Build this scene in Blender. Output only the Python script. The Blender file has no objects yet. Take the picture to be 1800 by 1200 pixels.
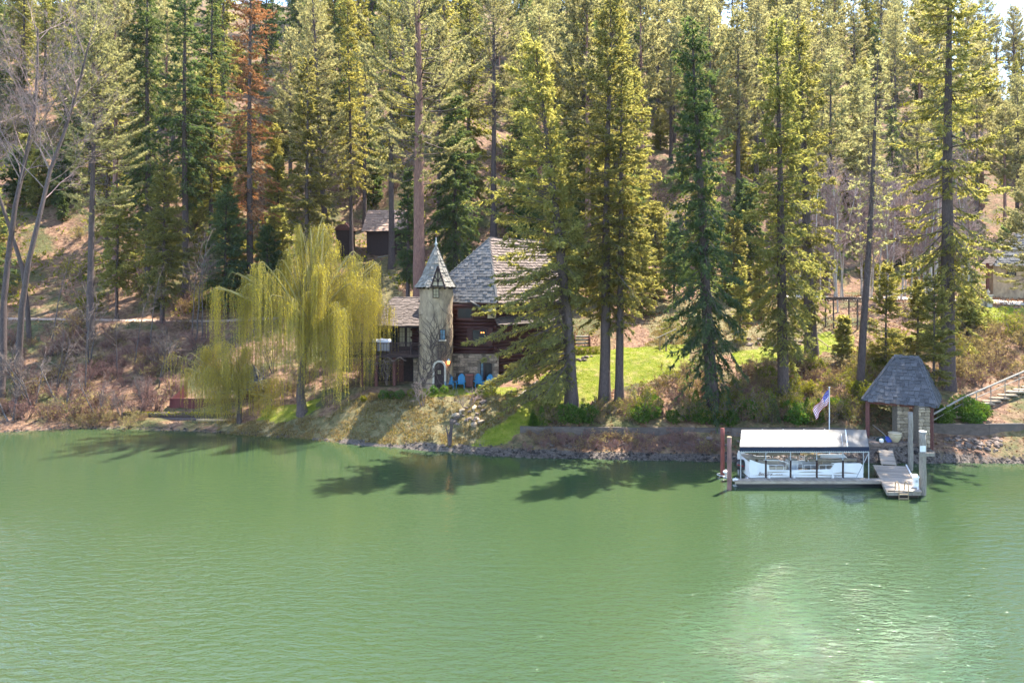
import bpy, math, random
import numpy as np
from mathutils import Vector, Matrix

# ------------------------------------------------------------------ camera, sky, sun, exposure
scene = bpy.context.scene
F, HOR, HC = 1200.0, 490.0, 13.0          # focal length in photo pixels, horizon row, eye height
cam_data = bpy.data.cameras.new("camera")
cam = bpy.data.objects.new("camera", cam_data)
scene.collection.objects.link(cam)
cam.location = (0, 0, HC)
cam.rotation_euler = (math.radians(90), 0, 0)
cam_data.sensor_width = 36.0
cam_data.lens = 24.0
cam_data.shift_y = -(600 - HOR) / 1800.0
cam_data.clip_start = 0.5
cam_data.clip_end = 3000
scene.camera = cam

SUN_AZ, SUN_EL = math.radians(45), math.radians(61)       # azimuth from +Y towards +X
world = bpy.data.worlds.new("World")
scene.world = world
world.use_nodes = True
wn = world.node_tree.nodes
sky = wn.new("ShaderNodeTexSky")
sky.sky_type = 'NISHITA'
sky.sun_disc = False
sky.sun_elevation = SUN_EL
sky.sun_rotation = -SUN_AZ
sky.altitude = 650
sky.air_density = 1.0
sky.dust_density = 0.6
bg = wn["Background"]
bg.inputs[1].default_value = 0.15
world.node_tree.links.new(sky.outputs[0], bg.inputs[0])

sun_data = bpy.data.lights.new("sun", 'SUN')
sun_data.energy = 3.9
sun_data.angle = math.radians(0.5)
sun_data.color = (1.0, 0.93, 0.81)
sun = bpy.data.objects.new("sun", sun_data)
scene.collection.objects.link(sun)
sdir = Vector((math.sin(SUN_AZ) * math.cos(SUN_EL), math.cos(SUN_AZ) * math.cos(SUN_EL), math.sin(SUN_EL)))
sun.rotation_euler = sdir.to_track_quat('Z', 'Y').to_euler()
sun.location = (60, 120, 120)

scene.view_settings.view_transform = 'Standard'
scene.view_settings.look = 'None'
scene.view_settings.exposure = 2.35
scene.view_settings.gamma = 1.0
cy = scene.cycles
cy.max_bounces = 7
cy.diffuse_bounces = 3
cy.glossy_bounces = 3
cy.transmission_bounces = 5
cy.transparent_max_bounces = 6
cy.volume_bounces = 0
cy.caustics_reflective = False
cy.caustics_refractive = False
cy.sample_clamp_indirect = 6.0
cy.use_denoising = True
scene.render.use_persistent_data = False

# ------------------------------------------------------------------ helpers
COL = scene.collection
R = math.radians
rng = random.Random(7)

def W(px, py, D):
    """world point at depth D whose picture position is (px, py)"""
    return Vector(((px - 900) / F * D, D, HC - (py - HOR) / F * D))

def XW(px, D):
    return (px - 900) / F * D

def link(o):
    COL.objects.link(o)
    return o

def tag(o, label=None, cat=None, group=None, kind=None):
    if label: o["label"] = label
    if cat: o["category"] = cat
    if group: o["group"] = group
    if kind: o["kind"] = kind
    return o

def thing(name, label, cat, loc=(0, 0, 0), group=None, rz=0):
    o = bpy.data.objects.new(name, None)
    o.empty_display_size = 0.3
    link(o)
    o.location = loc
    o.rotation_euler = (0, 0, rz)
    return tag(o, label, cat, group)

def mesh_np(name, verts, faces, mat=None, smooth=False):
    """fast mesh from arrays: verts (N,3), faces (M,k)"""
    verts = np.asarray(verts, dtype=np.float32)
    faces = np.asarray(faces, dtype=np.int32)
    m = bpy.data.meshes.new(name)
    m.vertices.add(len(verts))
    m.vertices.foreach_set("co", verts.ravel())
    k = faces.shape[1]
    m.loops.add(faces.size)
    m.loops.foreach_set("vertex_index", faces.ravel())
    m.polygons.add(len(faces))
    m.polygons.foreach_set("loop_start", np.arange(0, faces.size, k, dtype=np.int32))
    m.polygons.foreach_set("loop_total", np.full(len(faces), k, dtype=np.int32))
    m.polygons.foreach_set("use_smooth", np.full(len(faces), smooth))
    m.update(calc_edges=True)
    if mat: m.materials.append(mat)
    return m

def obj(name, mesh, parent=None, loc=(0, 0, 0)):
    o = bpy.data.objects.new(name, mesh)
    link(o)
    o.location = loc
    if parent is not None: o.parent = parent
    return o

class MB:
    """collects boxes, tubes and prisms into one mesh"""
    def __init__(s):
        s.v, s.f = [], []
    def add(s, vs, fs):
        n = len(s.v)
        s.v += [tuple(v) for v in vs]
        s.f += [tuple(i + n for i in f) for f in fs]
        return s
    def obox(s, o, a, b, c):
        o, a, b, c = Vector(o), Vector(a), Vector(b), Vector(c)
        vs = [o, o + a, o + a + b, o + b, o + c, o + a + c, o + a + b + c, o + b + c]
        fs = [(3, 2, 1, 0), (4, 5, 6, 7), (0, 1, 5, 4), (1, 2, 6, 5), (2, 3, 7, 6), (3, 0, 4, 7)]
        if a.cross(b).dot(c) < 0: fs = [f[::-1] for f in fs]
        return s.add(vs, fs)
    def box(s, c, size, rz=0.0, ry=0.0, rx=0.0):
        M = Matrix.Rotation(rz, 3, 'Z') @ Matrix.Rotation(ry, 3, 'Y') @ Matrix.Rotation(rx, 3, 'X')
        a, b, d = M @ Vector((size[0], 0, 0)), M @ Vector((0, size[1], 0)), M @ Vector((0, 0, size[2]))
        return s.obox(Vector(c) - (a + b + d) / 2, a, b, d)
    def bar(s, p, q, w, h=None, up=(0, 0, 1)):
        p, q = Vector(p), Vector(q)
        h = w if h is None else h
        d = (q - p)
        u = Vector(up)
        if abs(d.normalized().dot(u)) > 0.98: u = Vector((0, 1, 0))
        sd = d.cross(u).normalized() * w
        uu = sd.cross(d).normalized() * h
        return s.obox(p - sd / 2 - uu / 2, d, sd, uu)
    def tube(s, pts, rad, n=8, cap=True):
        pts = [Vector(p) for p in pts]
        if not hasattr(rad, '__len__'): rad = [rad] * len(pts)
        base = len(s.v)
        ref = Vector((0.13, 0.97, 0.2))
        for i, p in enumerate(pts):
            d = (pts[min(i + 1, len(pts) - 1)] - pts[max(i - 1, 0)]).normalized()
            r_ = ref if abs(d.dot(ref)) < 0.95 else Vector((1, 0, 0))
            a = d.cross(r_).normalized()
            b = d.cross(a)
            for k in range(n):
                t = 2 * math.pi * k / n
                s.v.append(tuple(p + (a * math.cos(t) + b * math.sin(t)) * rad[i]))
        for i in range(len(pts) - 1):
            for k in range(n):
                k2 = (k + 1) % n
                s.f.append((base + i * n + k, base + i * n + k2, base + (i + 1) * n + k2, base + (i + 1) * n + k))
        if cap:
            s.f.append(tuple(base + k for k in range(n))[::-1])
            e = base + (len(pts) - 1) * n
            s.f.append(tuple(e + k for k in range(n)))
        return s
    def prism(s, poly, vec):
        """polygon (list of points) extruded along vec"""
        n = len(poly)
        vec = Vector(vec)
        p = [Vector(q) for q in poly]
        fs = [tuple(range(n))[::-1], tuple(range(n, 2 * n))]
        fs += [(i, (i + 1) % n, n + (i + 1) % n, n + i) for i in range(n)]
        return s.add(p + [q + vec for q in p], fs)
    def lathe(s, c, prof, n=16):
        """prof: list of (radius, z)"""
        base = len(s.v)
        for r, z in prof:
            for k in range(n):
                t = 2 * math.pi * k / n
                s.v.append((c[0] + r * math.cos(t), c[1] + r * math.sin(t), c[2] + z))
        for i in range(len(prof) - 1):
            for k in range(n):
                k2 = (k + 1) % n
                s.f.append((base + i * n + k, base + i * n + k2, base + (i + 1) * n + k2, base + (i + 1) * n + k))
        s.f.append(tuple(base + k for k in range(n))[::-1])
        e = base + (len(prof) - 1) * n
        s.f.append(tuple(e + k for k in range(n)))
        return s
    def mesh(s, name, mat, origin=(0, 0, 0), smooth=False):
        m = bpy.data.meshes.new(name)
        o = Vector(origin)
        m.from_pydata([(v[0] - o.x, v[1] - o.y, v[2] - o.z) for v in s.v], [], s.f)
        if smooth:
            m.polygons.foreach_set("use_smooth", [True] * len(m.polygons))
        m.update()
        m.materials.append(mat)
        return m
    def part(s, name, mat, parent, smooth=False):
        """child of parent, built in world coordinates of the (unrotated) root"""
        org = Vector((0, 0, 0))
        p = parent
        while p is not None:
            org += Vector(p.location)
            p = p.parent
        return obj(name, s.mesh(name, mat, org, smooth), parent)
    def solo(s, name, mat, label=None, cat=None, group=None, kind=None, base=None, smooth=False):
        if base is None:
            a = np.array(s.v)
            base = (a[:, 0].mean(), a[:, 1].mean(), a[:, 2].min())
        return tag(obj(name, s.mesh(name, mat, base, smooth), None, base), label, cat, group, kind)

def copy_tree(o, parent=None):
    c = o.copy()
    link(c)
    c.parent = parent
    for ch in list(o.children):
        copy_tree(ch, c)
    return c

def place(proto, used, loc, rz=0, sc=1.0, label=None, group=None):
    o = proto if not used else copy_tree(proto)
    o.location = loc
    o.rotation_euler = (0, 0, rz)
    o.scale = (sc, sc, sc) if not hasattr(sc, '__len__') else sc
    tag(o, label, None, group)
    return o

# ------------------------------------------------------------------ materials
def new_mat(name):
    m = bpy.data.materials.new(name)
    m.use_nodes = True
    nt = m.node_tree
    return m, nt, nt.nodes, nt.links, nt.nodes["Principled BSDF"]

def M(name, c1, c2=None, scale=4.0, rough=0.8, bump=0.25, stretch=(1, 1, 1), vary=0.15, metal=0.0,
      spec=0.3, detail=6, dirt=None, coord='Object'):
    """base colour with noise between c1 and c2, fine relief and a little variation between objects"""
    m, nt, N, L, bsdf = new_mat(name)
    c2 = c2 or tuple(x * 0.65 for x in c1)
    tc = N.new("ShaderNodeTexCoord")
    mp = N.new("ShaderNodeMapping")
    mp.inputs['Scale'].default_value = stretch
    L.new(tc.outputs[coord], mp.inputs[0])
    oi = N.new("ShaderNodeObjectInfo")
    addv = N.new("ShaderNodeVectorMath"); addv.operation = 'MULTIPLY_ADD'
    L.new(oi.outputs['Random'], addv.inputs[0])
    addv.inputs[1].default_value = (31, 17, 23)
    L.new(mp.outputs[0], addv.inputs[2])
    nz = N.new("ShaderNodeTexNoise")
    nz.inputs['Scale'].default_value = scale
    nz.inputs['Detail'].default_value = detail
    nz.inputs['Roughness'].default_value = 0.65
    L.new(addv.outputs[0], nz.inputs['Vector'])
    rp = N.new("ShaderNodeValToRGB")
    rp.color_ramp.elements[0].position = 0.32
    rp.color_ramp.elements[1].position = 0.68
    rp.color_ramp.elements[0].color = (*c2, 1)
    rp.color_ramp.elements[1].color = (*c1, 1)
    L.new(nz.outputs[0], rp.inputs[0])
    col = rp.outputs[0]
    if dirt:
        n2 = N.new("ShaderNodeTexNoise")
        n2.inputs['Scale'].default_value = scale * 0.23
        n2.inputs['Detail'].default_value = 4
        L.new(addv.outputs[0], n2.inputs['Vector'])
        r2 = N.new("ShaderNodeValToRGB")
        r2.color_ramp.elements[0].position = 0.48
        r2.color_ramp.elements[1].position = 0.66
        L.new(n2.outputs[0], r2.inputs[0])
        mx = N.new("ShaderNodeMix"); mx.data_type = 'RGBA'
        L.new(r2.outputs[0], mx.inputs[0])
        L.new(col, mx.inputs[6])
        mx.inputs[7].default_value = (*dirt, 1)
        col = mx.outputs[2]
    hsv = N.new("ShaderNodeHueSaturation")
    mr = N.new("ShaderNodeMapRange")
    mr.inputs[3].default_value = 1 - vary
    mr.inputs[4].default_value = 1 + vary
    gi = N.new("ShaderNodeNewGeometry")
    sm = N.new("ShaderNodeMath"); sm.operation = 'ADD'
    L.new(oi.outputs['Random'], sm.inputs[0]); L.new(gi.outputs['Random Per Island'], sm.inputs[1])
    fr = N.new("ShaderNodeMath"); fr.operation = 'FRACT'
    L.new(sm.outputs[0], fr.inputs[0])
    L.new(fr.outputs[0], mr.inputs[0])
    L.new(mr.outputs[0], hsv.inputs['Value'])
    L.new(col, hsv.inputs['Color'])
    L.new(hsv.outputs[0], bsdf.inputs['Base Color'])
    bsdf.inputs['Roughness'].default_value = rough
    bsdf.inputs['Metallic'].default_value = metal
    bsdf.inputs['Specular IOR Level'].default_value = spec
    if bump:
        bp = N.new("ShaderNodeBump")
        bp.inputs['Strength'].default_value = bump
        bp.inputs['Distance'].default_value = 0.05
        L.new(nz.outputs[0], bp.inputs['Height'])
        L.new(bp.outputs[0], bsdf.inputs['Normal'])
    return m

def leaf_mat(name, c1, c2, t=0.5, tint=(1.5, 1.35, 0.6), vary=0.2, dry=None):
    """needles and leaves: diffuse + translucent, colour varying from leaf to leaf and tree to tree"""
    m = bpy.data.materials.new(name)
    m.use_nodes = True
    nt = m.node_tree
    N, L = nt.nodes, nt.links
    N.remove(N["Principled BSDF"])
    out = N["Material Output"]
    geo = N.new("ShaderNodeNewGeometry")
    oi = N.new("ShaderNodeObjectInfo")
    mx = N.new("ShaderNodeMix"); mx.data_type = 'RGBA'
    L.new(geo.outputs['Random Per Island'], mx.inputs[0])
    mx.inputs[6].default_value = (*c1, 1)
    mx.inputs[7].default_value = (*c2, 1)
    hsv = N.new("ShaderNodeHueSaturation")
    mr = N.new("ShaderNodeMapRange")
    mr.inputs[3].default_value = 1 - vary
    mr.inputs[4].default_value = 1 + vary
    L.new(oi.outputs['Random'], mr.inputs[0])
    L.new(mr.outputs[0], hsv.inputs['Value'])
    mr2 = N.new("ShaderNodeMapRange")
    mr2.inputs[3].default_value = 0.485
    mr2.inputs[4].default_value = 0.515
    w = N.new("ShaderNodeMath"); w.operation = 'FRACT'
    w2 = N.new("ShaderNodeMath"); w2.operation = 'MULTIPLY'; w2.inputs[1].default_value = 7.31
    L.new(oi.outputs['Random'], w2.inputs[0]); L.new(w2.outputs[0], w.inputs[0])
    L.new(w.outputs[0], mr2.inputs[0]); L.new(mr2.outputs[0], hsv.inputs['Hue'])
    L.new(mx.outputs[2], hsv.inputs['Color'])
    d = N.new("ShaderNodeBsdfDiffuse")
    L.new(hsv.outputs[0], d.inputs[0])
    tr = N.new("ShaderNodeBsdfTranslucent")
    mul = N.new("ShaderNodeMix"); mul.data_type = 'RGBA'; mul.blend_type = 'MULTIPLY'
    mul.inputs[0].default_value = 1.0
    L.new(hsv.outputs[0], mul.inputs[6])
    mul.inputs[7].default_value = (*tint, 1)
    L.new(mul.outputs[2], tr.inputs[0])
    sh = N.new("ShaderNodeMixShader")
    sh.inputs[0].default_value = t
    L.new(d.outputs[0], sh.inputs[1])
    L.new(tr.outputs[0], sh.inputs[2])
    L.new(sh.outputs[0], out.inputs[0])
    return m

MAT = {}
# needles: real albedos, light passing through is yellower
MAT['fir'] = leaf_mat('fir_needles', (0.105, 0.122, 0.06), (0.235, 0.236, 0.11), 0.60, (2.7, 2.3, 1.1))
MAT['fir_dark'] = leaf_mat('dark_fir_needles', (0.05, 0.085, 0.06), (0.11, 0.15, 0.082), 0.5, (2.6, 2.3, 0.9))
MAT['pine'] = leaf_mat('pine_needles', (0.12, 0.132, 0.085), (0.265, 0.26, 0.16), 0.60, (2.6, 2.3, 1.4))
MAT['larch'] = leaf_mat('dead_larch_needles', (0.20, 0.12, 0.07), (0.33, 0.20, 0.11), 0.5, (1.5, 1.2, 0.8))
MAT['willow'] = leaf_mat('willow_leaves', (0.24, 0.22, 0.048), (0.41, 0.36, 0.07), 0.6, (1.8, 1.6, 0.55), 0.08)
MAT['shrub'] = leaf_mat('shrub_leaves', (0.08, 0.11, 0.02), (0.18, 0.19, 0.04), 0.5, (1.9, 1.6, 0.5))
MAT['rhodo'] = leaf_mat('glossy_leaves', (0.05, 0.10, 0.025), (0.12, 0.19, 0.05), 0.4, (1.7, 1.6, 0.5))
MAT['brush'] = leaf_mat('golden_brush_leaves', (0.15, 0.115, 0.065), (0.29, 0.245, 0.125), 0.5, (1.6, 1.45, 0.8))
MAT['litter'] = leaf_mat('fallen_leaves', (0.12, 0.066, 0.04), (0.30, 0.18, 0.11), 0.3, (1.4, 1.1, 0.8))
MAT['drygrass'] = leaf_mat('dry_grass_blades', (0.17, 0.135, 0.06), (0.31, 0.25, 0.12), 0.4, (1.4, 1.25, 0.7))
MAT['lawngrass'] = leaf_mat('lawn_blades', (0.11, 0.155, 0.015), (0.19, 0.22, 0.025), 0.5, (1.9, 1.7, 0.4))
MAT['moss'] = leaf_mat('moss_tufts', (0.10, 0.11, 0.02), (0.24, 0.22, 0.03), 0.4, (1.6, 1.4, 0.4))
# wood
MAT['bark'] = M('grey_brown_bark', (0.13, 0.095, 0.085), (0.045, 0.033, 0.035), 6, 0.9, 0.9, (3.5, 3.5, 0.5))
MAT['bark_red'] = M('reddish_pine_bark', (0.31, 0.165, 0.125), (0.12, 0.065, 0.055), 5, 0.9, 0.9, (2.6, 2.6, 0.45))
MAT['bark_pale'] = M('pale_aspen_bark', (0.52, 0.46, 0.40), (0.24, 0.20, 0.18), 5, 0.85, 0.4, (3, 3, 1.2))
MAT['bark_grey'] = M('grey_cottonwood_bark', (0.17, 0.145, 0.14), (0.06, 0.05, 0.052), 5, 0.9, 0.8, (3, 3, 0.6))
MAT['twig'] = M('branch_wood', (0.14, 0.10, 0.085), (0.06, 0.045, 0.04), 5, 0.9, 0.0)
MAT['twig_pink'] = M('pinkish_grey_twigs', (0.33, 0.235, 0.21), (0.17, 0.115, 0.105), 3, 0.85, 0.0)
MAT['twig_grey'] = M('lichen_grey_twigs', (0.20, 0.15, 0.125), (0.09, 0.065, 0.058), 3, 0.9, 0.0)
MAT['twig_red'] = M('red_brown_twigs', (0.26, 0.14, 0.11), (0.12, 0.06, 0.055), 3, 0.9, 0.0)
MAT['twig_yellow'] = M('yellow_willow_twigs', (0.36, 0.30, 0.10), (0.20, 0.16, 0.06), 3, 0.85, 0.0)
MAT['log'] = M('dark_red_stained_logs', (0.075, 0.025, 0.022), (0.03, 0.011, 0.012), 5, 0.6, 0.5, (0.4, 3, 3), 0.2)
MAT['darkwood'] = M('dark_stained_timber', (0.045, 0.024, 0.022), (0.02, 0.012, 0.013), 6, 0.7, 0.4, (1, 1, 1), 0.15)
MAT['brownwood'] = M('red_brown_painted_timber', (0.15, 0.055, 0.045), (0.07, 0.028, 0.025), 6, 0.7, 0.4, (2, 2, 0.6))
MAT['redwood'] = M('faded_red_fence_boards', (0.14, 0.042, 0.045), (0.075, 0.022, 0.027), 5, 0.8, 0.3, (3, 3, 0.5))
MAT['weathered'] = M('weathered_grey_timber', (0.34, 0.30, 0.25), (0.16, 0.135, 0.115), 7, 0.85, 0.6, (3, 3, 0.4))
MAT['plank'] = M('weathered_deck_planks', (0.40, 0.33, 0.26), (0.21, 0.165, 0.13), 4, 0.85, 0.4, (0.5, 3, 3), 0.2)
MAT['tan_wood'] = M('pale_tan_timber', (0.45, 0.33, 0.20), (0.26, 0.18, 0.11), 5, 0.8, 0.4)
# masonry and roofs
MAT['stucco'] = M('stained_tan_stucco', (0.43, 0.325, 0.215), (0.24, 0.178, 0.122), 2.6, 0.95, 1.0, (1, 1, 0.6), 0.05, dirt=(0.16, 0.118, 0.088), detail=10)
MAT['plaster'] = M('cream_plaster', (0.55, 0.45, 0.32), (0.42, 0.33, 0.23), 4, 0.95, 0.3)
MAT['trimstone'] = M('pale_stone_trim', (0.50, 0.44, 0.36), (0.33, 0.28, 0.23), 5, 0.9, 0.5)
MAT['stone'] = M('mixed_field_stone', (0.34, 0.25, 0.18), (0.12, 0.09, 0.075), 3, 0.9, 0.7, vary=0.65)
MAT['mortar'] = M('grey_mortar', (0.20, 0.165, 0.13), (0.12, 0.10, 0.08), 6, 0.95, 0.5)
MAT['sandstone'] = M('tan_sandstone_blocks', (0.42, 0.33, 0.23), (0.23, 0.175, 0.125), 3, 0.9, 0.6, vary=0.35)
MAT['rock'] = M('brown_grey_rock', (0.21, 0.155, 0.125), (0.085, 0.065, 0.055), 2.5, 0.9, 0.8, vary=0.4)
MAT['concrete'] = M('stained_grey_concrete', (0.15, 0.118, 0.10), (0.085, 0.067, 0.057), 2.2, 0.9, 0.5, (1, 1, 2), dirt=(0.10, 0.085, 0.075))
MAT['shake'] = M('shaded_grey_cedar_shakes', (0.155, 0.148, 0.145), (0.10, 0.096, 0.096), 5, 0.85, 0.5, (3, 3, 0.7), 0.20)  # darker grey copy, the shade of the roof put into its colour
MAT['shake_brown'] = M('brown_grey_cedar_shakes', (0.15, 0.115, 0.097), (0.085, 0.066, 0.057), 5, 0.85, 0.5, (3, 3, 0.7), 0.25)
MAT['shake_dark'] = M('dark_grey_cedar_shakes', (0.115, 0.112, 0.12), (0.055, 0.054, 0.06), 5, 0.85, 0.5, (4, 4, 0.6), 0.28)
MAT['shake_tower'] = M('pale_grey_cedar_shakes', (0.26, 0.235, 0.20), (0.165, 0.15, 0.13), 5, 0.8, 0.5, (3, 3, 0.7), 0.25)
MAT['roof_under'] = M('roof_felt', (0.06, 0.055, 0.055), None, 5, 0.9, 0.2)
MAT['copper'] = M('pale_verdigris_metal', (0.45, 0.47, 0.44), (0.33, 0.34, 0.33), 8, 0.5, 0.1)
# paint, metal, fabric
MAT['white'] = M('white_gelcoat', (0.78, 0.78, 0.77), (0.70, 0.70, 0.69), 2, 0.3, 0.0, vary=0.03, spec=0.5)
MAT['whitepaint'] = M('white_paint', (0.75, 0.74, 0.72), (0.62, 0.61, 0.59), 5, 0.5, 0.05, vary=0.05)
MAT['alu'] = M('dull_aluminium', (0.62, 0.63, 0.64), (0.50, 0.51, 0.53), 3, 0.35, 0.03, metal=0.7, vary=0.05)
MAT['steel'] = M('grey_galvanised_steel', (0.45, 0.47, 0.49), (0.34, 0.36, 0.38), 6, 0.5, 0.03, metal=0.4)
MAT['rust'] = M('rusty_red_steel', (0.26, 0.075, 0.055), (0.13, 0.04, 0.035), 4, 0.8, 0.3, (2, 2, 0.5))
MAT['rust_brown'] = M('brown_rusty_steel', (0.24, 0.13, 0.11), (0.12, 0.065, 0.06), 4, 0.8, 0.3, (2, 2, 0.4))
MAT['black'] = M('black_plastic', (0.012, 0.013, 0.016), (0.02, 0.02, 0.022), 4, 0.35, 0.0, spec=0.5)
MAT['navy'] = M('navy_canvas', (0.02, 0.03, 0.06), (0.015, 0.02, 0.04), 4, 0.8, 0.1)
MAT['taupe'] = M('taupe_boat_canvas', (0.27, 0.23, 0.18), (0.19, 0.16, 0.125), 4, 0.9, 0.2)
MAT['seat_tan'] = M('tan_boat_vinyl', (0.50, 0.43, 0.34), (0.42, 0.35, 0.27), 3, 0.6, 0.05)
MAT['gold'] = M('tan_decal_stripe', (0.30, 0.24, 0.16), (0.26, 0.20, 0.13), 3, 0.4, 0)
MAT['letter'] = M('dark_red_brown_lettering', (0.10, 0.025, 0.02), (0.08, 0.02, 0.02), 3, 0.4, 0)
MAT['letter_blue'] = M('dark_blue_lettering', (0.04, 0.03, 0.12), (0.03, 0.03, 0.1), 3, 0.4, 0)
MAT['chairblue'] = M('bright_blue_painted_wood', (0.03, 0.19, 0.27), (0.025, 0.14, 0.33), 5, 0.6, 0.1)
MAT['covergrey'] = M('pale_grey_grill_cover', (0.50, 0.50, 0.54), (0.40, 0.40, 0.44), 3, 0.7, 0.3)
MAT['umbrella'] = M('beige_umbrella_canvas', (0.45, 0.37, 0.29), (0.38, 0.31, 0.24), 3, 0.9, 0.1)
MAT['pot'] = M('cream_glazed_pot', (0.55, 0.46, 0.31), (0.45, 0.36, 0.24), 3, 0.5, 0.05)
MAT['tarp'] = M('blue_tarp', (0.03, 0.06, 0.28), (0.02, 0.04, 0.18), 3, 0.5, 0.4)
MAT['tarp_dark'] = M('dark_green_tarp', (0.03, 0.06, 0.06), (0.02, 0.035, 0.035), 3, 0.6, 0.4)
MAT['flag_red'] = M('flag_red', (0.38, 0.008, 0.02), (0.32, 0.006, 0.016), 4, 0.8, 0.05)
MAT['flag_white'] = M('flag_white', (0.75, 0.73, 0.72), (0.68, 0.66, 0.66), 4, 0.8, 0.05)
MAT['flag_blue'] = M('flag_blue', (0.06, 0.05, 0.30), (0.05, 0.04, 0.25), 4, 0.8, 0.05)
MAT['gravel_road'] = M('pale_gravel', (0.55, 0.50, 0.43), (0.40, 0.35, 0.29), 6, 0.95, 0.4, vary=0.02)
MAT['path'] = M('dusty_tan_path', (0.46, 0.33, 0.25), (0.30, 0.21, 0.16), 3, 0.95, 0.4, vary=0.02)
MAT['brick_red'] = M('red_brown_terracotta', (0.26, 0.10, 0.08), (0.16, 0.06, 0.05), 4, 0.9, 0.3)

def glass_mat(name, tint, rough=0.04):
    m, nt, N, L, b = new_mat(name)
    b.inputs['Base Color'].default_value = (*tint, 1)
    b.inputs['Roughness'].default_value = rough
    b.inputs['Specular IOR Level'].default_value = 0.12
    nz = N.new("ShaderNodeTexNoise"); nz.inputs['Scale'].default_value = 1.5
    bp = N.new("ShaderNodeBump"); bp.inputs['Strength'].default_value = 0.06
    tc = N.new("ShaderNodeTexCoord")
    L.new(tc.outputs['Object'], nz.inputs['Vector'])
    L.new(nz.outputs[0], bp.inputs['Height']); L.new(bp.outputs[0], b.inputs['Normal'])
    return m
MAT['glass'] = glass_mat('dark_window_glass', (0.02, 0.024, 0.028))
MAT['glass_warm'] = glass_mat('curtained_window_glass', (0.30, 0.25, 0.16), 0.15)
MAT['glass_blue'] = glass_mat('blue_window_glass', (0.10, 0.17, 0.22), 0.08)

def emit_mat(name, col, s):
    m, nt, N, L, b = new_mat(name)
    b.inputs['Base Color'].default_value = (*col, 1)
    b.inputs['Emission Color'].default_value = (*col, 1)
    b.inputs['Emission Strength'].default_value = s
    return m
MAT['lamp'] = emit_mat('lit_amber_glass', (1.0, 0.30, 0.06), 1.1)

# canopy fabric: white vinyl, light comes through
def fabric_mat(name, col, t=0.35, rough=0.35):
    m, nt, N, L, b = new_mat(name)
    out = N["Material Output"]
    tc = N.new("ShaderNodeTexCoord")
    nz = N.new("ShaderNodeTexNoise"); nz.inputs['Scale'].default_value = 1.6; nz.inputs['Detail'].default_value = 5
    L.new(tc.outputs['Object'], nz.inputs['Vector'])
    rp = N.new("ShaderNodeValToRGB")
    rp.color_ramp.elements[0].position = .34; rp.color_ramp.elements[1].position = .62
    rp.color_ramp.elements[0].color = (col[0] * .62, col[1] * .57, col[2] * .52, 1); rp.color_ramp.elements[1].color = (*col, 1)
    L.new(nz.outputs[0], rp.inputs[0]); L.new(rp.outputs[0], b.inputs['Base Color'])
    b.inputs['Roughness'].default_value = rough
    bp = N.new("ShaderNodeBump"); bp.inputs['Strength'].default_value = 0.3; bp.inputs['Distance'].default_value = 0.05
    L.new(nz.outputs[0], bp.inputs['Height']); L.new(bp.outputs[0], b.inputs['Normal'])
    tr = N.new("ShaderNodeBsdfTranslucent"); L.new(rp.outputs[0], tr.inputs[0])
    sh = N.new("ShaderNodeMixShader"); sh.inputs[0].default_value = t
    L.new(b.outputs[0], sh.inputs[1]); L.new(tr.outputs[0], sh.inputs[2]); L.new(sh.outputs[0], out.inputs[0])
    return m
MAT['canopy'] = fabric_mat('white_vinyl_canopy', (0.22, 0.195, 0.17), 0.15, 0.6)

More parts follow.
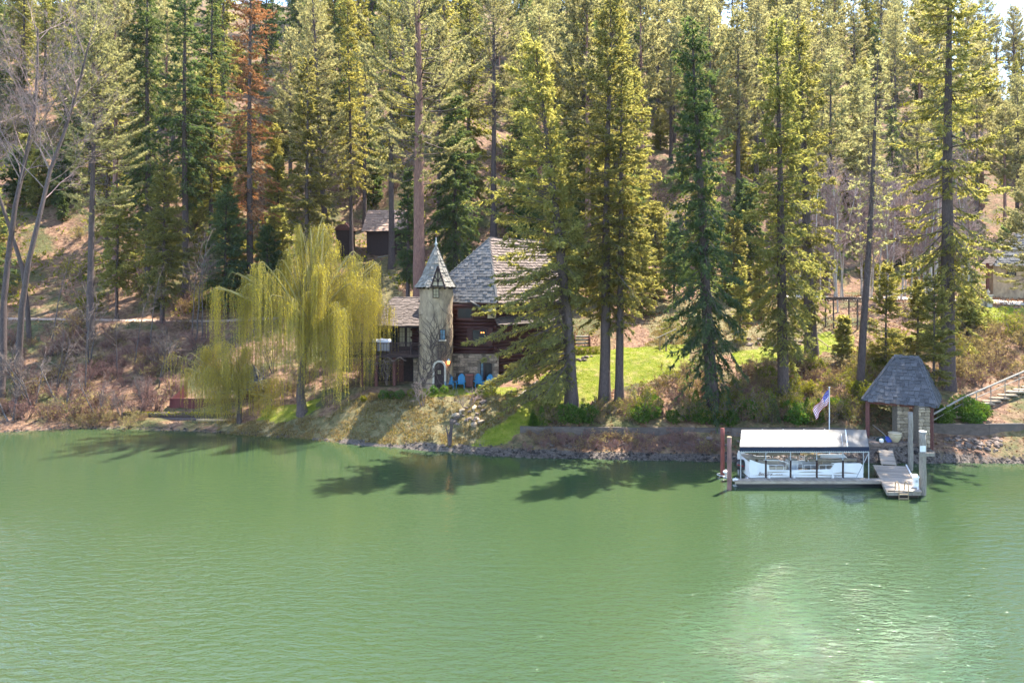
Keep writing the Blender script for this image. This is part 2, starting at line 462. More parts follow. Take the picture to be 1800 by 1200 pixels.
def water_mat():
    m, nt, N, L, b = new_mat('green_river_water')
    geo = N.new("ShaderNodeNewGeometry")
    def noise(scale, stretch, rot, detail=3, dist=0.0):
        mp = N.new("ShaderNodeMapping")
        mp.inputs['Scale'].default_value = stretch
        mp.inputs['Rotation'].default_value = (0, 0, rot)
        L.new(geo.outputs['Position'], mp.inputs[0])
        n = N.new("ShaderNodeTexNoise")
        n.inputs['Scale'].default_value = scale
        n.inputs['Detail'].default_value = detail
        n.inputs['Distortion'].default_value = dist
        L.new(mp.outputs[0], n.inputs['Vector'])
        return n.outputs[0]
    big = noise(0.05, (1, 0.6, 1), 0.2, 3)
    a = noise(2.3, (0.42, 1.25, 1), 0.16, 3, 0.5)
    c = noise(2.7, (0.5, 1.2, 1), -0.30, 3, 0.5)
    f = noise(6.5, (0.42, 1.2, 1), 0.05, 3, 0.6)
    mixr = N.new("ShaderNodeMapRange")           # the two wave trains trade places across the river
    mixr.inputs[1].default_value = 0.38; mixr.inputs[2].default_value = 0.62
    L.new(big, mixr.inputs[0])
    mx = N.new("ShaderNodeMix"); mx.data_type = 'FLOAT'
    L.new(mixr.outputs[0], mx.inputs[0]); L.new(a, mx.inputs[2]); L.new(c, mx.inputs[3])
    ad = N.new("ShaderNodeMath"); ad.operation = 'MULTIPLY_ADD'
    L.new(f, ad.inputs[0]); ad.inputs[1].default_value = 0.35; L.new(mx.outputs[0], ad.inputs[2])
    # calmer water along the bank
    sx = N.new("ShaderNodeSeparateXYZ"); L.new(geo.outputs['Position'], sx.inputs[0])
    calm = N.new("ShaderNodeMapRange")
    calm.inputs[1].default_value = 22; calm.inputs[2].default_value = 47
    calm.inputs[3].default_value = 1.45; calm.inputs[4].default_value = 0.12
    L.new(sx.outputs[1], calm.inputs[0])
    bigs = N.new("ShaderNodeMapRange")
    bigs.inputs[1].default_value = 0.3; bigs.inputs[2].default_value = 0.7
    bigs.inputs[3].default_value = 0.65; bigs.inputs[4].default_value = 1.15
    L.new(noise(0.11, (1, 1, 1), 0.9, 3), bigs.inputs[0])
    st = N.new("ShaderNodeMath"); st.operation = 'MULTIPLY'
    L.new(calm.outputs[0], st.inputs[0]); L.new(bigs.outputs[0], st.inputs[1])
    bp = N.new("ShaderNodeBump")
    bp.inputs['Distance'].default_value = 0.10
    L.new(st.outputs[0], bp.inputs['Strength'])
    L.new(ad.outputs[0], bp.inputs['Height'])
    L.new(bp.outputs[0], b.inputs['Normal'])
    rp = N.new("ShaderNodeValToRGB")
    rp.color_ramp.elements[0].position = 0.3; rp.color_ramp.elements[1].position = 0.7
    rp.color_ramp.elements[0].color = (0.030, 0.054, 0.022, 1)
    rp.color_ramp.elements[1].color = (0.041, 0.064, 0.026, 1)
    L.new(big, rp.inputs[0])
    L.new(rp.outputs[0], b.inputs['Base Color'])
    b.inputs['Roughness'].default_value = 0.03
    b.inputs['IOR'].default_value = 1.33
    b.inputs['Specular IOR Level'].default_value = 0.85
    return m
MAT['water'] = water_mat()
MAT['shake_sun'] = M('sunlit_tone_cedar_shakes', (0.24, 0.18, 0.15), (0.14, 0.105, 0.09), 5, 0.85, 0.5, (3, 3, 0.7), 0.25)  # warmer, lighter copy of the shakes: sunlight put into the colour
MAT['shake_lit'] = M('sunlit_brown_cedar_shakes', (0.38, 0.26, 0.20), (0.24, 0.16, 0.125), 4, 0.85, 0.4, vary=0.25)  # sunlit look of the hill cabin roof put into the base colour

# ------------------------------------------------------------------ terrain
FAR = 420.0
# profiles of the bank and hill along lines running away from the river: (distance, height)
PROF = {
    -0.75: [(57.8, 0), (59.0, .5), (63, 2.0), (75, 8.2), (79, 8.5), (95, 17), (130, 42), (260, 118), (FAR, 170)],
    -0.625: [(59.5, 0), (60.6, .5), (64, 1.9), (75.5, 8.2), (79.5, 8.5), (95, 17), (130, 42), (260, 118), (FAR, 170)],
    -0.475: [(58.4, 0), (60.0, .35), (62.2, .5), (62.6, .95), (66, 1.8), (76, 8.0), (80, 8.3), (95, 17), (130, 42), (260, 118), (FAR, 170)],
    -0.31: [(55.7, 0), (57.0, .5), (59, 1.4), (62, 2.5), (68, 4.6), (76, 8.2), (80, 8.6), (95, 17), (130, 42), (260, 118), (FAR, 170)],
    -0.215: [(53.2, 0), (54.3, .55), (56, 2.0), (58.4, 3.2), (59.3, 3.6), (69, 3.7), (73, 7), (80, 11.5), (92, 15.2), (104, 18.5), (130, 42), (260, 118), (FAR, 170)],
    -0.11: [(51.7, 0), (52.3, .45), (53.5, .9), (55, 1.95), (57.5, 3.15), (58.3, 3.6), (69, 3.7), (73.5, 8), (80, 12), (92, 16), (104, 20.5), (130, 43), (260, 118), (FAR, 170)],
    -0.03: [(50.2, 0), (51.2, .35), (52.6, .8), (54.5, 2.1), (57, 3.3), (59, 3.7), (66, 4.4), (73, 7.6), (80, 11), (95, 18), (130, 40), (260, 115), (FAR, 170)],
    0.09: [(49.5, 0), (50.6, .3), (51.9, .65), (52.25, 1.7), (55, 2.5), (58, 3.85), (61, 5.0), (64, 5.8), (66.5, 6.1), (72, 8), (80, 10.6), (95, 15), (130, 36), (260, 112), (FAR, 165)],
    0.21: [(49.0, 0), (50.3, .3), (51.9, .6), (52.25, 1.65), (57, 3.5), (60, 4.95), (63, 6.0), (66.5, 6.2), (72, 7.9), (80, 9.8), (92, 12.2), (130, 32), (260, 108), (FAR, 158)],
    0.42: [(48.4, 0), (50.0, .35), (51.9, .6), (52.25, 1.6), (57, 3.5), (62, 5.25), (66, 6.3), (73, 7.8), (84, 10.2), (100, 12), (130, 29), (260, 106), (FAR, 155)],
    0.58: [(48.4, 0), (49.3, .95), (51.6, 1.15), (51.9, 1.9), (57, 3.6), (67, 6.9), (76, 9.2), (82, 10.3), (100, 11), (130, 25), (260, 97), (FAR, 138)],
    0.75: [(48.0, 0), (49.2, .4), (51.4, 1.2), (51.8, 1.9), (57, 4.0), (66, 7), (73, 8.7), (78, 9.5), (88, 10.5), (105, 11), (130, 20), (260, 77), (FAR, 104)],
}
PU = np.array(sorted(PROF))
PS = np.array([PROF[u][0][0] for u in PU])              # distance of the water's edge

def vnoise(x, y, s, seed=0):
    """cheap smooth value noise"""
    x = np.asarray(x) * s + seed * 17.3; y = np.asarray(y) * s - seed * 9.1
    xi, yi = np.floor(x), np.floor(y)
    fx, fy = x - xi, y - yi
    fx = fx * fx * (3 - 2 * fx); fy = fy * fy * (3 - 2 * fy)
    def h(a, b):
        v = np.sin(a * 127.1 + b * 311.7 + seed * 13.7) * 43758.5453
        return v - np.floor(v)
    return (h(xi, yi) * (1 - fx) + h(xi + 1, yi) * fx) * (1 - fy) + (h(xi, yi + 1) * (1 - fx) + h(xi + 1, yi + 1) * fx) * fy - 0.5

def shore(u):
    return np.interp(u, PU, PS)

def height(X, Y):
    X = np.atleast_1d(np.asarray(X, float)); Y = np.atleast_1d(np.asarray(Y, float))
    u = X / np.maximum(Y, 1)
    uc = np.clip(u, PU[0], PU[-1] - 1e-6)
    i = np.clip(np.searchsorted(PU, uc, side='right') - 1, 0, len(PU) - 2)
    w = (uc - PU[i]) / (PU[i + 1] - PU[i])
    w = w * w * (3 - 2 * w) * 0.5 + w * 0.5
    s = PS[i] * (1 - w) + PS[i + 1] * w
    s = s + vnoise(X, Y * 0, 0.45, 3) * 0.55 + vnoise(X, Y * 0, 1.3, 4) * 0.25
    z = np.zeros_like(X)
    d = Y - s                                           # distance inland, shared by both neighbours
    for k in range(len(PU)):
        for side in (0, 1):
            msk = (i + side) == k
            if not msk.any(): continue
            pr = PROF[PU[k]]
            ds = np.array([p[0] for p in pr]) - pr[0][0]
            ds = np.concatenate([[-40, -8, -1.5], ds]); zs = np.concatenate([[-5, -2.2, -0.45], [p[1] for p in pr]])
            zz = np.interp(d[msk], ds, zs)
            z[msk] += zz * (w[msk] if side else (1 - w[msk]))
    land = np.clip(d / 1.5, 0, 1)
    amp = np.clip((Y - 50) / 60, 0.12, 1.6)
    z = z + land * (vnoise(X, Y, 0.9, 1) * 0.16 + vnoise(X, Y, 2.3, 2) * 0.07) * np.where(pad_mask(X, Y) > .5, 0.1, 1)
    z = z + np.clip((Y - 84) / 30, 0, 1) * (vnoise(X, Y, 0.06, 5) * 9 + vnoise(X, Y, 0.2, 6) * 2.2)
    return z

def pad_mask(X, Y):
    """level ground under the house"""
    return ((X > -15) & (X < 1) & (Y > 58.4) & (Y < 69)).astype(float)

def G(x, y):
    return float(height(x, y)[0])

def gp(px, D):
    """ground point in the direction of picture column px at distance D"""
    x = XW(px, D)
    return Vector((x, D, G(x, D)))

def hit(px, py):
    """ground point seen at picture position (px, py)"""
    D = np.arange(47, 200, 0.05)
    z = height(XW(px, D), D)
    q = HOR + (HC - z) / D * F
    k = np.argmax((q <= py) & (z > 0.02))
    return Vector((XW(px, D[k]), D[k], z[k]))

def proj(X, Y, Z):
    return 900 + X / Y * F, HOR + (HC - Z) / Y * F

def in_poly(px, py, poly):
    inside = np.zeros(np.shape(px), bool)
    n = len(poly)
    for i in range(n):
        x1, y1 = poly[i]; x2, y2 = poly[(i + 1) % n]
        c = ((y1 > py) != (y2 > py)) & (px < (x2 - x1) * (py - y1) / (y2 - y1 + 1e-9) + x1)
        inside ^= c
    return inside

LAWN = [
    [(930, 702), (955, 664), (1015, 642), (1000, 626), (1090, 606), (1215, 608), (1215, 640), (1140, 668), (1060, 690), (1010, 735), (925, 748), (870, 786), (812, 792), (858, 768), (905, 716)],
    [(1290, 622), (1380, 600), (1440, 615), (1440, 632), (1370, 636), (1300, 646)],
    [(1430, 585), (1500, 590), (1480, 622), (1420, 615)],
    [(1680, 565), (1720, 540), (1840, 536), (1840, 556), (1740, 572)],
    [(735, 681), (905, 677), (905, 690), (735, 694)],
    [(450, 728), (480, 712), (560, 700), (560, 720), (520, 740), (450, 742)],
    [(1180, 480), (1215, 474), (1300, 492), (1345, 520), (1300, 528), (1180, 492)],
    [(1600, 590), (1660, 560), (1700, 575), (1620, 612)],
]
DRY = [
    [(560, 745), (640, 690), (740, 694), (905, 690), (930, 700), (905, 720), (860, 768), (810, 795), (680, 795), (560, 780)],
    [(380, 742), (560, 735), (600, 790), (380, 765)],
    [(640, 460), (705, 450), (705, 540), (640, 540)],
    [(1140, 540), (1230, 520), (1430, 520), (1440, 600), (1300, 622), (1140, 610)],
]
def zones(X, Y, Z):
    px, py = proj(X, Y, Z)
    jx = px + vnoise(X, Y, 0.8, 8) * 22; jy = py + vnoise(X, Y, 0.8, 9) * 12
    lawn = np.zeros(len(X)); dry = np.zeros(len(X))
    for p in LAWN: lawn[in_poly(jx, jy, p)] = 1
    for p in DRY: dry[in_poly(jx, jy, p)] = 1
    lawn[Y > 105] = 0; dry[Y > 105] = 0
    d = Y - shore(X / Y)
    gravel = np.clip(1.5 - d / np.where(px < 640, .6, .95), 0, 1)
    gravel *= np.where((px > 640) & (px < 800), np.clip(1.3 - d / .5, 0, 1), 1)
    gravel *= np.where(px < 600, .45, np.where(px > 1640, .6, 1))
    return lawn, dry, gravel

def ground_mat():
    m, nt, N, L, b = new_mat('forest_floor_lawn_and_gravel')
    geo = N.new("ShaderNodeNewGeometry")
    def noise(scale, detail=5, r=0.65):
        n = N.new("ShaderNodeTexNoise")
        n.inputs['Scale'].default_value = scale; n.inputs['Detail'].default_value = detail
        n.inputs['Roughness'].default_value = r
        L.new(geo.outputs['Position'], n.inputs['Vector'])
        return n.outputs[0]
    def ramp(fac, *stops):
        r = N.new("ShaderNodeValToRGB")
        e = r.color_ramp.elements
        e[0].position, e[0].color = stops[0][0], (*stops[0][1], 1)
        e[1].position, e[1].color = stops[-1][0], (*stops[-1][1], 1)
        for p, c in stops[1:-1]:
            q = e.new(p); q.color = (*c, 1)
        L.new(fac, r.inputs[0]); return r.outputs[0]
    def mix(fac, a, c):
        x = N.new("ShaderNodeMix"); x.data_type = 'RGBA'
        L.new(fac, x.inputs[0]); L.new(a, x.inputs[6]); L.new(c, x.inputs[7]); return x.outputs[2]
    def attr(n):
        a = N.new("ShaderNodeAttribute"); a.attribute_name = n
        return a.outputs['Fac']
    def soft(f, nz):
        a = N.new("ShaderNodeMath"); a.operation = 'MULTIPLY_ADD'
        L.new(nz, a.inputs[0]); a.inputs[1].default_value = 0.9; L.new(f, a.inputs[2])
        r = N.new("ShaderNodeMapRange"); r.inputs[1].default_value = 0.85; r.inputs[2].default_value = 1.05
        L.new(a.outputs[0], r.inputs[0]); return r.outputs[0]
    n1, n2, n3, n4 = noise(0.5), noise(2.2, 6), noise(9, 4), noise(0.13, 4)
    floor = ramp(n2, (.3, (.07, .04, .028)), (.5, (.17, .098, .063)), (.72, (.33, .205, .13)))
    gold = ramp(n2, (.3, (.16, .12, .04)), (.7, (.36, .27, .10)))
    r1 = N.new("ShaderNodeMapRange"); r1.inputs[1].default_value = .54; r1.inputs[2].default_value = .70
    L.new(n1, r1.inputs[0])
    floor = mix(r1.outputs[0], floor, gold)
    drygrass = ramp(n2, (.28, (.065, .06, .026)), (.48, (.13, .11, .05)), (.75, (.25, .195, .105)))
    lawn = ramp(n2, (.3, (.085, .115, .012)), (.5, (.145, .165, .018)), (.72, (.23, .21, .04)))
    gravel = ramp(n3, (.3, (.04, .032, .027)), (.5, (.105, .085, .07)), (.7, (.19, .155, .13)))
    green = ramp(n2, (.3, (.045, .05, .02)), (.7, (.13, .12, .05)))
    r4 = N.new("ShaderNodeMapRange"); r4.inputs[1].default_value = .47; r4.inputs[2].default_value = .60
    L.new(noise(0.21, 5), r4.inputs[0])
    floor = mix(r4.outputs[0], floor, green)
    col = mix(soft(attr('dry'), n1), floor, drygrass)
    worn = ramp(n2, (.3, (.13, .12, .03)), (.7, (.30, .24, .10)))
    r5 = N.new("ShaderNodeMapRange"); r5.inputs[1].default_value = .50; r5.inputs[2].default_value = .68
    L.new(noise(0.75, 6, .7), r5.inputs[0])
    lawn = mix(r5.outputs[0], lawn, worn)
    col = mix(soft(attr('lawn'), n1), col, lawn)
    col = mix(soft(attr('gravel'), n2), col, gravel)
    L.new(col, b.inputs['Base Color'])
    b.inputs['Roughness'].default_value = 0.95
    b.inputs['Specular IOR Level'].default_value = 0.15
    ad = N.new("ShaderNodeMath"); ad.operation = 'MULTIPLY_ADD'
    L.new(n3, ad.inputs[0]); ad.inputs[1].default_value = 0.35; L.new(n2, ad.inputs[2])
    bp = N.new("ShaderNodeBump"); bp.inputs['Strength'].default_value = 0.9; bp.inputs['Distance'].default_value = 0.18
    L.new(ad.outputs[0], bp.inputs['Height']); L.new(bp.outputs[0], b.inputs['Normal'])
    return m

us = np.linspace(-1.2, 1.2, 360)
Ds = np.concatenate([np.linspace(36, 46, 8), np.arange(46.5, 70, 0.22), np.arange(70, 100, 0.8), np.arange(100, 180, 3), np.arange(180, FAR + 1, 8)])
UU, DD = np.meshgrid(us, Ds)
gx, gy = (UU * DD).ravel(), DD.ravel()
gz = height(gx, gy)
nu, nd = len(us), len(Ds)
idx = np.arange(nu * nd).reshape(nd, nu)
gf = np.stack([idx[:-1, :-1].ravel(), idx[:-1, 1:].ravel(), idx[1:, 1:].ravel(), idx[1:, :-1].ravel()], 1)
gm = mesh_np('ground', np.stack([gx, gy, gz], 1), gf, ground_mat(), True)
for nme, arr in zip(('lawn', 'dry', 'gravel'), zones(gx, gy, gz)):
    a = gm.attributes.new(nme, 'FLOAT', 'POINT')
    a.data.foreach_set('value', arr.astype(np.float32))
ground = tag(obj('ground', gm), 'wooded river bank with lawn, dry grass and leaf litter', None, None, 'structure')

wm = mesh_np('water', [(-700, -500, 0), (700, -500, 0), (700, 64, 0), (-700, 64, 0)], [(0, 1, 2, 3)], MAT['water'])
tag(obj('water', wm), 'rippled green river water', None, None, 'structure')

def strip(name, pts, w, mat, label, lift=0.05, n=60):
    """path laid on the ground: pts are (x, y) points, w its width"""
    P = np.array(pts, float)
    t = np.concatenate([[0], np.cumsum(np.hypot(*np.diff(P, axis=0).T))])
    s = np.linspace(0, t[-1], n)
    x, y = np.interp(s, t, P[:, 0]), np.interp(s, t, P[:, 1])
    dx, dy = np.gradient(x), np.gradient(y)
    l = np.hypot(dx, dy)
    rows = []
    for k in np.linspace(-.5, .5, 7):
        ww = w * (1 + vnoise(s, s * 0 + k, 0.6, 11) * 0.35)
        X, Y = x - dy / l * k * ww, y + dx / l * k * ww
        rows.append(np.stack([X, Y, height(X, Y) + lift - abs(k) * 0.05], 1))
    V = np.concatenate(rows)
    ii = np.arange(7 * n).reshape(7, n)
    fs = np.stack([ii[:-1, :-1].ravel(), ii[:-1, 1:].ravel(), ii[1:, 1:].ravel(), ii[1:, :-1].ravel()], 1)
    return tag(obj(name, mesh_np(name, V, fs, mat, True)), label, None, None, 'structure')
strip('path', [(XW(-150, 77.5), 77.5), (XW(100, 77.8), 77.8), (XW(330, 78), 78), (XW(520, 78.3), 78.3), (XW(640, 79), 79)], 1.5, MAT['path'], 'dusty footpath along the top of the left bank')
strip('driveway', [(XW(1390, 97), 97), (XW(1500, 92), 92), (XW(1640, 87), 87), (XW(1750, 85), 85), (XW(1950, 84), 84)], 6.0, MAT['gravel_road'], 'pale gravel driveway beside the cottage')

# ------------------------------------------------------------------ vegetation builders
def norm(a):
    return a / np.maximum(np.linalg.norm(a, axis=-1, keepdims=True), 1e-9)

def kites(P, D, Wd, ln, wd):
    """leaf faces: P base points, D directions, Wd width directions, ln/wd sizes"""
    Wd = norm(np.cross(D, Wd))
    ln = np.broadcast_to(ln, len(P))[:, None]; wd = np.broadcast_to(wd, len(P))[:, None]
    mid = P + D * ln * 0.45
    V = np.stack([P, mid + Wd * wd / 2, P + D * ln, mid - Wd * wd / 2], 1).reshape(-1, 3)
    Fc = np.arange(len(V)).reshape(-1, 4)
    return V, Fc

def needles(P, D, Wd, ln, wd):
    """single pointed faces for needle sprays"""
    Wd = norm(np.cross(D, Wd))
    ln = np.broadcast_to(ln, len(P))[:, None]; wd = np.broadcast_to(wd, len(P))[:, None]
    V = np.stack([P + Wd * wd * .5, P + D * ln, P - Wd * wd * .5], 1).reshape(-1, 3)
    return V, np.arange(len(V)).reshape(-1, 3)

def prisms(P0, P1, R0, R1, n=3):
    """tapered n-sided sticks"""
    d = norm(P1 - P0)
    ref = np.where(np.abs(d[:, 2:3]) > 0.9, np.array([[1.0, 0, 0]]), np.array([[0, 0, 1.0]]))
    a = norm(np.cross(d, ref)); b = np.cross(d, a)
    rings = []
    for P, Rr in ((P0, R0), (P1, R1)):
        for k in range(n):
            t = 2 * math.pi * k / n
            rings.append(P + (a * math.cos(t) + b * math.sin(t)) * np.reshape(Rr, (-1, 1)))
    V = np.stack(rings, 1).reshape(-1, 3)
    o = np.arange(len(P0))[:, None] * 2 * n
    fs = [np.concatenate([o + k, o + (k + 1) % n, o + n + (k + 1) % n, o + n + k], 1) for k in range(n)]
    return V, np.concatenate(fs)

def merge(parts):
    vs, fs, n = [], [], 0
    for v, f in parts:
        vs.append(v); fs.append(f + n); n += len(v)
    return np.concatenate(vs), np.concatenate(fs)

def trunk_mesh(name, C, Rr, mat, r, n=11, flare=True):
    """C centre line (K,3), Rr radii"""
    K = len(C)
    t = np.linspace(0, 2 * np.pi, n, endpoint=False)
    lump = 1 + 0.10 * np.sin(2 * t + r.uniform(0, 6)) + 0.07 * np.sin(3 * t + r.uniform(0, 6))
    V = np.zeros((K, n, 3))
    for k in range(K):
        j = 1 + r.uniform(-.05, .05, n)
        fl = 1.0
        if flare and k < 2: fl = 1.0 + (0.35, 0.12)[k] * (1 + 0.5 * np.sin(4 * t))
        V[k, :, 0] = C[k, 0] + np.cos(t) * Rr[k] * lump * j * fl
        V[k, :, 1] = C[k, 1] + np.sin(t) * Rr[k] * lump * j * fl
        V[k, :, 2] = C[k, 2]
    ii = np.arange(K * n).reshape(K, n)
    i2 = np.roll(ii, -1, axis=1)
    fs = np.stack([ii[:-1].ravel(), i2[:-1].ravel(), i2[1:].ravel(), ii[1:].ravel()], 1)
    return mesh_np(name, V.reshape(-1, 3), fs, mat, True)

def conifer(name, label, cat, seed, H, base, Rc, n_br=260, style='fir', r0=0.35, lean=(0, 0), low_e=-25, high_e=35,
            droop=0.25, bark='bark', leaf='fir', twig_d=7.0, size=1.0, group=None, dead=0.0, keep=1.0, prof=0.55,
            bend=1.0, stubs=16, fine=7, lowd=.92, low=.4, side=None, upturn=0.15, lvar=(.65, 1.2), loc=(0, 0, 0)):
    r = np.random.default_rng(seed)
    root = thing(name, label, cat, loc, group)
    K = 22
    zt = np.linspace(-0.6, H, K)
    s = np.clip(zt / H, 0, 1)
    wob = 0.012 * H
    cx = lean[0] * s ** bend + np.sin(s * 7 + r.uniform(0, 6)) * wob * 0.25 * s
    cyy = lean[1] * s ** bend + np.sin(s * 6 + r.uniform(0, 6)) * wob * 0.25 * s
    C = np.stack([cx, cyy, zt], 1)
    rad = r0 * (1 - s) ** 0.85 + 0.02
    t_o = obj('trunk', trunk_mesh('trunk', C, rad, MAT[bark], r), root)
    # branches
    u = np.sort(r.uniform(0, 1, n_br)) ** lowd
    h = base + (H - base) * u * 0.995
    sc = (h - base) / (H - base)
    L = Rc * np.maximum((1 - sc), 0.02) ** prof * np.minimum(1, low + sc * 3) * r.uniform(lvar[0], lvar[1], n_br) + 0.15
    az = np.arange(n_br) * 2.39996 + r.uniform(-.6, .6, n_br)
    clump = np.sin(az * 2 + h * .9 + seed) * np.sin(h * 1.7 + seed * 2.1) + .6 * np.sin(az * 3 - h * 2.3)
    L *= 1 + .22 * clump
    L *= np.where(r.uniform(0, 1, n_br) < .12, .45, 1)
    if side is not None:                      # longer on one side
        L *= 1 + side[1] * np.cos(az - side[0])
        L *= np.where((np.cos(az - side[0]) < .15) & (sc < side[2]), .12, 1)
    L = np.maximum(L, 0.2)
    e = np.radians(low_e + (high_e - low_e) * sc ** 0.8 + r.normal(0, 11, n_br))
    bx, by = np.interp(h, zt, cx), np.interp(h, zt, cyy)
    B = np.stack([bx, by, h], 1)
    fwd = np.stack([np.cos(az), np.sin(az), np.zeros(n_br)], 1)
    dr = droop * r.uniform(.6, 1.4, n_br) * (1 - 0.6 * sc)
    def at(t, i=slice(None)):
        t = np.asarray(t)
        Li = L[i]
        rr = Li * t
        z = rr * np.tan(e[i]) - dr[i] * Li * t ** 2 + upturn * Li * t ** 3
        return B[i] + fwd[i] * (rr * np.cos(e[i]) ** 0.3)[:, None] + np.stack([0 * z, 0 * z, z], 1)
    segs = []
    KB = 5
    ts = np.linspace(0, 1, KB + 1)
    br0 = 0.012 + 0.012 * L
    for k in range(KB):
        segs.append((at(np.full(n_br, ts[k])), at(np.full(n_br, ts[k + 1])), br0 * (1 - ts[k] * .85), br0 * (1 - ts[k + 1] * .85)))
    # dead stubs on the lower trunk
    if stubs:
        hs = r.uniform(base * 0.35, base + (H - base) * .1, stubs)
        a2 = r.uniform(0, 6.28, stubs); l2 = r.uniform(.3, 1.6, stubs) * min(1, Rc / 3)
        P0 = np.stack([np.interp(hs, zt, cx), np.interp(hs, zt, cyy), hs], 1)
        P1 = P0 + np.stack([np.cos(a2) * l2, np.sin(a2) * l2, l2 * r.uniform(-.5, .15, stubs)], 1)
        segs.append((P0, P1, np.full(stubs, .022), np.full(stubs, .008)))
    # twigs
    nt = np.maximum((L * twig_d * 1.1).astype(int), 4)
    bi = np.repeat(np.arange(n_br), nt)
    n = len(bi)
    t = 0.12 + 0.88 * r.uniform(0, 1, n) ** 0.75
    if style == 'pine': t = 0.38 + 0.62 * r.uniform(0, 1, n) ** 0.7
    P = at(t, bi)
    sd = np.stack([-fwd[bi, 1], fwd[bi, 0], np.zeros(n)], 1) * r.choice([-1, 1], n)[:, None]
    down = np.array([[0, 0, -1.0]])
    slope = np.stack([np.zeros(n), np.zeros(n), np.tan(e[bi]) - 2 * dr[bi] * t + 3 * upturn * t ** 2], 1)
    fd = norm(fwd[bi] + slope)
    k_f, k_s, k_d = r.uniform(.35, 1.0, n), r.uniform(.3, 1.0, n), r.uniform(-.55, .95, n) * (1.0 if style == 'fir' else -.4)
    T = norm(fd * k_f[:, None] + sd * k_s[:, None] + down * (k_d * (droop * 2.2 + .1))[:, None])
    tl = (0.14 + 0.22 * (1 - t) * np.minimum(L[bi], 3.2)) * r.uniform(.6, 1.3, n) + 0.12
    if style == 'pine': tl = r.uniform(.15, .5, n)
    k3 = slice(None, None, 3)
    segs.append((P[k3], (P + T * tl[:, None])[k3], np.full(len(P[k3]), .012), np.full(len(P[k3]), .005)))
    bparts = prisms(*[np.concatenate([x[q] for x in segs]) for q in range(4)])
    obj('branches', mesh_np('branches', *bparts, MAT['twig']), root)['kind'] = 'stuff'
    live = r.uniform(0, 1, n) < keep
    P, T, tl, bi, t = P[live], T[live], tl[live], bi[live], t[live]
    n = len(P)
    if n and keep > 0:
        if style == 'pine':
            q = 12
            c = np.repeat(P + T * tl[:, None], q, 0)
            dd = norm(np.repeat(T, q, 0) * .55 + r.normal(0, .75, (n * q, 3)) + np.array([[0, 0, .35]]))
            V, Fc = needles(c - dd * 0.03, dd, r.normal(0, 1, (n * q, 3)), r.uniform(.20, .38, n * q) * size, r.uniform(.05, .095, n * q) * size)
        else:
            q = int(fine * 1.45)
            f = np.tile(np.linspace(.03, .95, q), n)
            c = np.repeat(P, q, 0) + np.repeat(T * tl[:, None], q, 0) * f[:, None]
            dd = norm(np.repeat(T, q, 0) + r.normal(0, .42, (n * q, 3)) + np.array([[0, 0, -0.25 * (droop > .2)]]))
            nn = np.array([[0, 0, 1.0]]) + r.normal(0, .65, (n * q, 3))
            V, Fc = needles(c, dd, nn, r.uniform(.15, .34, n * q) * size, r.uniform(.065, .135, n * q) * size)
        obj('crown', mesh_np('crown', V, Fc, MAT[leaf]), root)['kind'] = 'stuff'
    return root

def grow(r, P, D, L, Rd, K=4, jit=.25, up=0.0, taper=.6):
    """bend every stick of one level; returns segments and the points along them"""
    segs, pts, dirs = [], [P], [D]
    d = D
    for k in range(K):
        d = norm(d + r.normal(0, jit, d.shape) + np.array([[0, 0, up]]))
        Q = pts[-1] + d * (L / K)[:, None]
        segs.append((pts[-1], Q, Rd * (1 - (1 - taper) * k / K), Rd * (1 - (1 - taper) * (k + 1) / K)))
        pts.append(Q); dirs.append(d)
    return segs, np.stack(pts, 1), np.stack(dirs, 1)

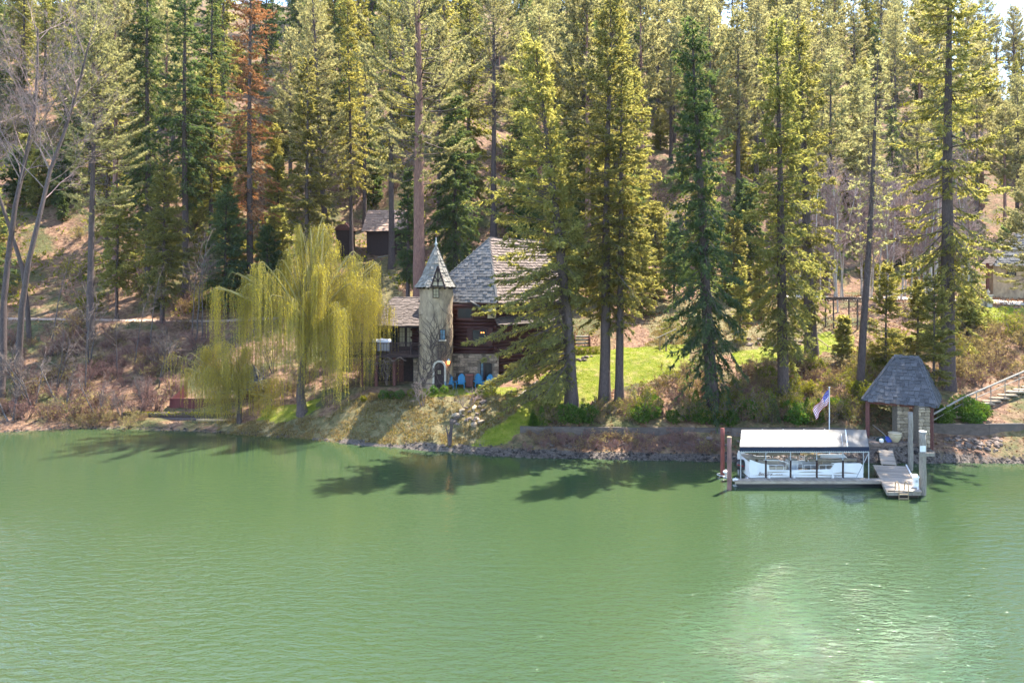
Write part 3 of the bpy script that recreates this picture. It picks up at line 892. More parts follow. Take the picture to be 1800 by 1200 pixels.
def bare_tree(name, label, cat, seed, H, r0, stems=1, spread=.1, levels=((7, .45, .8), (5, .5, .8), (5, .5, .8)), mat='bark_grey',
              tmat='twig_pink', group=None, up=.06, jit=.14, start=.35, leafmat=None, leafn=0, lsize=.12, loc=(0, 0, 0), thin=0.55, lean=(0, 0), rmin=.0065):
    r = np.random.default_rng(seed)
    root = thing(name, label, cat, loc, group)
    a = r.uniform(0, 6.28, stems)
    D = norm(np.stack([np.cos(a) * spread + lean[0], np.sin(a) * spread + lean[1], np.ones(stems)], 1))
    P = np.stack([np.cos(a) * r0 * (stems > 1) * 1.5, np.sin(a) * r0 * (stems > 1) * 1.5, np.full(stems, -.3)], 1)
    L = H * r.uniform(.75, 1.0, stems) if stems > 1 else np.array([H * 1.0])
    Rd = np.full(stems, r0)
    segs, pts, dirs = grow(r, P, D, L, Rd, 8, jit * .5, up, .25)
    V, Fc = prisms(*[np.concatenate([x[q] for x in segs]) for q in range(4)], n=8)
    obj('trunk', mesh_np('trunk', V, Fc, MAT[mat], True), root)
    fine, leafP, leafD = [], [], []
    for li, (nc, lr, ang) in enumerate(levels):
        m, K1, _ = pts.shape
        pi = np.repeat(np.arange(m), nc)
        lo = start if li == 0 else .2
        tt = r.uniform(lo, 1.0, len(pi)) ** .8 * (K1 - 1.001)
        k = tt.astype(int); fr = (tt - k)[:, None]
        Pn = pts[pi, k] * (1 - fr) + pts[pi, k + 1] * fr
        Dn = dirs[pi, np.minimum(k + 1, K1 - 1)]
        rv = norm(np.cross(Dn, r.normal(0, 1, Dn.shape)))
        Dn = norm(Dn * math.cos(ang) + rv * math.sin(ang) * r.uniform(.6, 1.2, (len(pi), 1)))
        Ln = L[pi] * lr * (1 - .45 * tt / K1) * r.uniform(.6, 1.2, len(pi))
        Rn = np.maximum(Rd[pi] * (1 - .6 * tt / K1) * thin, rmin)
        sg, pts, dirs = grow(r, Pn, Dn, Ln, Rn, 4 if li < 2 else 3, jit, up, .5)
        fine += sg
        L, Rd = Ln, Rn
    V, Fc = prisms(*[np.concatenate([x[q] for x in fine]) for q in range(4)], n=3)
    obj('branches', mesh_np('branches', V, Fc, MAT[tmat]), root)['kind'] = 'stuff'
    if leafmat:
        m, K1, _ = pts.shape
        pi = r.integers(0, m, leafn); k = r.integers(0, K1, leafn)
        V, Fc = kites(pts[pi, k] + r.normal(0, .05, (leafn, 3)), norm(r.normal(0, 1, (leafn, 3)) + dirs[pi, k] * .6), r.normal(0, 1, (leafn, 3)),
                      r.uniform(.6, 1.4, leafn) * lsize, r.uniform(.35, .7, leafn) * lsize)
        obj('foliage', mesh_np('foliage', V, Fc, MAT[leafmat]), root)['kind'] = 'stuff'
    return root

def ball_shrub(name, label, seed, rad, leaf, n=700, loc=(0, 0, 0), squash=.9, group=None, cone=False, lsize=.09, stem='twig'):
    """clipped or naturally round shrub: leaves through the volume, stem inside"""
    r = np.random.default_rng(seed)
    root = thing(name, label, 'shrub', loc, group)
    mb = MB()
    for k in range(5):
        a = r.uniform(0, 6.28)
        mb.tube([(0, 0, -.1), (math.cos(a) * rad * .2, math.sin(a) * rad * .2, rad * .6), (math.cos(a) * rad * .6, math.sin(a) * rad * .6, rad * 1.3 * squash)], [.03, .02, .008], 5)
    obj('stem', mb.mesh('stem', MAT[stem]), root)
    d = norm(r.normal(0, 1, (n, 3)))
    rr = rad * r.uniform(.35, 1, n) ** .35 * (1 + .16 * np.sin(d[:, 0] * 5 + d[:, 2] * 4 + seed))
    P = d * rr[:, None]
    if cone:
        z = r.uniform(0, 1, n) ** 1.3
        a = r.uniform(0, 6.28, n)
        q = rad * (1 - z) ** .75 * r.uniform(.75, 1.05, n)
        P = np.stack([np.cos(a) * q, np.sin(a) * q, z * rad * squash * 2 + .05], 1)
        d = norm(np.stack([np.cos(a), np.sin(a), np.full(n, .9)], 1))
    else:
        P[:, 2] = P[:, 2] * squash + rad * squash * .92
    V, Fc = kites(P, norm(d + r.normal(0, .7, (n, 3))), r.normal(0, 1, (n, 3)), r.uniform(.7, 1.5, n) * lsize, r.uniform(.4, .8, n) * lsize)
    obj('foliage', mesh_np('foliage', V, Fc, MAT[leaf]), root)['kind'] = 'stuff'
    return root

def willow(name, label, seed, loc, tops, fork, r0, trunk_pts, n_str=1400, slen=(1.5, 5.5), floor=.8):
    """weeping willow: trunk, arching limbs and hanging strands. tops: limb ends relative to loc"""
    r = np.random.default_rng(seed)
    root = thing(name, label, 'tree', loc)
    C = np.array(trunk_pts); K = 14
    tt = np.linspace(0, 1, K); src = np.linspace(0, 1, len(C))
    Ci = np.stack([np.interp(tt, src, C[:, q]) for q in range(3)], 1)
    obj('trunk', trunk_mesh('trunk', Ci, r0 * (1 - .92 * tt ** 1.3), MAT['bark'], r), root)
    limb, arcs = [], []
    fk = np.array(fork)
    for tp in tops:
        tp = np.array(tp, float)
        for rep in range(5):
            end = tp + r.normal(0, .7, 3) * np.array([1, 1.3, .45])
            mid = fk * .5 + end * .5 + np.array([0, 0, .12 * np.linalg.norm(end - fk)]) + r.normal(0, .3, 3)
            t = np.linspace(0, 1, 9)[:, None]
            c = (1 - t) ** 2 * fk + 2 * t * (1 - t) * mid + t ** 2 * end
            out = end - fk; out[2] = 0; out = out / (np.linalg.norm(out) + .01)
            over = np.array([end + out * .22 + np.array([0, 0, .08]), end + out * .42 + np.array([0, 0, -.10]), end + out * .55 + np.array([0, 0, -.45])])
            c = np.concatenate([c, over])
            rad = np.linspace(r0 * .34 if rep == 0 else r0 * .13, .015, len(c))
            limb.append((c[:-1], c[1:], rad[:-1], rad[1:]))
            arcs.append(c)
    V, Fc = prisms(*[np.concatenate([x[q] for x in limb]) for q in range(4)], n=5)
    obj('branches', mesh_np('branches', V, Fc, MAT['twig_yellow']), root)['kind'] = 'stuff'
    A = np.stack(arcs)
    wt = r.uniform(.15, 1, len(A)) ** 2
    ai = r.choice(len(A), n_str, p=wt / wt.sum())
    t = (0.32 + .68 * r.uniform(0, 1, n_str) ** .8) * (A.shape[1] - 1.01)
    k = t.astype(int); fr = (t - k)[:, None]
    S = A[ai, k] * (1 - fr) + A[ai, k + 1] * fr + r.normal(0, .22, (n_str, 3)) * np.array([1, 1, .5])
    ln = r.uniform(slen[0], slen[1], n_str) * r.uniform(.5, 1, n_str)
    ln = np.minimum(ln, S[:, 2] - floor * r.uniform(.3, 2.2, n_str))
    ok = ln > .3
    S, ln = S[ok], ln[ok]
    m = len(S)
    q = np.maximum((ln / .17).astype(int), 3)
    si = np.repeat(np.arange(m), q)
    first = np.concatenate([[0], np.cumsum(q)[:-1]])
    f = (np.arange(len(si)) - first[si]) / q[si]
    az = r.uniform(0, 6.28, m); sw = r.uniform(.05, .35, m)
    off = np.stack([np.cos(az) * sw, np.sin(az) * sw], 1)
    def pt(s_, f_):
        x = 1 - (1 - np.minimum(f_ * 2.2, 1)) ** 2
        return S[s_] + np.stack([off[s_, 0] * x, off[s_, 1] * x, -ln[s_] * f_ + .1 * np.sin(np.minimum(f_ * 6, 3.1))], 1)
    P = pt(si, f)
    dd = norm(np.array([[0, 0, -1.0]]) + r.normal(0, .33, (len(P), 3)))
    V, Fc = kites(P, dd, r.normal(0, 1, (len(P), 3)), r.uniform(.10, .24, len(P)), r.uniform(.024, .046, len(P)))
    obj('crown', mesh_np('crown', V, Fc, MAT['willow']), root)['kind'] = 'stuff'
    fs = np.linspace(0, .97, 4)
    sg = [(pt(np.arange(m), np.full(m, fs[i])), pt(np.arange(m), np.full(m, fs[i + 1]))) for i in range(3)]
    P0 = np.concatenate([x[0] for x in sg]); P1 = np.concatenate([x[1] for x in sg])
    V, Fc = prisms(P0, P1, np.full(len(P0), .007), np.full(len(P0), .006))
    obj('hanging_twigs', mesh_np('hanging_twigs', V, Fc, MAT['twig_yellow']), root)['kind'] = 'stuff'
    return root

# ------------------------------------------------------------------ masonry and roof pieces
def unit_mesh(name, mat, bev=0.0, chip=0.0, seed=0):
    """one shared piece, x -.5..5, y 0..1, z 0..1, corners taken off"""
    r = random.Random(seed)
    if not bev:
        return MB().obox((-.5, 0, 0), (1, 0, 0), (0, 1, 0), (0, 0, 1)).mesh(name, mat)
    import bmesh
    bm = bmesh.new()
    bmesh.ops.create_cube(bm, size=1)
    for v in bm.verts:
        v.co.y += .5; v.co.z += .5
        v.co += Vector((r.uniform(-chip, chip), r.uniform(-chip, chip), r.uniform(-chip, chip) * .5))
    bmesh.ops.bevel(bm, geom=bm.edges[:], offset=bev, segments=1, affect='EDGES')
    m = bpy.data.meshes.new(name)
    bm.to_mesh(m); bm.free()
    m.materials.append(mat)
    return m

UNITS = {}
def unit(kind, mat, n=1, **k):
    key = (kind, mat)
    if key not in UNITS:
        UNITS[key] = [unit_mesh(kind, MAT[mat], seed=i, **k) for i in range(n)]
    return rng.choice(UNITS[key])

def put(name, mesh, parent, o, ex, ey, ez):
    """object whose unit axes are mapped to the three edge vectors, below parent"""
    ob = bpy.data.objects.new(name, mesh)
    link(ob)
    org = Vector((0, 0, 0)); p = parent
    while p is not None:
        org += Vector(p.location); p = p.parent
    Mx = Matrix(((ex.x, ey.x, ez.x, o.x - org.x), (ex.y, ey.y, ez.y, o.y - org.y), (ex.z, ey.z, ez.z, o.z - org.z), (0, 0, 0, 1)))
    ob.parent = parent
    ob.matrix_local = Mx
    return ob

def shingles(poly, row, wid, mat, parent, single=True, thick=.05, name='shingle'):
    """courses of shakes laid on a plane; poly[0]-poly[1] is the eave. single: every shake an object"""
    p = [Vector(q) for q in poly]
    e = (p[1] - p[0]).normalized()
    n = None
    for q in p[2:]:
        c = (p[1] - p[0]).cross(q - p[0])
        if c.length > 1e-4: n = c.normalized(); break
    if n.z < 0: n = -n
    up = n.cross(e)
    if up.z < 0: up = -up
    P2 = [((q - p[0]).dot(e), (q - p[0]).dot(up)) for q in p]
    vmax = max(v for _, v in P2)
    mb = MB()
    count = 0
    v = -row * .35
    while v < vmax - row * .2:
        vm = min(max(v + row * .55, 0.001), vmax - .001)
        xs = []
        for i in range(len(P2)):
            (a, b), (c, d) = P2[i], P2[(i + 1) % len(P2)]
            if (b > vm) != (d > vm): xs.append(a + (c - a) * (vm - b) / (d - b))
        if len(xs) >= 2:
            u, u1 = min(xs), max(xs)
            u -= rng.uniform(0, .05)
            while u < u1 - .03:
                w = min(wid * rng.uniform(.6, 1.35), u1 - u + .04)
                if u1 - (u + w) < wid * .25: w = u1 - u + .02
                j = rng.uniform(-.12, .12) * row
                lift = thick * rng.uniform(.8, 1.9)
                o = p[0] + e * (u + w / 2) + up * (v + j) + n * lift
                L = up * (row * 1.3) - n * lift
                ex = e * (w - .022)
                if single:
                    put(name, unit('shingle', mat), parent, o, ex, L, n * thick)
                else:
                    mb.obox(o - ex / 2, ex, L, n * thick)
                count += 1
                u += w
        v += row
    if not single:
        o = mb.part(name + '_field', MAT[mat], parent)
        o['kind'] = 'stuff'
    return count

def stones(parent, o, ex, ez, w, h, mat='stone', row=.27, wid=.42, depth=.10, skip=None, name='stone'):
    """coursed rubble on a wall plane; o lower left corner, ex along, ez up"""
    ny = ex.cross(ez)                   # towards the viewer
    z = 0.0
    while z < h - .05:
        rh = min(row * rng.uniform(.7, 1.35), h - z)
        if h - z - rh < .1: rh = h - z
        x = 0.0
        while x < w - .03:
            ww = min(wid * rng.uniform(.5, 1.6), w - x)
            if w - x - ww < .12: ww = w - x
            if not (skip and any(a < x + ww / 2 < b and c < z + rh / 2 < d for a, b, c, d in skip)):
                dp = depth * rng.uniform(.7, 1.3)
                put(name, unit('stone', mat, 6, bev=.16, chip=.06), parent, o + ex * (x + ww / 2) + ez * (z + .012) + ny * (-.03), ex * (ww - .03), ny * (dp + .03), ez * (rh - .03))
            x += ww
        z += rh

def window(parent, o, ex, ez, w, h, cols, rows, glass='glass', frame='darkwood', fw=.06, name='window'):
    """o lower left corner on the wall face, ex/ez unit vectors; frame with glazing bars and a recessed pane"""
    ny = ex.cross(ez)
    mb = MB()
    d = .09
    for a, b, c, e in ((0, 0, w, fw), (0, h - fw, w, fw)):
        mb.obox(o + ex * a + ez * b - ny * .02, ex * c, ez * e, ny * d)
    for a in (0, w - fw):
        mb.obox(o + ex * a + ez * fw - ny * .02, ex * fw, ez * (h - 2 * fw), ny * (d - .003))
    bw = .025
    for k in range(1, cols):
        mb.obox(o + ex * (w * k / cols - bw / 2) + ez * fw + ny * .0, ex * bw, ez * (h - 2 * fw), ny * .05)
    for k in range(1, rows):
        mb.obox(o + ez * (h * k / rows - bw / 2) + ex * fw + ny * .0, ex * (w - 2 * fw), ez * bw, ny * .047)
    f = mb.part(name, MAT[frame], parent)
    g = MB().obox(o + ex * fw + ez * fw + ny * .004, ex * (w - 2 * fw), ez * (h - 2 * fw), ny * .012).part('pane', MAT[glass], f)
    return f

def logs(parent, a, b, z0, z1, r=.16, mat='log', skip=None):
    """stacked round logs from a to b (ground points), each one a part"""
    a, b = Vector((a.x, a.y, 0)), Vector((b.x, b.y, 0))
    d = (b - a).normalized()
    z = z0 + r
    k = 0
    while z < z1:
        ov = .22 if k % 2 else .06
        rr = r * rng.uniform(.97, 1.06)
        jz = rng.uniform(-.01, .01)
        mb = MB().tube([a - d * ov + Vector((0, 0, z + jz)), (a + b) / 2 + Vector((0, 0, z + jz + rng.uniform(-.01, .01))), b + d * ov + Vector((0, 0, z + jz))], [rr, rr * 1.02, rr * .97], 10)
        mb.part('log', MAT[mat], parent, True)
        z += r * 1.96
        k += 1

EX, EZ = Vector((1, 0, 0)), Vector((0, 0, 1))
ZT = 3.62                                            # level of the terrace
# ------------------------------------------------------------------ the house
house = thing('log_house', 'storybook log and stone house with round stucco tower and steep shingled roofs above the river', 'house', (XW(800, 60), 60, ZT))
TX, TY, TR = XW(766.5, 60), 60.0, 1.46
# tower
mb = MB()
prof = []
for k in range(26):
    z = -.4 + 9.15 * k / 25
    prof.append((TR + .14 * max(0, 1 - (z + .4) / 3.2) ** 1.5 + rng.uniform(-.014, .014), z))
mb.lathe((TX, TY, ZT), prof, 40)
for i, v in enumerate(mb.v):
    j = .02 * math.sin(i * 1.7) + .02 * math.sin(v[0] * 3 + v[2] * 1.4) + .015 * math.sin(v[2] * 4.1 + v[0] * 5)
    mb.v[i] = (v[0] + (v[0] - TX) * j, v[1] + (v[1] - TY) * j, v[2])
mb.part('tower_wall', MAT['stucco'], house, True)
ZE, ZA = 12.32, 15.75
mb = MB()
RE = 1.80
ring = lambda rr, z: [Vector((TX + rr * math.cos(R(22.5 + 45 * k)), TY + rr * math.sin(R(22.5 + 45 * k)), z)) for k in range(8)]
r0_, r1_, r2_ = ring(RE, ZE), ring(RE * .70, ZE + .80), ring(.06, ZA)
mb.add(r0_ + r1_ + r2_, [(k, (k + 1) % 8, 8 + (k + 1) % 8, 8 + k) for k in range(8)] + [(8 + k, 8 + (k + 1) % 8, 16 + (k + 1) % 8, 16 + k) for k in range(8)] + [tuple(range(8))[::-1], tuple(range(16, 24))])
troof = mb.part('tower_roof', MAT['roof_under'], house)
nsh = 0
for k in range(8):
    front = k in (3, 4, 5, 6, 7)
    nsh += shingles([r0_[k], r0_[(k + 1) % 8], r1_[(k + 1) % 8], r1_[k]], .27, .30, 'shake_tower', troof, front)
    nsh += shingles([r1_[k], r1_[(k + 1) % 8], r2_[(k + 1) % 8], r2_[k]], .27, .30, 'shake_tower', troof, front)
mb = MB()
for k in range(8):                                     # hip caps
    mb.bar(r1_[k] + Vector((0, 0, .06)), r2_[k] + Vector((0, 0, .06)), .10, .04)
    mb.bar(r0_[k] + Vector((0, 0, .06)), r1_[k] + Vector((0, 0, .06)), .10, .04)
mb.part('hip_cap', MAT['shake_tower'], troof)
MB().lathe((TX, TY, ZA - .12), [(.11, 0), (.13, .08), (.06, .16), (.05, .28), (.13, .40), (.11, .50), (.05, .62), (.035, .8), (.004, 1.05)], 10).part('finial', MAT['copper'], troof, True)
for k in range(20):                                    # eave brackets
    a = 2 * math.pi * k / 20
    d = Vector((math.cos(a), math.sin(a), 0))
    MB().obox(Vector((TX, TY, ZE - .20)) + d * (TR - .03) - d.cross(EZ) * .04, d * .30, d.cross(EZ) * .08, EZ * .17).part('bracket', MAT['darkwood'], house)
# little half-timbered gable on the tower roof
gx0, gy0 = XW(769.3, 58), TY - RE * .93 - .06
gw, gh = 1.06, 1.72
pl, pr_, pt_ = Vector((gx0 - gw / 2, gy0, ZE - .05)), Vector((gx0 + gw / 2, gy0, ZE - .05)), Vector((gx0, gy0, ZE - .05 + gh))
gable = MB().prism([pl, pr_, pt_], (0, 1.3, 0)).part('dormer', MAT['plaster'], house)
mb = MB()
f = Vector((0, -.05, 0))
mb.bar(pl + f - EX * .09 + EZ * -.05, pt_ + f + EZ * .10, .16, .13); mb.bar(pr_ + f + EX * .09 + EZ * -.05, pt_ + f + EZ * .10, .16, .13)
mb.bar(pl + f * 1.1 + EZ * .09, pr_ + f * 1.1 + EZ * .09, .13, .12)
mb.bar(Vector((gx0, gy0 - .05, ZE)), pt_ + f * .8 - EZ * .15, .10, .09)
mb.bar(Vector((gx0 - .02, gy0 - .052, ZE + .42)), Vector((gx0 - .23, gy0 - .052, ZE + .88)), .08, .07)
mb.bar(Vector((gx0 + .02, gy0 - .053, ZE + .42)), Vector((gx0 + .23, gy0 - .053, ZE + .88)), .08, .07)
mb.bar(Vector((gx0 - .02, gy0 - .054, ZE + .42)), Vector((gx0 - .35, gy0 - .054, ZE + .52)), .07, .06)
mb.bar(Vector((gx0 + .02, gy0 - .055, ZE + .42)), Vector((gx0 + .35, gy0 - .055, ZE + .52)), .07, .06)
mb.part('timber_framing', MAT['darkwood'], gable)
def on_tower(px, py):
    x = XW(px, 58.6)
    y = TY - math.sqrt(max(.05, (TR + .03) ** 2 - (x - TX) ** 2))
    return Vector((x, y, HC - (py - HOR) / F * y))
o = on_tower(766.8, 523.6); window(house, o + Vector((-.28, -.06, 0)), EX, EZ, .55, .86, 2, 3, 'glass_warm', 'darkwood', .05)
o = on_tower(778, 597); window(house, o + Vector((-.25, -.12, 0)), EX, EZ, .50, .90, 2, 2, 'glass_blue', 'darkwood', .045)
MB().box(o + Vector((0, -.12, -.04)), (.62, .22, .08)).part('window_sill', MAT['trimstone'], house)
# arched door in the tower
dx = XW(772.3, 58.5); dy = TY - TR - .06
mb = MB()
arch = [(-.42, 0), (.42, 0)] + [(.42 * math.cos(R(a)), 1.82 + .42 * math.sin(R(a))) for a in range(0, 181, 15)]
arch2 = [(.58 * math.cos(R(a)), 1.82 + .58 * math.sin(R(a))) for a in range(0, 181, 15)]
door = MB().prism([(dx + a, dy, ZT + b) for a, b in arch], (0, .22, 0)).part('door', MAT['darkwood'], house)
for sx in (-1, 1):
    MB().obox((dx + sx * .50 - .08, dy - .08, ZT), (.16, 0, 0), (0, .34, 0), (0, 0, 1.82)).part('door_jamb', MAT['trimstone'], house)
ia = [(.42 * math.cos(R(a)), 1.82 + .42 * math.sin(R(a))) for a in range(0, 181, 15)]
for k in range(12):
    q = [arch2[k], arch2[k + 1], ia[k + 1], ia[k]]
    MB().prism([(dx + a, dy - .08, ZT + b) for a, b in q], (0, .34, 0)).part('arch_stone', MAT['trimstone'], house)
mb = MB()
for k in range(5): mb.box((dx - .32 + k * .16, dy - .012, ZT + 1.0), (.142, .03, 1.9))
mb.part('door_plank', MAT['darkwood'], door)
window(door, Vector((dx - .17, dy - .04, ZT + 1.22)), EX, EZ, .34, .38, 2, 2, 'glass_warm', 'darkwood', .03, 'door_window')
MB().box((dx + .3, dy - .06, ZT + 1.0), (.05, .06, .14)).part('door_handle', MAT['black'], door)
# lantern beside the door
lx, ly, lz = XW(788.5, 58.9), 59.05, HC - (636 - HOR) / F * 58.9
lan = thing('wall_lantern', 'lit amber lantern on the tower beside the arched door', 'lamp', (lx, ly, lz - .2))
MB().box((lx, ly + .05, lz + .05), (.05, .55, .05)).part('bracket', MAT['black'], lan)
MB().lathe((lx, ly - .15, lz - .2), [(.07, 0), (.10, .04), (.13, .28), (.12, .3)], 8).part('lamp_glass', MAT['lamp'], lan)
MB().lathe((lx, ly - .15, lz + .10), [(.17, 0), (.15, .05), (.05, .16), (.01, .22)], 8).part('cap', MAT['steel'], lan)
pl_d = bpy.data.lights.new('lantern_light', 'POINT'); pl_d.energy = 1.5; pl_d.color = (1, .45, .12); pl_d.shadow_soft_size = .1
po = bpy.data.objects.new('lantern_light', pl_d); link(po); po.parent = lan; po.location = (0, -.5, .1)

# main block, right of the tower
ca, cb = Vector((XW(792, 61.2), 61.2, 0)), Vector((XW(872, 60.9), 60.9, 0))
cc = Vector((XW(985, 66.2), 66.2, 0))
ZS = 6.30                                             # top of the stone storey
core = MB()
core.prism([(ca.x, ca.y + .2, ZT - .5), (cb.x - .1, cb.y + .2, ZT - .5), (cc.x - .2, cc.y + .3, ZT - .5), (cc.x - 3, cc.y + 6, ZT - .5), (ca.x, 71, ZT - .5)], (0, 0, 7.2 + .5))
core.part('wall', MAT['darkwood'], house)
logs(house, ca, cb, ZS, 10.75)
logs(house, cb, cc, ZS, 10.75)
logs(house, cb + Vector((.1, .05, 0)), cc, 4.6, ZS)
fx = (cb - ca).normalized()
wst = MB().obox((ca.x, ca.y - .12, ZT - .5), fx * ((cb - ca).length + .25), Vector((0, .3, 0)), EZ * (ZS - ZT + .5)).part('stone_wall', MAT['mortar'], house)
wl_ = (cb - ca).length + .25
o = Vector((ca.x, ca.y - .12, ZT - .2))
d0 = XW(844, 60.9) - ca.x; d1 = XW(865, 60.9) - ca.x
stones(wst, o, fx, EZ, wl_, ZS - ZT + .2, skip=[(d0 - .1, d1 + .05, .2, 2.2)])
# glass door in the stone storey
dg = Vector((ca.x + d0, ca.y - .30, ZT - .02))
window(house, dg, fx, EZ, .34, 1.95, 1, 5, 'glass_blue', 'darkwood', .06, 'side_light')
window(house, dg + fx * .36, fx, EZ, .72, 1.95, 2, 1, 'glass', 'darkwood', .08, 'glass_door')
# log wall windows
def wall_pt(px, py, y): return W(px, py, y)
p0 = W(804, 560, 60.95); window(house, p0, fx, EZ, 1.36, .98, 2, 1, 'glass', 'log', .09)
MB().obox(p0 + Vector((-.1, -.16, -.09)), fx * 1.58, Vector((0, .2, 0)), EZ * .09).part('window_sill', MAT['brownwood'], house)
p0 = W(829, 606, 60.85); wf = window(house, p0, fx, EZ, 1.42, 1.42, 2, 1, 'glass', 'log', .09)
for k in (0, 1):
    MB().box(p0 + fx * (.88 + k * .2) + EZ * 1.1 + Vector((0, -.03, 0)), (.11, .03, .09)).part('amber_spot', MAT['lamp'], wf)  # small emissive amber boxes just in front of the pane
for dxx in (-.42, 1.44):
    MB().obox(p0 + fx * dxx + Vector((0, -.03, -.06)), fx * .40, Vector((0, .07, 0)), EZ * 1.55).part('shutter', MAT['log'], house)
# plaster patch and brace under the eave
p0 = W(857, 559, 60.72)
MB().obox(p0, fx * .76, Vector((0, .08, 0)), EZ * 1.25).part('plaster_panel', MAT['plaster'], house)
MB().bar(W(853, 545, 60.6), W(866, 532, 60.6), .12, .12).part('brace', MAT['darkwood'], house)
a, b = W(829, 534, 60.5), W(868, 558, 60.35)
c, d = W(905, 570, 60.6), Vector((0, 0, 0))
shed = MB().obox(a, b - a, Vector((.3, 2.0, .1)), EZ * .09).part('porch_roof', MAT['roof_under'], house)
shingles([b + EZ * .1, b + EZ * .1 + Vector((.3, 2.0, .1)), a + EZ * .1 + Vector((.3, 2.0, .1)), a + EZ * .1], .28, .3, 'shake', shed, False)
r_a, r_b = Vector((cb.x + .15, cb.y - .9, 8.95)), Vector((cc.x + .5, cc.y - 1.1, 8.95))
r_c, r_d = Vector((cc.x, cc.y + .1, 9.9)), Vector((cb.x - .2, cb.y + .1, 9.9))
shed2 = MB().prism([r_a, r_b, r_c, r_d], (0, 0, -.12)).part('lower_roof', MAT['roof_under'], house)
shingles([r_a, r_b, r_c, r_d], .30, .34, 'shake_brown', shed2, False)
# main roof
zl = 10.92
Lc, Cc = W(738, 531, 62.8), W(874, 531, 60.15); Lc.z = zl; Cc.z = zl
Rc_ = W(1004, 531, 66.6); Rc_.z = zl
Ap, Bp = W(860, 420, 64.6), W(948, 420, 69.0); Bp.z = Ap.z
BL, BR = Vector((Lc.x + 1.6, 72, zl)), Vector((Rc_.x - 3, 73, zl))
mb = MB().add([Lc, Cc, Rc_, BR, BL, Ap, Bp], [(0, 1, 5), (1, 2, 6, 5), (2, 3, 6), (3, 4, 5, 6), (4, 0, 5), (4, 3, 2, 1, 0)])
mroof = mb.part('main_roof', MAT['roof_under'], house)
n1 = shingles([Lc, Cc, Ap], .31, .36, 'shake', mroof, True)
n2 = shingles([Cc, Rc_, Bp, Ap], .31, .36, 'shake_sun', mroof, False)  # right slope takes the sunlit copy of the shakes
shingles([BL, Lc, Ap], .31, .5, 'shake', mroof, False)
shingles([Rc_, BR, Bp], .31, .5, 'shake', mroof, False)
shingles([BR, BL, Ap, Bp], .31, .6, 'shake', mroof, False)
mb = MB()
for a, b in ((Cc, Ap), (Lc, Ap), (Ap, Bp), (Rc_, Bp)): mb.bar(a + EZ * .09, b + EZ * .09, .2, .07)
mb.part('ridge_cap', MAT['shake'], mroof)
mb = MB()
for a, b in ((Lc, Cc), (Cc, Rc_)): mb.bar(a - EZ * .08, b - EZ * .08, .05, .16)
mb.part('fascia', MAT['brownwood'], house)
# left wing
EL, ER = W(648, 573, 60.9), W(752, 573, 60.9); ER.z = EL.z
RL, RR = W(692, 524.5, 65.4), W(752, 524.5, 65.4); RR.z = RL.z
BLw, BRw = Vector((EL.x + .3, 70, EL.z)), Vector((ER.x, 70, EL.z))
wroof = MB().add([EL, ER, BRw, BLw, RL, RR], [(0, 1, 5, 4), (1, 2, 5), (2, 3, 4, 5), (3, 0, 4), (3, 2, 1, 0)]).part('wing_roof', MAT['roof_under'], house)
n3 = shingles([EL, ER, RR, RL], .25, .36, 'shake_brown', wroof, True)
shingles([BLw, EL, RL], .25, .36, 'shake_brown', wroof, False)
shingles([BRw, BLw, RL, RR], .28, .5, 'shake_brown', wroof, False)
mb = MB(); mb.bar(EL + EZ * .07, RL + EZ * .09, .16, .06); mb.bar(RL + EZ * .08, RR + EZ * .08, .2, .06)
mb.part('ridge_cap', MAT['shake_brown'], wroof)
MB().bar(EL - EZ * .07, ER - EZ * .07, .05, .15).part('fascia', MAT['darkwood'], house)
ZD = 6.42                                             # deck level
wx0, wx1, wy = XW(655, 62.6), XW(745, 62.6), 62.6
mb = MB().obox((wx0, wy, ZT - .4), (wx1 - wx0, 0, 0), (0, 7.2, 0), (0, 0, EL.z - ZT + .35))
mb.part('wing_wall', MAT['darkwood'], house)
xw = wx0 + .1
for k, px in enumerate((662, 675.5, 688, 701.5, 714.5)):
    x = XW(px, 62.5)
    window(house, Vector((x, wy - .04, ZD + .35)), EX, EZ, .56, 1.85, 2, 4, 'glass_warm' if k >= 3 else 'glass', 'darkwood', .05)
mb = MB()
for k in range(3):
    logs(house, Vector((XW(726, 62.3), 62.35, 0)), Vector((XW(742, 62.2), 62.3, 0)), ZD + .1 + k * .75, ZD + .8 + k * .75, .12)
# deck with railing
dk0, dk1, dyf = XW(590, 60), TX - TR * .8, 59.7
dkb = MB().obox((dk0, dyf, ZD - .30), (dk1 - dk0, 0, 0), (0, wy - dyf, 0), (0, 0, .30)).part('deck', MAT['darkwood'], house)
rail = MB()
rail.bar((dk0, dyf + .05, ZD + .95), (dk1 - .1, dyf + .05, ZD + .95), .10, .08)
rail.bar((dk0, dyf + .05, ZD + .14), (dk1 - .1, dyf + .05, ZD + .14), .06, .07)
rail = rail.part('railing', MAT['darkwood'], house)
x = dk0 + .06
bal = MB().box((0, 0, .41), (.045, .045, .80)).mesh('baluster', MAT['darkwood'])
while x < dk1 - .2:
    b = obj('baluster', bal, rail); b.location = Vector((x, dyf + .05, ZD + .13)) - Vector(house.location); x += .135
for px in (592, 634, 661, 686, 722):
    MB().box((XW(px, 59.7), dyf + .02, ZD + .5), (.13, .13, 1.12)).part('railing_post', MAT['darkwood'], house)
for px, yy in ((636, 59.85), (661.5, 59.8), (693, 60.2), (600, 59.9)):
    MB().box((XW(px, yy), yy, (ZT + ZD) / 2 - .3), (.26, .26, ZD - ZT + .35)).part('post', MAT['brownwood'], house)
MB().obox((XW(690, 62.4), 62.42, ZT - .1), (1.0, 0, 0), (0, .1, 0), (0, 0, 2.1)).part('cellar_door', MAT['brownwood'], house)
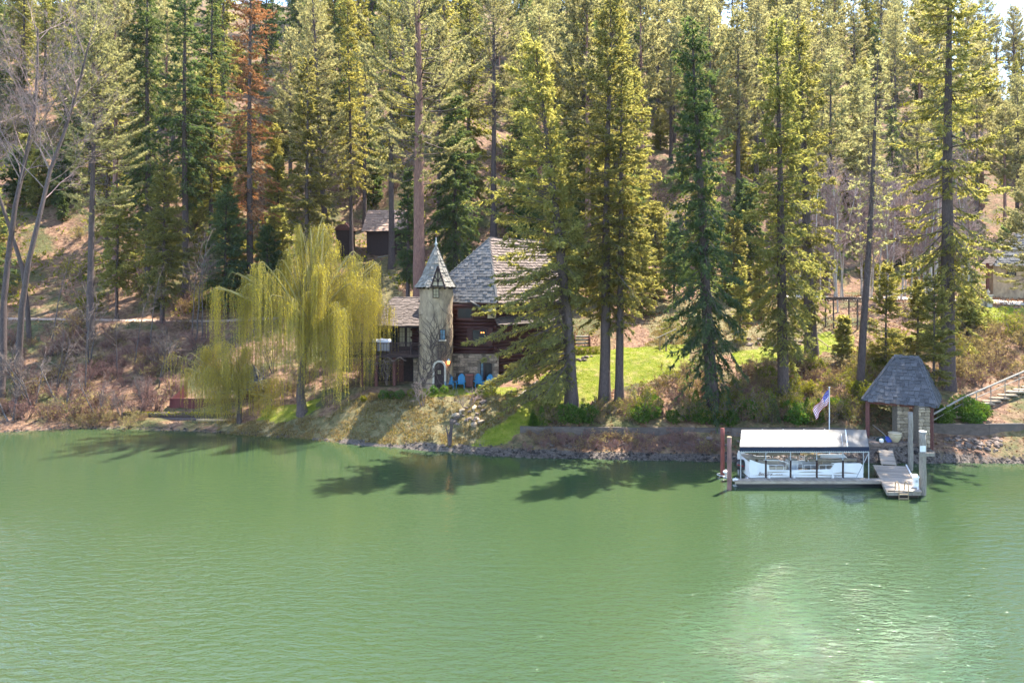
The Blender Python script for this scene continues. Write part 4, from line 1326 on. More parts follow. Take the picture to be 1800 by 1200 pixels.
mb = MB(); stw = MB().obox((XW(727, 61), 60.9, ZT - .3), (.8, 0, 0), (0, .5, 0), (0, 0, 2.6)).part('stone_wall', MAT['mortar'], house)
stones(stw, Vector((XW(727, 61), 60.9, ZT - .2)), EX, EZ, .8, 2.4)

def vine(name, label, pts, n, seed, surf, mat='twig_grey', r0=.022):
    """bare creeper wandering over a surface; surf maps (a, z) to a point"""
    r = random.Random(seed)
    mb = MB()
    for k in range(n):
        a, z, ang = r.choice(pts)
        a += r.uniform(-.12, .12); rad = r0 * r.uniform(.5, 1.1)
        line = []
        L = r.randint(14, 34)
        for s_ in range(L):
            line.append(surf(a, z))
            ang += r.uniform(-.38, .38) - (ang - math.pi / 2) * .05
            a += math.cos(ang) * .16; z += math.sin(ang) * .16
            if z < .05 or abs(a) > 1.9 or z > 7.7: break
            if r.random() < .12: pts.append((a, z, ang + r.choice((-.8, .8))))
        if len(line) > 3:
            mb.tube(line, [rad * (1 - .75 * i / len(line)) for i in range(len(line))], 4, False)
    return mb.solo(name, MAT[mat], label, 'vine')
def tower_surf(a, z):
    t = -math.pi / 2 + a / TR
    return Vector((TX + math.cos(t) * (TR + .10 + .13 * max(0, 1 - z / 3) ** 1.5), TY + math.sin(t) * (TR + .10 + .13 * max(0, 1 - z / 3) ** 1.5), ZT + z))
vine('climbing_vine', 'bare brown creeper spreading up the stucco tower', [(-1.3, .1, 1.4), (-1.0, .1, 1.2), (-.75, .1, 1.5), (-1.2, .3, .9), (.9, .1, 1.7)], 120, 3, tower_surf, 'twig', .036)
vine('climbing_vine', 'thick bare creeper wound around the deck posts', [(-1.2, .1, 1.5), (.2, .1, 1.6), (.25, .1, 1.5), (-1.1, 1.9, .1), (-.6, 2.0, 3.0), (.1, 2.1, .2)], 70, 5, lambda a, z: Vector((XW(676, 59.5) + a, 59.55 + .12 * math.sin(a * 9 + z * 5), ZT + min(z, 2.4 + .15 * math.sin(a * 6)))), 'twig_grey', .03)

# things on the terrace and deck
def chair():
    t = thing('adirondack_chair', 'blue chair', 'chair', (0, 0, 0), 'blue garden chairs by the stone wall')
    sl = .088
    for k in range(6):
        h = (.62, .74, .80, .80, .74, .62)[k]
        a = Vector((-.27 + k * .093, .20, .30))
        MB().obox(a, (sl, 0, 0), (0, .30 * h / .8, h), (0, .02, -.008)).part('back_slat', MAT['chairblue'], t)
    for k in range(5):
        MB().obox((-.29, -.33 + k * .11, .37 - k * .025), (.58, 0, 0), (0, .10, -.022), (0, 0, .02)).part('seat_slat', MAT['chairblue'], t)
    for sx in (-1, 1):
        MB().box((sx * .32, -.36, .27), (.05, .09, .54)).part('front_leg', MAT['chairblue'], t)
        MB().bar((sx * .29, -.36, .36), (sx * .29, .55, .05), .04, .11).part('rear_leg', MAT['chairblue'], t)
        MB().box((sx * .36, -.08, .555), (.13, .72, .025)).part('armrest', MAT['chairblue'], t)
    MB().box((0, .34, .56), (.64, .03, .07)).part('back_rail', MAT['chairblue'], t)
    return t
ch = chair()
for q, (px, D, rz, lb) in enumerate([(789.5, 58.7, .12, 'blue slatted garden chair nearest the arched tower door'), (810, 58.9, -.05, 'second blue garden chair from the tower door'),
                                     (841.5, 58.9, .2, 'blue garden chair in front of the glass door'), (857, 58.6, -.45, 'blue garden chair turned sideways, rightmost of the four')]):
    x = XW(px, D)
    place(ch, q > 0, (x, D, G(x, D) + .01), rz, 1.06, lb)
x = XW(825.5, 59.2)
cab = thing('cabinet', 'small dark brown cabinet between the blue garden chairs', 'cabinet', (x, 59.2, G(x, 59.2)))
MB().box((x, 59.2, G(x, 59.2) + .5), (.62, .5, 1.0)).part('body', MAT['darkwood'], cab)
MB().box((x, 59.2, G(x, 59.2) + 1.05), (.70, .58, .10)).part('top', MAT['brick_red'], cab)
for sx in (-1, 1): MB().box((x + sx * .155, 58.93, G(x, 59.2) + .5), (.28, .03, .86)).part('door', MAT['brownwood'], cab)
gx_, gz_ = XW(671, 60.3), ZD
gr = thing('covered_grill', 'long grill under a pale grey cover on the deck', 'grill', (gx_, 60.35, gz_))
mb = MB()
for k in range(9):
    t_ = k / 8
    w_ = .30 + .02 * math.sin(k * 2.1)
    hh = 1.24 + .06 * math.sin(t_ * math.pi) + .03 * math.sin(k * 1.9)
    xx = gx_ - .82 + 1.64 * t_
    mb.v += [(xx, 60.35 - w_, gz_ + .25), (xx, 60.35 - w_ * .98, gz_ + hh - .22), (xx, 60.35 - w_ * .55, gz_ + hh), (xx, 60.35 + w_ * .55, gz_ + hh), (xx, 60.35 + w_, gz_ + hh - .22), (xx, 60.35 + w_, gz_ + .25)]
for k in range(8):
    for j in range(5): mb.f.append((k * 6 + j, k * 6 + j + 1, k * 6 + 7 + j, k * 6 + 6 + j))
mb.f += [tuple(range(6))[::-1], tuple(range(48, 54))]
mb.part('cover', MAT['covergrey'], gr, True)
for sx in (-.7, .7): MB().box((gx_ + sx, 60.35, gz_ + .13), (.08, .5, .26)).part('leg', MAT['black'], gr)
# beige parasol behind the willow
ux, uy = XW(606, 61.2), 61.2
um = thing('deck_umbrella', 'open beige umbrella behind the hanging willow strands', 'umbrella', (ux, uy, ZD))
zt = HC - (566 - HOR) / F * uy
mb = MB().add([(ux, uy, zt)] + [(ux + 1.45 * math.cos(R(45 * k)), uy + 1.45 * math.sin(R(45 * k)), zt - .55) for k in range(8)], [(0, 1 + k, 1 + (k + 1) % 8) for k in range(8)])
mb.prism([(ux + 1.45 * math.cos(R(45 * k)), uy + 1.45 * math.sin(R(45 * k)), zt - .56) for k in range(8)], (0, 0, -.12)) if False else None
mb.part('canopy', MAT['umbrella'], um)
MB().tube([(ux, uy, ZD), (ux, uy, zt + .08)], .03, 8).part('pole', MAT['brownwood'], um)
for k in range(8):
    MB().bar((ux, uy, zt - .03), (ux + 1.43 * math.cos(R(45 * k)), uy + 1.43 * math.sin(R(45 * k)), zt - .57), .02, .02).part('rib', MAT['brownwood'], um)
MB().box((ux, uy, ZD + .05), (.5, .5, .1)).part('base', MAT['black'], um)
# clipped round shrubs along the terrace edge
for q, (px, py, rd, lf, lb) in enumerate([(639, 688, .22, 'shrub', 'dull low round shrub, leftmost along the terrace edge'), (655, 686, .30, 'brush', 'tan dried round shrub beside the left deck post'), (674, 687, .36, 'rhodo', 'round green clipped shrub right of the tan one'),
        (686, 688, .31, 'rhodo', 'round green clipped shrub, second right of the tan one'), (702, 689, .37, 'rhodo', 'round green clipped shrub below the grill deck'), (723, 689, .30, 'shrub', 'dull green clipped shrub left of the tower base'),
        (762, 691, .33, 'rhodo', 'round green clipped shrub just left below the arched door'), (781.5, 691, .31, 'rhodo', 'round green clipped shrub below the first blue chair'), (846, 691, .30, 'rhodo', 'dark green clipped shrub below the glass door'),
        (864.5, 692, .40, 'shrub', 'taller pale topped shrub, rightmost along the terrace edge')]):
    D = 57.6
    ball_shrub('clipped_shrub', lb, 200 + q, rd * 1.1, lf, 900, gp(px, D), .95, 'clipped shrubs along the terrace', lsize=.075)

# ------------------------------------------------------------------ cabin up the hill, left of the big trunk
cp = gp(676, 95)
cab2 = thing('cabin', 'small cabin with sunlit brown roof among the trees up the hill', 'house', tuple(cp))
a, b = W(636, 406, 92.5), W(722, 406, 92.5); b.z = a.z
c, d = W(646, 371, 96.5), W(714, 371, 96.5); d.z = c.z = a.z + 3.0
MB().obox((a.x + .5, 93.2, a.z - 5.5), (b.x - a.x - 1, 0, 0), (0, 6, 0), (0, 0, 5.5)).part('wall', MAT['darkwood'], cab2)
rf = MB().add([a, b, d, c, Vector((a.x, 100.5, a.z)), Vector((b.x, 100.5, a.z))], [(0, 1, 2, 3), (3, 2, 5, 4), (0, 3, 4), (1, 5, 2), (0, 4, 5, 1)]).part('roof', MAT['brownwood'], cab2)
shingles([a, b, d, c], .45, .5, 'shake_lit', rf, False)
g0 = W(604, 405, 91.5)
MB().prism([(g0.x - 1.2, 91, g0.z), (g0.x + 1.2, 91, g0.z), (g0.x, 91, g0.z + 1.3)], (0, 3, 0)).part('gable', MAT['brownwood'], cab2)
MB().obox((g0.x - 1.0, 91.2, g0.z - 4), (2.0, 0, 0), (0, 2.6, 0), (0, 0, 4.0)).part('porch', MAT['darkwood'], cab2)
MB().bar(W(664, 452, 88), W(690, 448, 88), .15, .12).part('porch_rail', MAT['weathered'], cab2)

# ------------------------------------------------------------------ cottage at the right edge
nb = gp(1775, 91)
cot = thing('cottage', 'pale stucco cottage with steep shingled roof coloured lit and shaded at the right edge', 'house', (nb.x, nb.y, nb.z))
e0, e1 = W(1722, 464, 95), W(1746, 468, 88.5); e0.z = e1.z = 14.75
e2 = Vector((XW(1870, 90), 88.5, 14.75)); e3 = Vector((e2.x + 2, 96, 14.75))
ap = W(1800, 392, 93)
MB().prism([(e0.x + .8, e0.y - .2, nb.z - 1), (e1.x + .55, e1.y + .8, nb.z - 1), (e2.x, e2.y + .8, nb.z - 1), (e3.x, e3.y, nb.z - 1)], (0, 0, 15.9 - nb.z)).part('wall', MAT['stucco'], cot)
rf = MB().add([e0, e1, e2, e3, ap], [(0, 1, 4), (1, 2, 4), (2, 3, 4), (3, 0, 4), (3, 2, 1, 0)]).part('roof', MAT['roof_under'], cot)
shingles([e0, e1, ap], .45, .55, 'shake_brown', rf, True)  # left slope browner, its colour stands in for sunlight
shingles([e1, e2, ap], .45, .55, 'shake', rf, True)  # front slope in the shaded grey copy
window(cot, W(1771, 485, 89.1), EX, EZ, 1.1, .9, 2, 1, 'glass', 'darkwood', .08)
MB().box(W(1736, 492, 89.4), (.28, .28, 4.4)).part('corner_post', MAT['brownwood'], cot)

# ------------------------------------------------------------------ words for where things stand
LAND = [(60, 'behind the left edge cottonwoods'), (130, 'right of the left edge cottonwoods'), (220, 'behind the pale tufted pine'), (300, 'behind the dark drooping fir'), (380, 'behind the thick black trunk'), (500, 'around the rust orange conifer'),
        (590, 'above the large willow'), (640, 'left of the hill cabin'), (720, 'above the hill cabin'), (780, 'behind the big reddish trunk'), (840, 'behind the main roof'), (920, 'behind the tall dark trunked pine'), (1000, 'behind the leaning fir'),
        (1100, 'behind the close pair of firs'), (1170, 'right of the close pair of firs'), (1260, 'behind the curved trunk fir'), (1340, 'left of the canopy fir'), (1430, 'behind the canopy fir'), (1500, 'above the garden arbor'),
        (1580, 'behind the thin leaning pine'), (1640, 'left of the tall sloping conifer'), (1720, 'behind the tall sloping conifer'), (2200, 'above the right cottage')]
def land(px):
    for q, t in LAND:
        if px < q: return t
def settle(recs):
    """recs: (object, label, px). Twos and threes are told apart by side, larger sets share label and group"""
    by = {}
    for o, lb, px in recs: by.setdefault(lb, []).append((px, o))
    for lb, lst in by.items():
        lst.sort(key=lambda t: t[0])
        n = len(lst)
        for q, (px, o) in enumerate(lst):
            sfx = {1: [''], 2: [', left one', ', right one'], 3: [', left one', ', middle one', ', right one']}.get(n)
            o['label'] = lb + (sfx[q] if sfx else '')
            o['group'] = lb
def spot(px, bins):
    for q, t in bins:
        if px < q: return t
    return bins[-1][1]

# ------------------------------------------------------------------ dock
ZK = .42                                                # dock deck level
fy0, fy1 = 42.45, 43.0
fx0, fx1 = XW(1292, 42.5), XW(1556, 42.5)
dock = thing('floating_dock', 'long narrow weathered floating dock in front of the boat', 'dock', ((fx0 + fx1) / 2, 42.9, 0))
MB().obox((fx0, fy0, ZK - .16), (fx1 - fx0, 0, 0), (0, .09, 0), (0, 0, .15)).part('edge_beam', MAT['plank'], dock)
MB().obox((fx0, fy1 - .09, ZK - .16), (fx1 - fx0, 0, 0), (0, .09, 0), (0, 0, .15)).part('edge_beam', MAT['plank'], dock)
MB().obox((fx0 + .2, fy0 + .12, -.25), (fx1 - fx0 - .4, 0, 0), (0, fy1 - fy0 - .24, 0), (0, 0, ZK + .08)).part('float', MAT['black'], dock)
x = fx0
while x < fx1 - .1:
    put('plank', unit('plank', 'plank'), dock, Vector((x + .07, fy0 - .01, ZK - .008 + rng.uniform(-.004, .004))), Vector((.128, 0, 0)), Vector((0, fy1 - fy0 + .02, 0)), Vector((0, 0, .035)))
    x += .14
# wide platform with gangway
A0, A1 = W(1560, 864, 40.4), W(1618, 864, 40.4)
B0, B1 = W(1537, 819, 45.9), W(1592, 819, 45.9)
for v in (A0, A1, B0, B1): v.z = ZK
plat = thing('dock_platform', 'wide weathered dock platform running out from the shore to the ladder', 'dock', ((A0.x + B1.x) / 2, 43.2, 0))
n = 38
for k in range(n):
    t0, t1 = k / n, (k + .93) / n
    p, q = A0.lerp(B0, t0), A1.lerp(B1, t0)
    p2 = A0.lerp(B0, t1)
    put('plank', unit('plank', 'plank'), plat, (p + q) / 2 + EZ * rng.uniform(-.005, .005), (q - p) * rng.uniform(.985, 1.02), p2 - p, EZ * .04)
for a, b in ((A0, A1), (A0, B0), (A1, B1)):
    MB().bar(a - EZ * .12, b - EZ * .12, .08, .2).part('edge_beam', MAT['weathered'], plat)
MB().prism([A0.lerp(B1, .05) - EZ * .62, A1.lerp(B0, .05) - EZ * .62, B1.lerp(A0, .05) - EZ * .62, B0.lerp(A1, .05) - EZ * .62], (0, 0, .58)).part('float', MAT['darkwood'], plat)
MB().bar(A1 + Vector((.04, .3, .07)), B1 + Vector((.04, 0, .07)), .07, .09).part('bumper_rail', MAT['whitepaint'], plat)
C0, C1 = W(1545, 791, 49.8), W(1567, 791, 49.8)
gw = thing('gangway', 'short sunlit plank gangway from the platform up to the rocks', 'gangway', tuple((C0 + C1) / 2))
g0, g1 = W(1551, 817, 46.0), W(1575, 817, 46.0); g0.z = g1.z = ZK + .06; C0.z = C1.z = .78
for k in range(14):
    t0, t1 = k / 14, (k + .92) / 14
    p, q = g0.lerp(C0, t0), g1.lerp(C1, t0)
    put('plank', unit('plank', 'plank'), gw, (p + q) / 2, q - p, g0.lerp(C0, t1) - p, EZ * .045)
for a, b in ((g0, C0), (g1, C1)): MB().bar(a - EZ * .08, b - EZ * .08, .07, .14).part('stringer', MAT['weathered'], gw)
MB().tube([C1 + Vector((.1, .2, .3)), C1 + Vector((.0, 1.2, .75)), C1 + Vector((-.2, 2.2, 1.1))], .035, 6).part('handrail', MAT['weathered'], gw)
# ladder
lad = thing('dock_ladder', 'tan metal swim ladder on the end of the platform', 'ladder', W(1588, 866, 40.4))
for px in (1580, 1596.5):
    x = XW(px, 40.3)
    MB().tube([(x, 40.28, -.4), (x, 40.28, .75), (x, 40.34, .93), (x, 40.48, .99), (x, 40.62, .93), (x, 40.68, .75), (x, 40.68, ZK + .03)], .028, 8).part('side_rail', MAT['tan_wood'], lad, True)
for k in range(3):
    MB().bar((XW(1580, 40.3), 40.28, ZK - .12 - k * .25), (XW(1596.5, 40.3), 40.28, ZK - .12 - k * .25), .05, .04).part('rung', MAT['tan_wood'], lad)
# power pedestal
pp = W(1609.5, 857, 41.1); pp.z = ZK + .04
ped = thing('power_pedestal', 'small white power pedestal on the right edge of the platform', 'pedestal', tuple(pp))
MB().box(pp + EZ * .3, (.26, .2, .6)).part('body', MAT['whitepaint'], ped)
MB().prism([pp + Vector((-.16, -.13, .6)), pp + Vector((.16, -.13, .6)), pp + Vector((.14, .13, .72)), pp + Vector((-.14, .13, .72))], (0, 0, .05)).part('lid', MAT['whitepaint'], ped)
MB().box(pp + Vector((0, -.11, .4)), (.12, .03, .14)).part('outlet', MAT['steel'], ped)
# pilings
def piling(px, top, yb, wpx, mat, lb, cap=None, mid=0):
    D = HC * F / (yb - HOR)
    r_ = wpx / F * D / 2
    z1 = HC - (top - HOR) / F * D
    x = XW(px, D)
    t = thing('piling', lb, 'piling', (x, D, -1.5), 'dock pilings')
    mb = MB(); N_ = 9
    pts = [(x + .02 * math.sin(i * 2.2) * (mat == 'weathered'), D, -1.5 + (z1 + 1.5) * i / (N_ - 1)) for i in range(N_)]
    mb.tube(pts, [r_ * (1.06 - .10 * i / N_ + rng.uniform(-.03, .03) * (mat == 'weathered')) for i in range(N_)], 14)
    mb.part('shaft', MAT[mat], t, True)
    if cap: MB().lathe((x, D, z1), [(r_ * 1.08, -.03), (r_ * 1.08, .02), (r_ * .2, .06)], 14).part('cap', MAT[cap], t)
    return x, D, z1, r_, t
piling(1270, 752, 837, 7.2, 'rust', 'tall rusty red steel piling, back one of the pair left of the boat')
piling(1282, 768, 860, 7.6, 'rust_brown', 'shorter brown steel piling at the left end of the dock', 'tan_wood')
piling(1600.5, 724, 826, 8.2, 'weathered', 'tall grey wooden piling between the pavilion pillars and the platform')
x4, D4, z4, r4, t4 = piling(1622, 758, 869, 11, 'weathered', 'thick grey wooden piling with white sign at the dock corner', 'whitepaint')
sg = thing('warning_sign', 'small white notice nailed to the thick corner piling', 'sign', (x4 - .1, D4 - r4 - .05, HC - (792 - HOR) / F * D4))
MB().box((x4 - .12, D4 - r4 - .02, HC - (787 - HOR) / F * D4), (.34, .02, .36)).part('board', MAT['whitepaint'], sg)
cb_ = MB().bar((x4 - .36, D4 - r4 - .04, HC - (797 - HOR) / F * D4), (x4 + .55, D4 - r4 - .05, HC - (796.5 - HOR) / F * D4), .07, .22)
cb_.solo('cross_plank', MAT['weathered'], 'short grey plank bolted across the thick corner piling', 'plank')
for q, (px, py, D) in enumerate([(1276, 829, 44.0), (1293, 843, 42.8)]):
    c = W(px, py, D)
    t = thing('mooring_wheel', ('white dock wheel at the rusty red piling', 'white dock wheel at the left end of the dock')[q], 'dock wheel', (c.x, c.y, c.z - .2), 'white dock wheels')
    MB().lathe((c.x, c.y, c.z - .1), [(.05, 0), (.17, .04), (.19, .10), (.17, .16), (.05, .2)], 14).part('wheel', MAT['whitepaint'], t, True)
    MB().tube([(c.x, c.y, c.z - .4), (c.x, c.y, c.z + .16)], .04, 8).part('axle', MAT['steel'], t)
    MB().box((c.x + .1, c.y, c.z - .36), (.5, .3, .06)).part('bracket', MAT['steel'], t)
# piling hoop
c = W(1269, 835, 45.0)
MB().tube([(c.x + .30 * math.cos(R(a)), c.y + .30 * math.sin(R(a)), .10) for a in range(0, 361, 20)], .035, 6, False).solo('piling_hoop', MAT['steel'], 'pale ring lying on the water around the rusty red piling', 'hoop')

# ------------------------------------------------------------------ boat canopy
yF, yM, yB = 42.85, 44.3, 45.75
kx0, kx1 = XW(1301, yF), XW(1527.5, yF)
zv0, zv1, zr = 2.18, 2.47, 3.22
SK = .40                                                # the frame stands skewed to the dock
def sk(y): return SK * (y - yF)
can = thing('boat_canopy', 'white fabric boat canopy with dark blue valance on metal posts', 'canopy', ((kx0 + kx1) / 2, yM, ZK))
def sheet(ya, za, yb, zb, nx=90, ny=8, sag=.07):
    V, Fs = [], []
    for i in range(nx + 1):
        for j in range(ny + 1):
            t = j / ny
            x = kx0 + (kx1 - kx0) * i / nx
            bay = math.sin(math.pi * ((i / nx * 6) % 1))
            V.append((x + sk(ya + (yb - ya) * t), ya + (yb - ya) * t, za + (zb - za) * t - sag * bay * math.sin(math.pi * t) - (.014 * math.sin(i * 1.7 + j) + .012 * math.sin(i * 3.9 - j * .7)) * math.sin(math.pi * t)))
    for i in range(nx):
        for j in range(ny):
            a = i * (ny + 1) + j
            Fs.append((a, a + ny + 1, a + ny + 2, a + 1))
    return MB().add(V, Fs)
def solid(mb, th=.012):
    n = len(mb.v)
    mb.v += [(v[0], v[1], v[2] - th) for v in mb.v]
    mb.f += [tuple(n + i for i in f)[::-1] for f in mb.f]
    return mb
solid(sheet(yF, zv1, yM, zr)).part('roof_fabric', MAT['canopy'], can, True)
solid(sheet(yM + .004, zr, yB, zv1)).part('roof_fabric', MAT['canopy'], can, True)
for k in range(1, 6):
    x = kx0 + (kx1 - kx0) * k / 6
    MB().bar((x, yF, zv1 + .014), (x + sk(yM), yM, zr + .014), .05, .012).part('seam', MAT['whitepaint'], can)
for yy, s_ in ((yF - .02, -1), (yB + .02, 1)):
    MB().obox((kx0 - .02 + sk(yy), yy, zv0), (kx1 - kx0 + .04, 0, 0), (0, .015, 0), (0, 0, zv1 - zv0)).part('valance', MAT['navy'], can)
    MB().bar((kx0 + sk(yy), yy - s_ * .06, zv0 - .05), (kx1 + sk(yy), yy - s_ * .06, zv0 - .05), .05, .05).part('eave_pipe', MAT['steel'], can)
lacing = MB()
for k in range(60):
    x = kx0 + .08 + (kx1 - kx0 - .16) * k / 59
    lacing.box((x, yF - .03, zv0 - .005), (.025, .02, .045))
lacing.part('lacing', MAT['whitepaint'], can)['kind'] = 'stuff'
for px in (1302, 1346, 1389.5, 1435.5, 1481.5, 1527):
    for yy in (yF, yB):
        x = XW(px, yF) + sk(yy)
        z0 = ZK + .03 if yy == yF else -.3
        MB().tube([(x, yy, z0), (x, yy, zv0)], .03, 8).part('post', MAT['steel'], can)
        if yy == yF and 1303 < px < 1527:
            MB().box((x, yy - .02, 1.08), (.085, .10, 1.10)).part('post_pad', MAT['darkwood'], can)
for px in (1301, 1346, 1389.5, 1435.5, 1481.5, 1527):
    x = XW(px, yF)
    MB().tube([(x, yF, zv1 - .03), (x + sk(yM), yM, zr - .05), (x + sk(yB), yB, zv1 - .03)], .022, 6).part('rafter', MAT['steel'], can)
MB().tube([(XW(1527, yF), yF, zv0 - .1), (XW(1507, yF), yF + .1, ZK + .1)], .025, 6).part('brace', MAT['steel'], can)
MB().obox((kx1 - .012, yF, zv1), (.012, 0, 0), (sk(yM), yM - yF, zr - zv1), (0, .001, .02)).part('gable_edge', MAT['navy'], can)

# ------------------------------------------------------------------ pontoon boat
b0, b1 = XW(1318, 43.25), XW(1516, 43.25)
bf, bb = 43.25, 45.5
boat = thing('pontoon_boat', 'white pontoon boat with tan stripes moored under the canopy', 'boat', ((b0 + b1) / 2, 44.8, 0))
def fuse(prof):  # smooth tapered float along x
    return prof
for yy in (43.62, 45.15):
    xs = np.linspace(b0 - .1, b1 + .38, 18)
    mb = MB()
    mb.tube([(x, yy, 0.11 + (.16 * max(0, (x - b1 + .6) / 1.0) ** 1.5)) for x in xs], [.28 * (1 if x < b1 - .55 else max(.04, 1 - ((x - b1 + .55) / .95) ** 1.7)) for x in xs], 14)
    mb.part('pontoon', MAT['alu'], boat, True)
MB().obox((b0 - .02, bf + .02, .325), (b1 - b0 + .1, 0, 0), (0, bb - bf - .04, 0), (0, 0, .09)).part('deck', MAT['taupe'], boat)
MB().obox((b0 - .03, bf - .01, .345), (b1 - b0 + .12, 0, 0), (0, .03, 0), (0, 0, .05)).part('rub_rail', MAT['gold'], boat)
zlo, zhi = .405, .90
def side(y, name='side_panel'):
    pts = [(b0, zlo), (b1 + .05, zlo), (b1 + .05, 1.18), (b1 - .12, 1.33), (b1 - 1.75, 1.33), (b1 - 2.0, .96), (b0 + 3.2, zhi), (b0 + 1.25, zhi), (b0 + 1.2, 1.24), (b0 + .55, 1.36), (b0 + .02, 1.56), (b0 - .06, 1.3)]
    p = MB().prism([(a, y, b) for a, b in pts], (0, .045, 0)).part(name, MAT['white'], boat)
    return p
sp = side(bf)
side(bb - .045)
MB().obox((b1 + .01, bf + .046, zlo), (.04, 0, 0), (0, bb - bf - .095, 0), (0, 0, .74)).part('bow_panel', MAT['white'], boat)
MB().obox((b0 - .02, bf + .046, zlo), (.05, 0, 0), (0, bb - bf - .095, 0), (0, 0, .98)).part('stern_panel', MAT['white'], boat)
# swooshes on the near side
def swoosh(x0, z0, L, amp, th):
    up_, lo_ = [], []
    for k in range(13):
        t = k / 12
        zc = z0 + amp * math.sin(math.pi * t) * (1 - .4 * t)
        w_ = th * math.sin(math.pi * t) ** .8 + .004
        up_.append((x0 + L * t, bf - .006, zc + w_ / 2)); lo_.append((x0 + L * t, bf - .006, zc - w_ / 2))
    n = len(up_)
    vs = up_ + lo_ + [(v[0], v[1] + .004, v[2]) for v in up_ + lo_]
    MB().add(vs, [(i, i + 1, n + i + 1, n + i) for i in range(n - 1)]).part('stripe', MAT['gold'], sp)
for a in ((b0 + .05, .53, 2.6, .07, .035), (b0 + .9, .80, 1.6, -.03, .05), (b0 + 3.0, .74, 1.7, .06, .05), (b0 + 4.2, .60, 1.9, -.06, .05), (b0 + 5.2, .66, 1.7, .09, .06), (b0 + 2.5, .62, 2.6, -.04, .03), (b0 + .3, .445, 6.6, .0, .025)):
    swoosh(*a)
def text(s_, x, z, size, mat, parent, shear=0.0, sx=1.0):
    cu = bpy.data.curves.new('lettering', 'FONT')
    cu.body = s_; cu.size = size; cu.shear = shear; cu.extrude = .001
    tmp = bpy.data.objects.new('lettering', cu); link(tmp)
    bpy.context.view_layer.update()
    me = bpy.data.meshes.new_from_object(tmp.evaluated_get(bpy.context.evaluated_depsgraph_get()))
    bpy.data.objects.remove(tmp)
    me.transform(Matrix.Scale(sx, 4, (1, 0, 0)))
    me.transform(Matrix.Rotation(R(90), 4, 'X'))
    me.materials.clear(); me.materials.append(MAT[mat])
    o = obj('lettering', me, parent)
    o.location = Vector((x, bf - .010, z)) - Vector(boat.location)
    return o
text('Bentley', b0 + .52, .585, .26, 'letter', sp, .35, 1.15)
text('240 CRUISE', b0 + 1.62, .60, .07, 'letter', sp, .2, 1.3)
text('ID 8085AT', b0 + 5.4, .50, .10, 'letter_blue', sp, .1, 1.2)
# railings
def rail_run(x0, x1, z1, posts, y, nm='railing'):
    mb = MB()
    mb.tube([(x0, y, zlo), (x0, y, z1 - .06), (x0 + .06, y, z1), (x1 - .06, y, z1), (x1, y, z1 - .06), (x1, y, zlo)], .018, 6)
    for k in range(1, posts): mb.tube([(x0 + (x1 - x0) * k / posts, y, zlo), (x0 + (x1 - x0) * k / posts, y, z1)], .014, 6)
    mb.part(nm, MAT['whitepaint'], boat, True)
for a, b, c, p in ((b0 + .7, b0 + 2.15, 1.20, 3), (b0 + 2.3, b0 + 3.35, 1.30, 3), (b0 + 3.45, b0 + 4.3, 1.22, 2), (b0 + 4.4, b0 + 5.7, 1.22, 3)):
    rail_run(a, b, c, p, bf + .02); rail_run(a, b, c, p, bb - .02)
mb = MB(); mb.tube([(b0 + .9, bf + .1, 1.50), (b0 + 1.9, bf + .1, 1.48), (b0 + 2.4, bf + .1, 1.34), (b0 + 2.5, bf + .1, 1.05)], .03, 7)
mb.part('windscreen_frame', MAT['whitepaint'], boat, True)
MB().tube([(b0 + 5.2, bf + .05, 1.30), (b0 + 5.9, bf + .05, 1.34), (b0 + 6.3, bf + .05, 1.24)], .03, 7).part('bow_rail', MAT['whitepaint'], boat, True)
# seats and helm
for a, L, z in ((b0 + .1, .75, 1.42), (b0 + 1.0, 1.4, 1.18), (b0 + 5.2, 1.6, 1.16)):
    MB().obox((a, 43.6, .41), (L, 0, 0), (0, .55, 0), (0, 0, .42)).part('seat', MAT['seat_tan'], boat)
    MB().obox((a, 43.40, .41), (L, 0, 0), (0, .18, 0), (0, 0, z - .53)).part('backrest', MAT['seat_tan'], boat)
    MB().obox((a, 44.6, .41), (L, 0, 0), (0, .7, 0), (0, 0, z - .45)).part('seat', MAT['seat_tan'], boat)
MB().obox((b0 + 3.0, 44.5, .41), (.6, 0, 0), (0, .6, 0), (0, 0, .75)).part('helm_console', MAT['white'], boat)
# folded bimini: taupe rolls along the top
def roll(x0, x1, z, r_, y, nm='folded_bimini'):
    xs = np.linspace(x0, x1, 22)
    mb = MB().tube([(x, y + .02 * math.sin(x * 5), z + .03 * math.sin(x * 3.3) + .012 * math.sin(x * 17)) for x in xs], [r_ * (.75 + .25 * min(1, i / 2, (21 - i) / 2)) * (1 + .08 * math.sin(i * 2.3)) for i in range(22)], 10)
    return mb.part(nm, MAT['taupe'], boat, True)
roll(b0 + .9, b0 + 3.5, 1.66, .085, 44.2)
roll(b0 + 3.9, b0 + 6.9, 1.44, .105, 43.55)
roll(b0 - .02, b0 + 1.0, 1.58, .09, 43.5)
MB().tube([(b0 + 3.75, 43.6, 1.35), (b0 + 3.7, 43.6, 1.62), (b0 + 4.0, 43.6, 1.72), (b0 + 4.6, 43.6, 1.66)], .075, 8).part('folded_bimini', MAT['taupe'], boat, True)
for xx in (b0 + .9, b0 + 3.5):
    MB().tube([(xx, 44.2, 1.0), (xx + .1, 44.2, 1.62)], .016, 6).part('bimini_pole', MAT['alu'], boat)
# fenders
for px in (1352, 1396, 1464):
    x = XW(px, 43.1)
    MB().lathe((x, bf - .14, .30), [(.02, 0), (.07, .05), (.08, .15), (.07, .27), (.02, .33)], 10).part('fender', MAT['whitepaint'], boat, True)
    MB().tube([(x, bf - .12, .6), (x, bf - .03, 1.0)], .008, 4).part('fender_line', MAT['whitepaint'], boat)
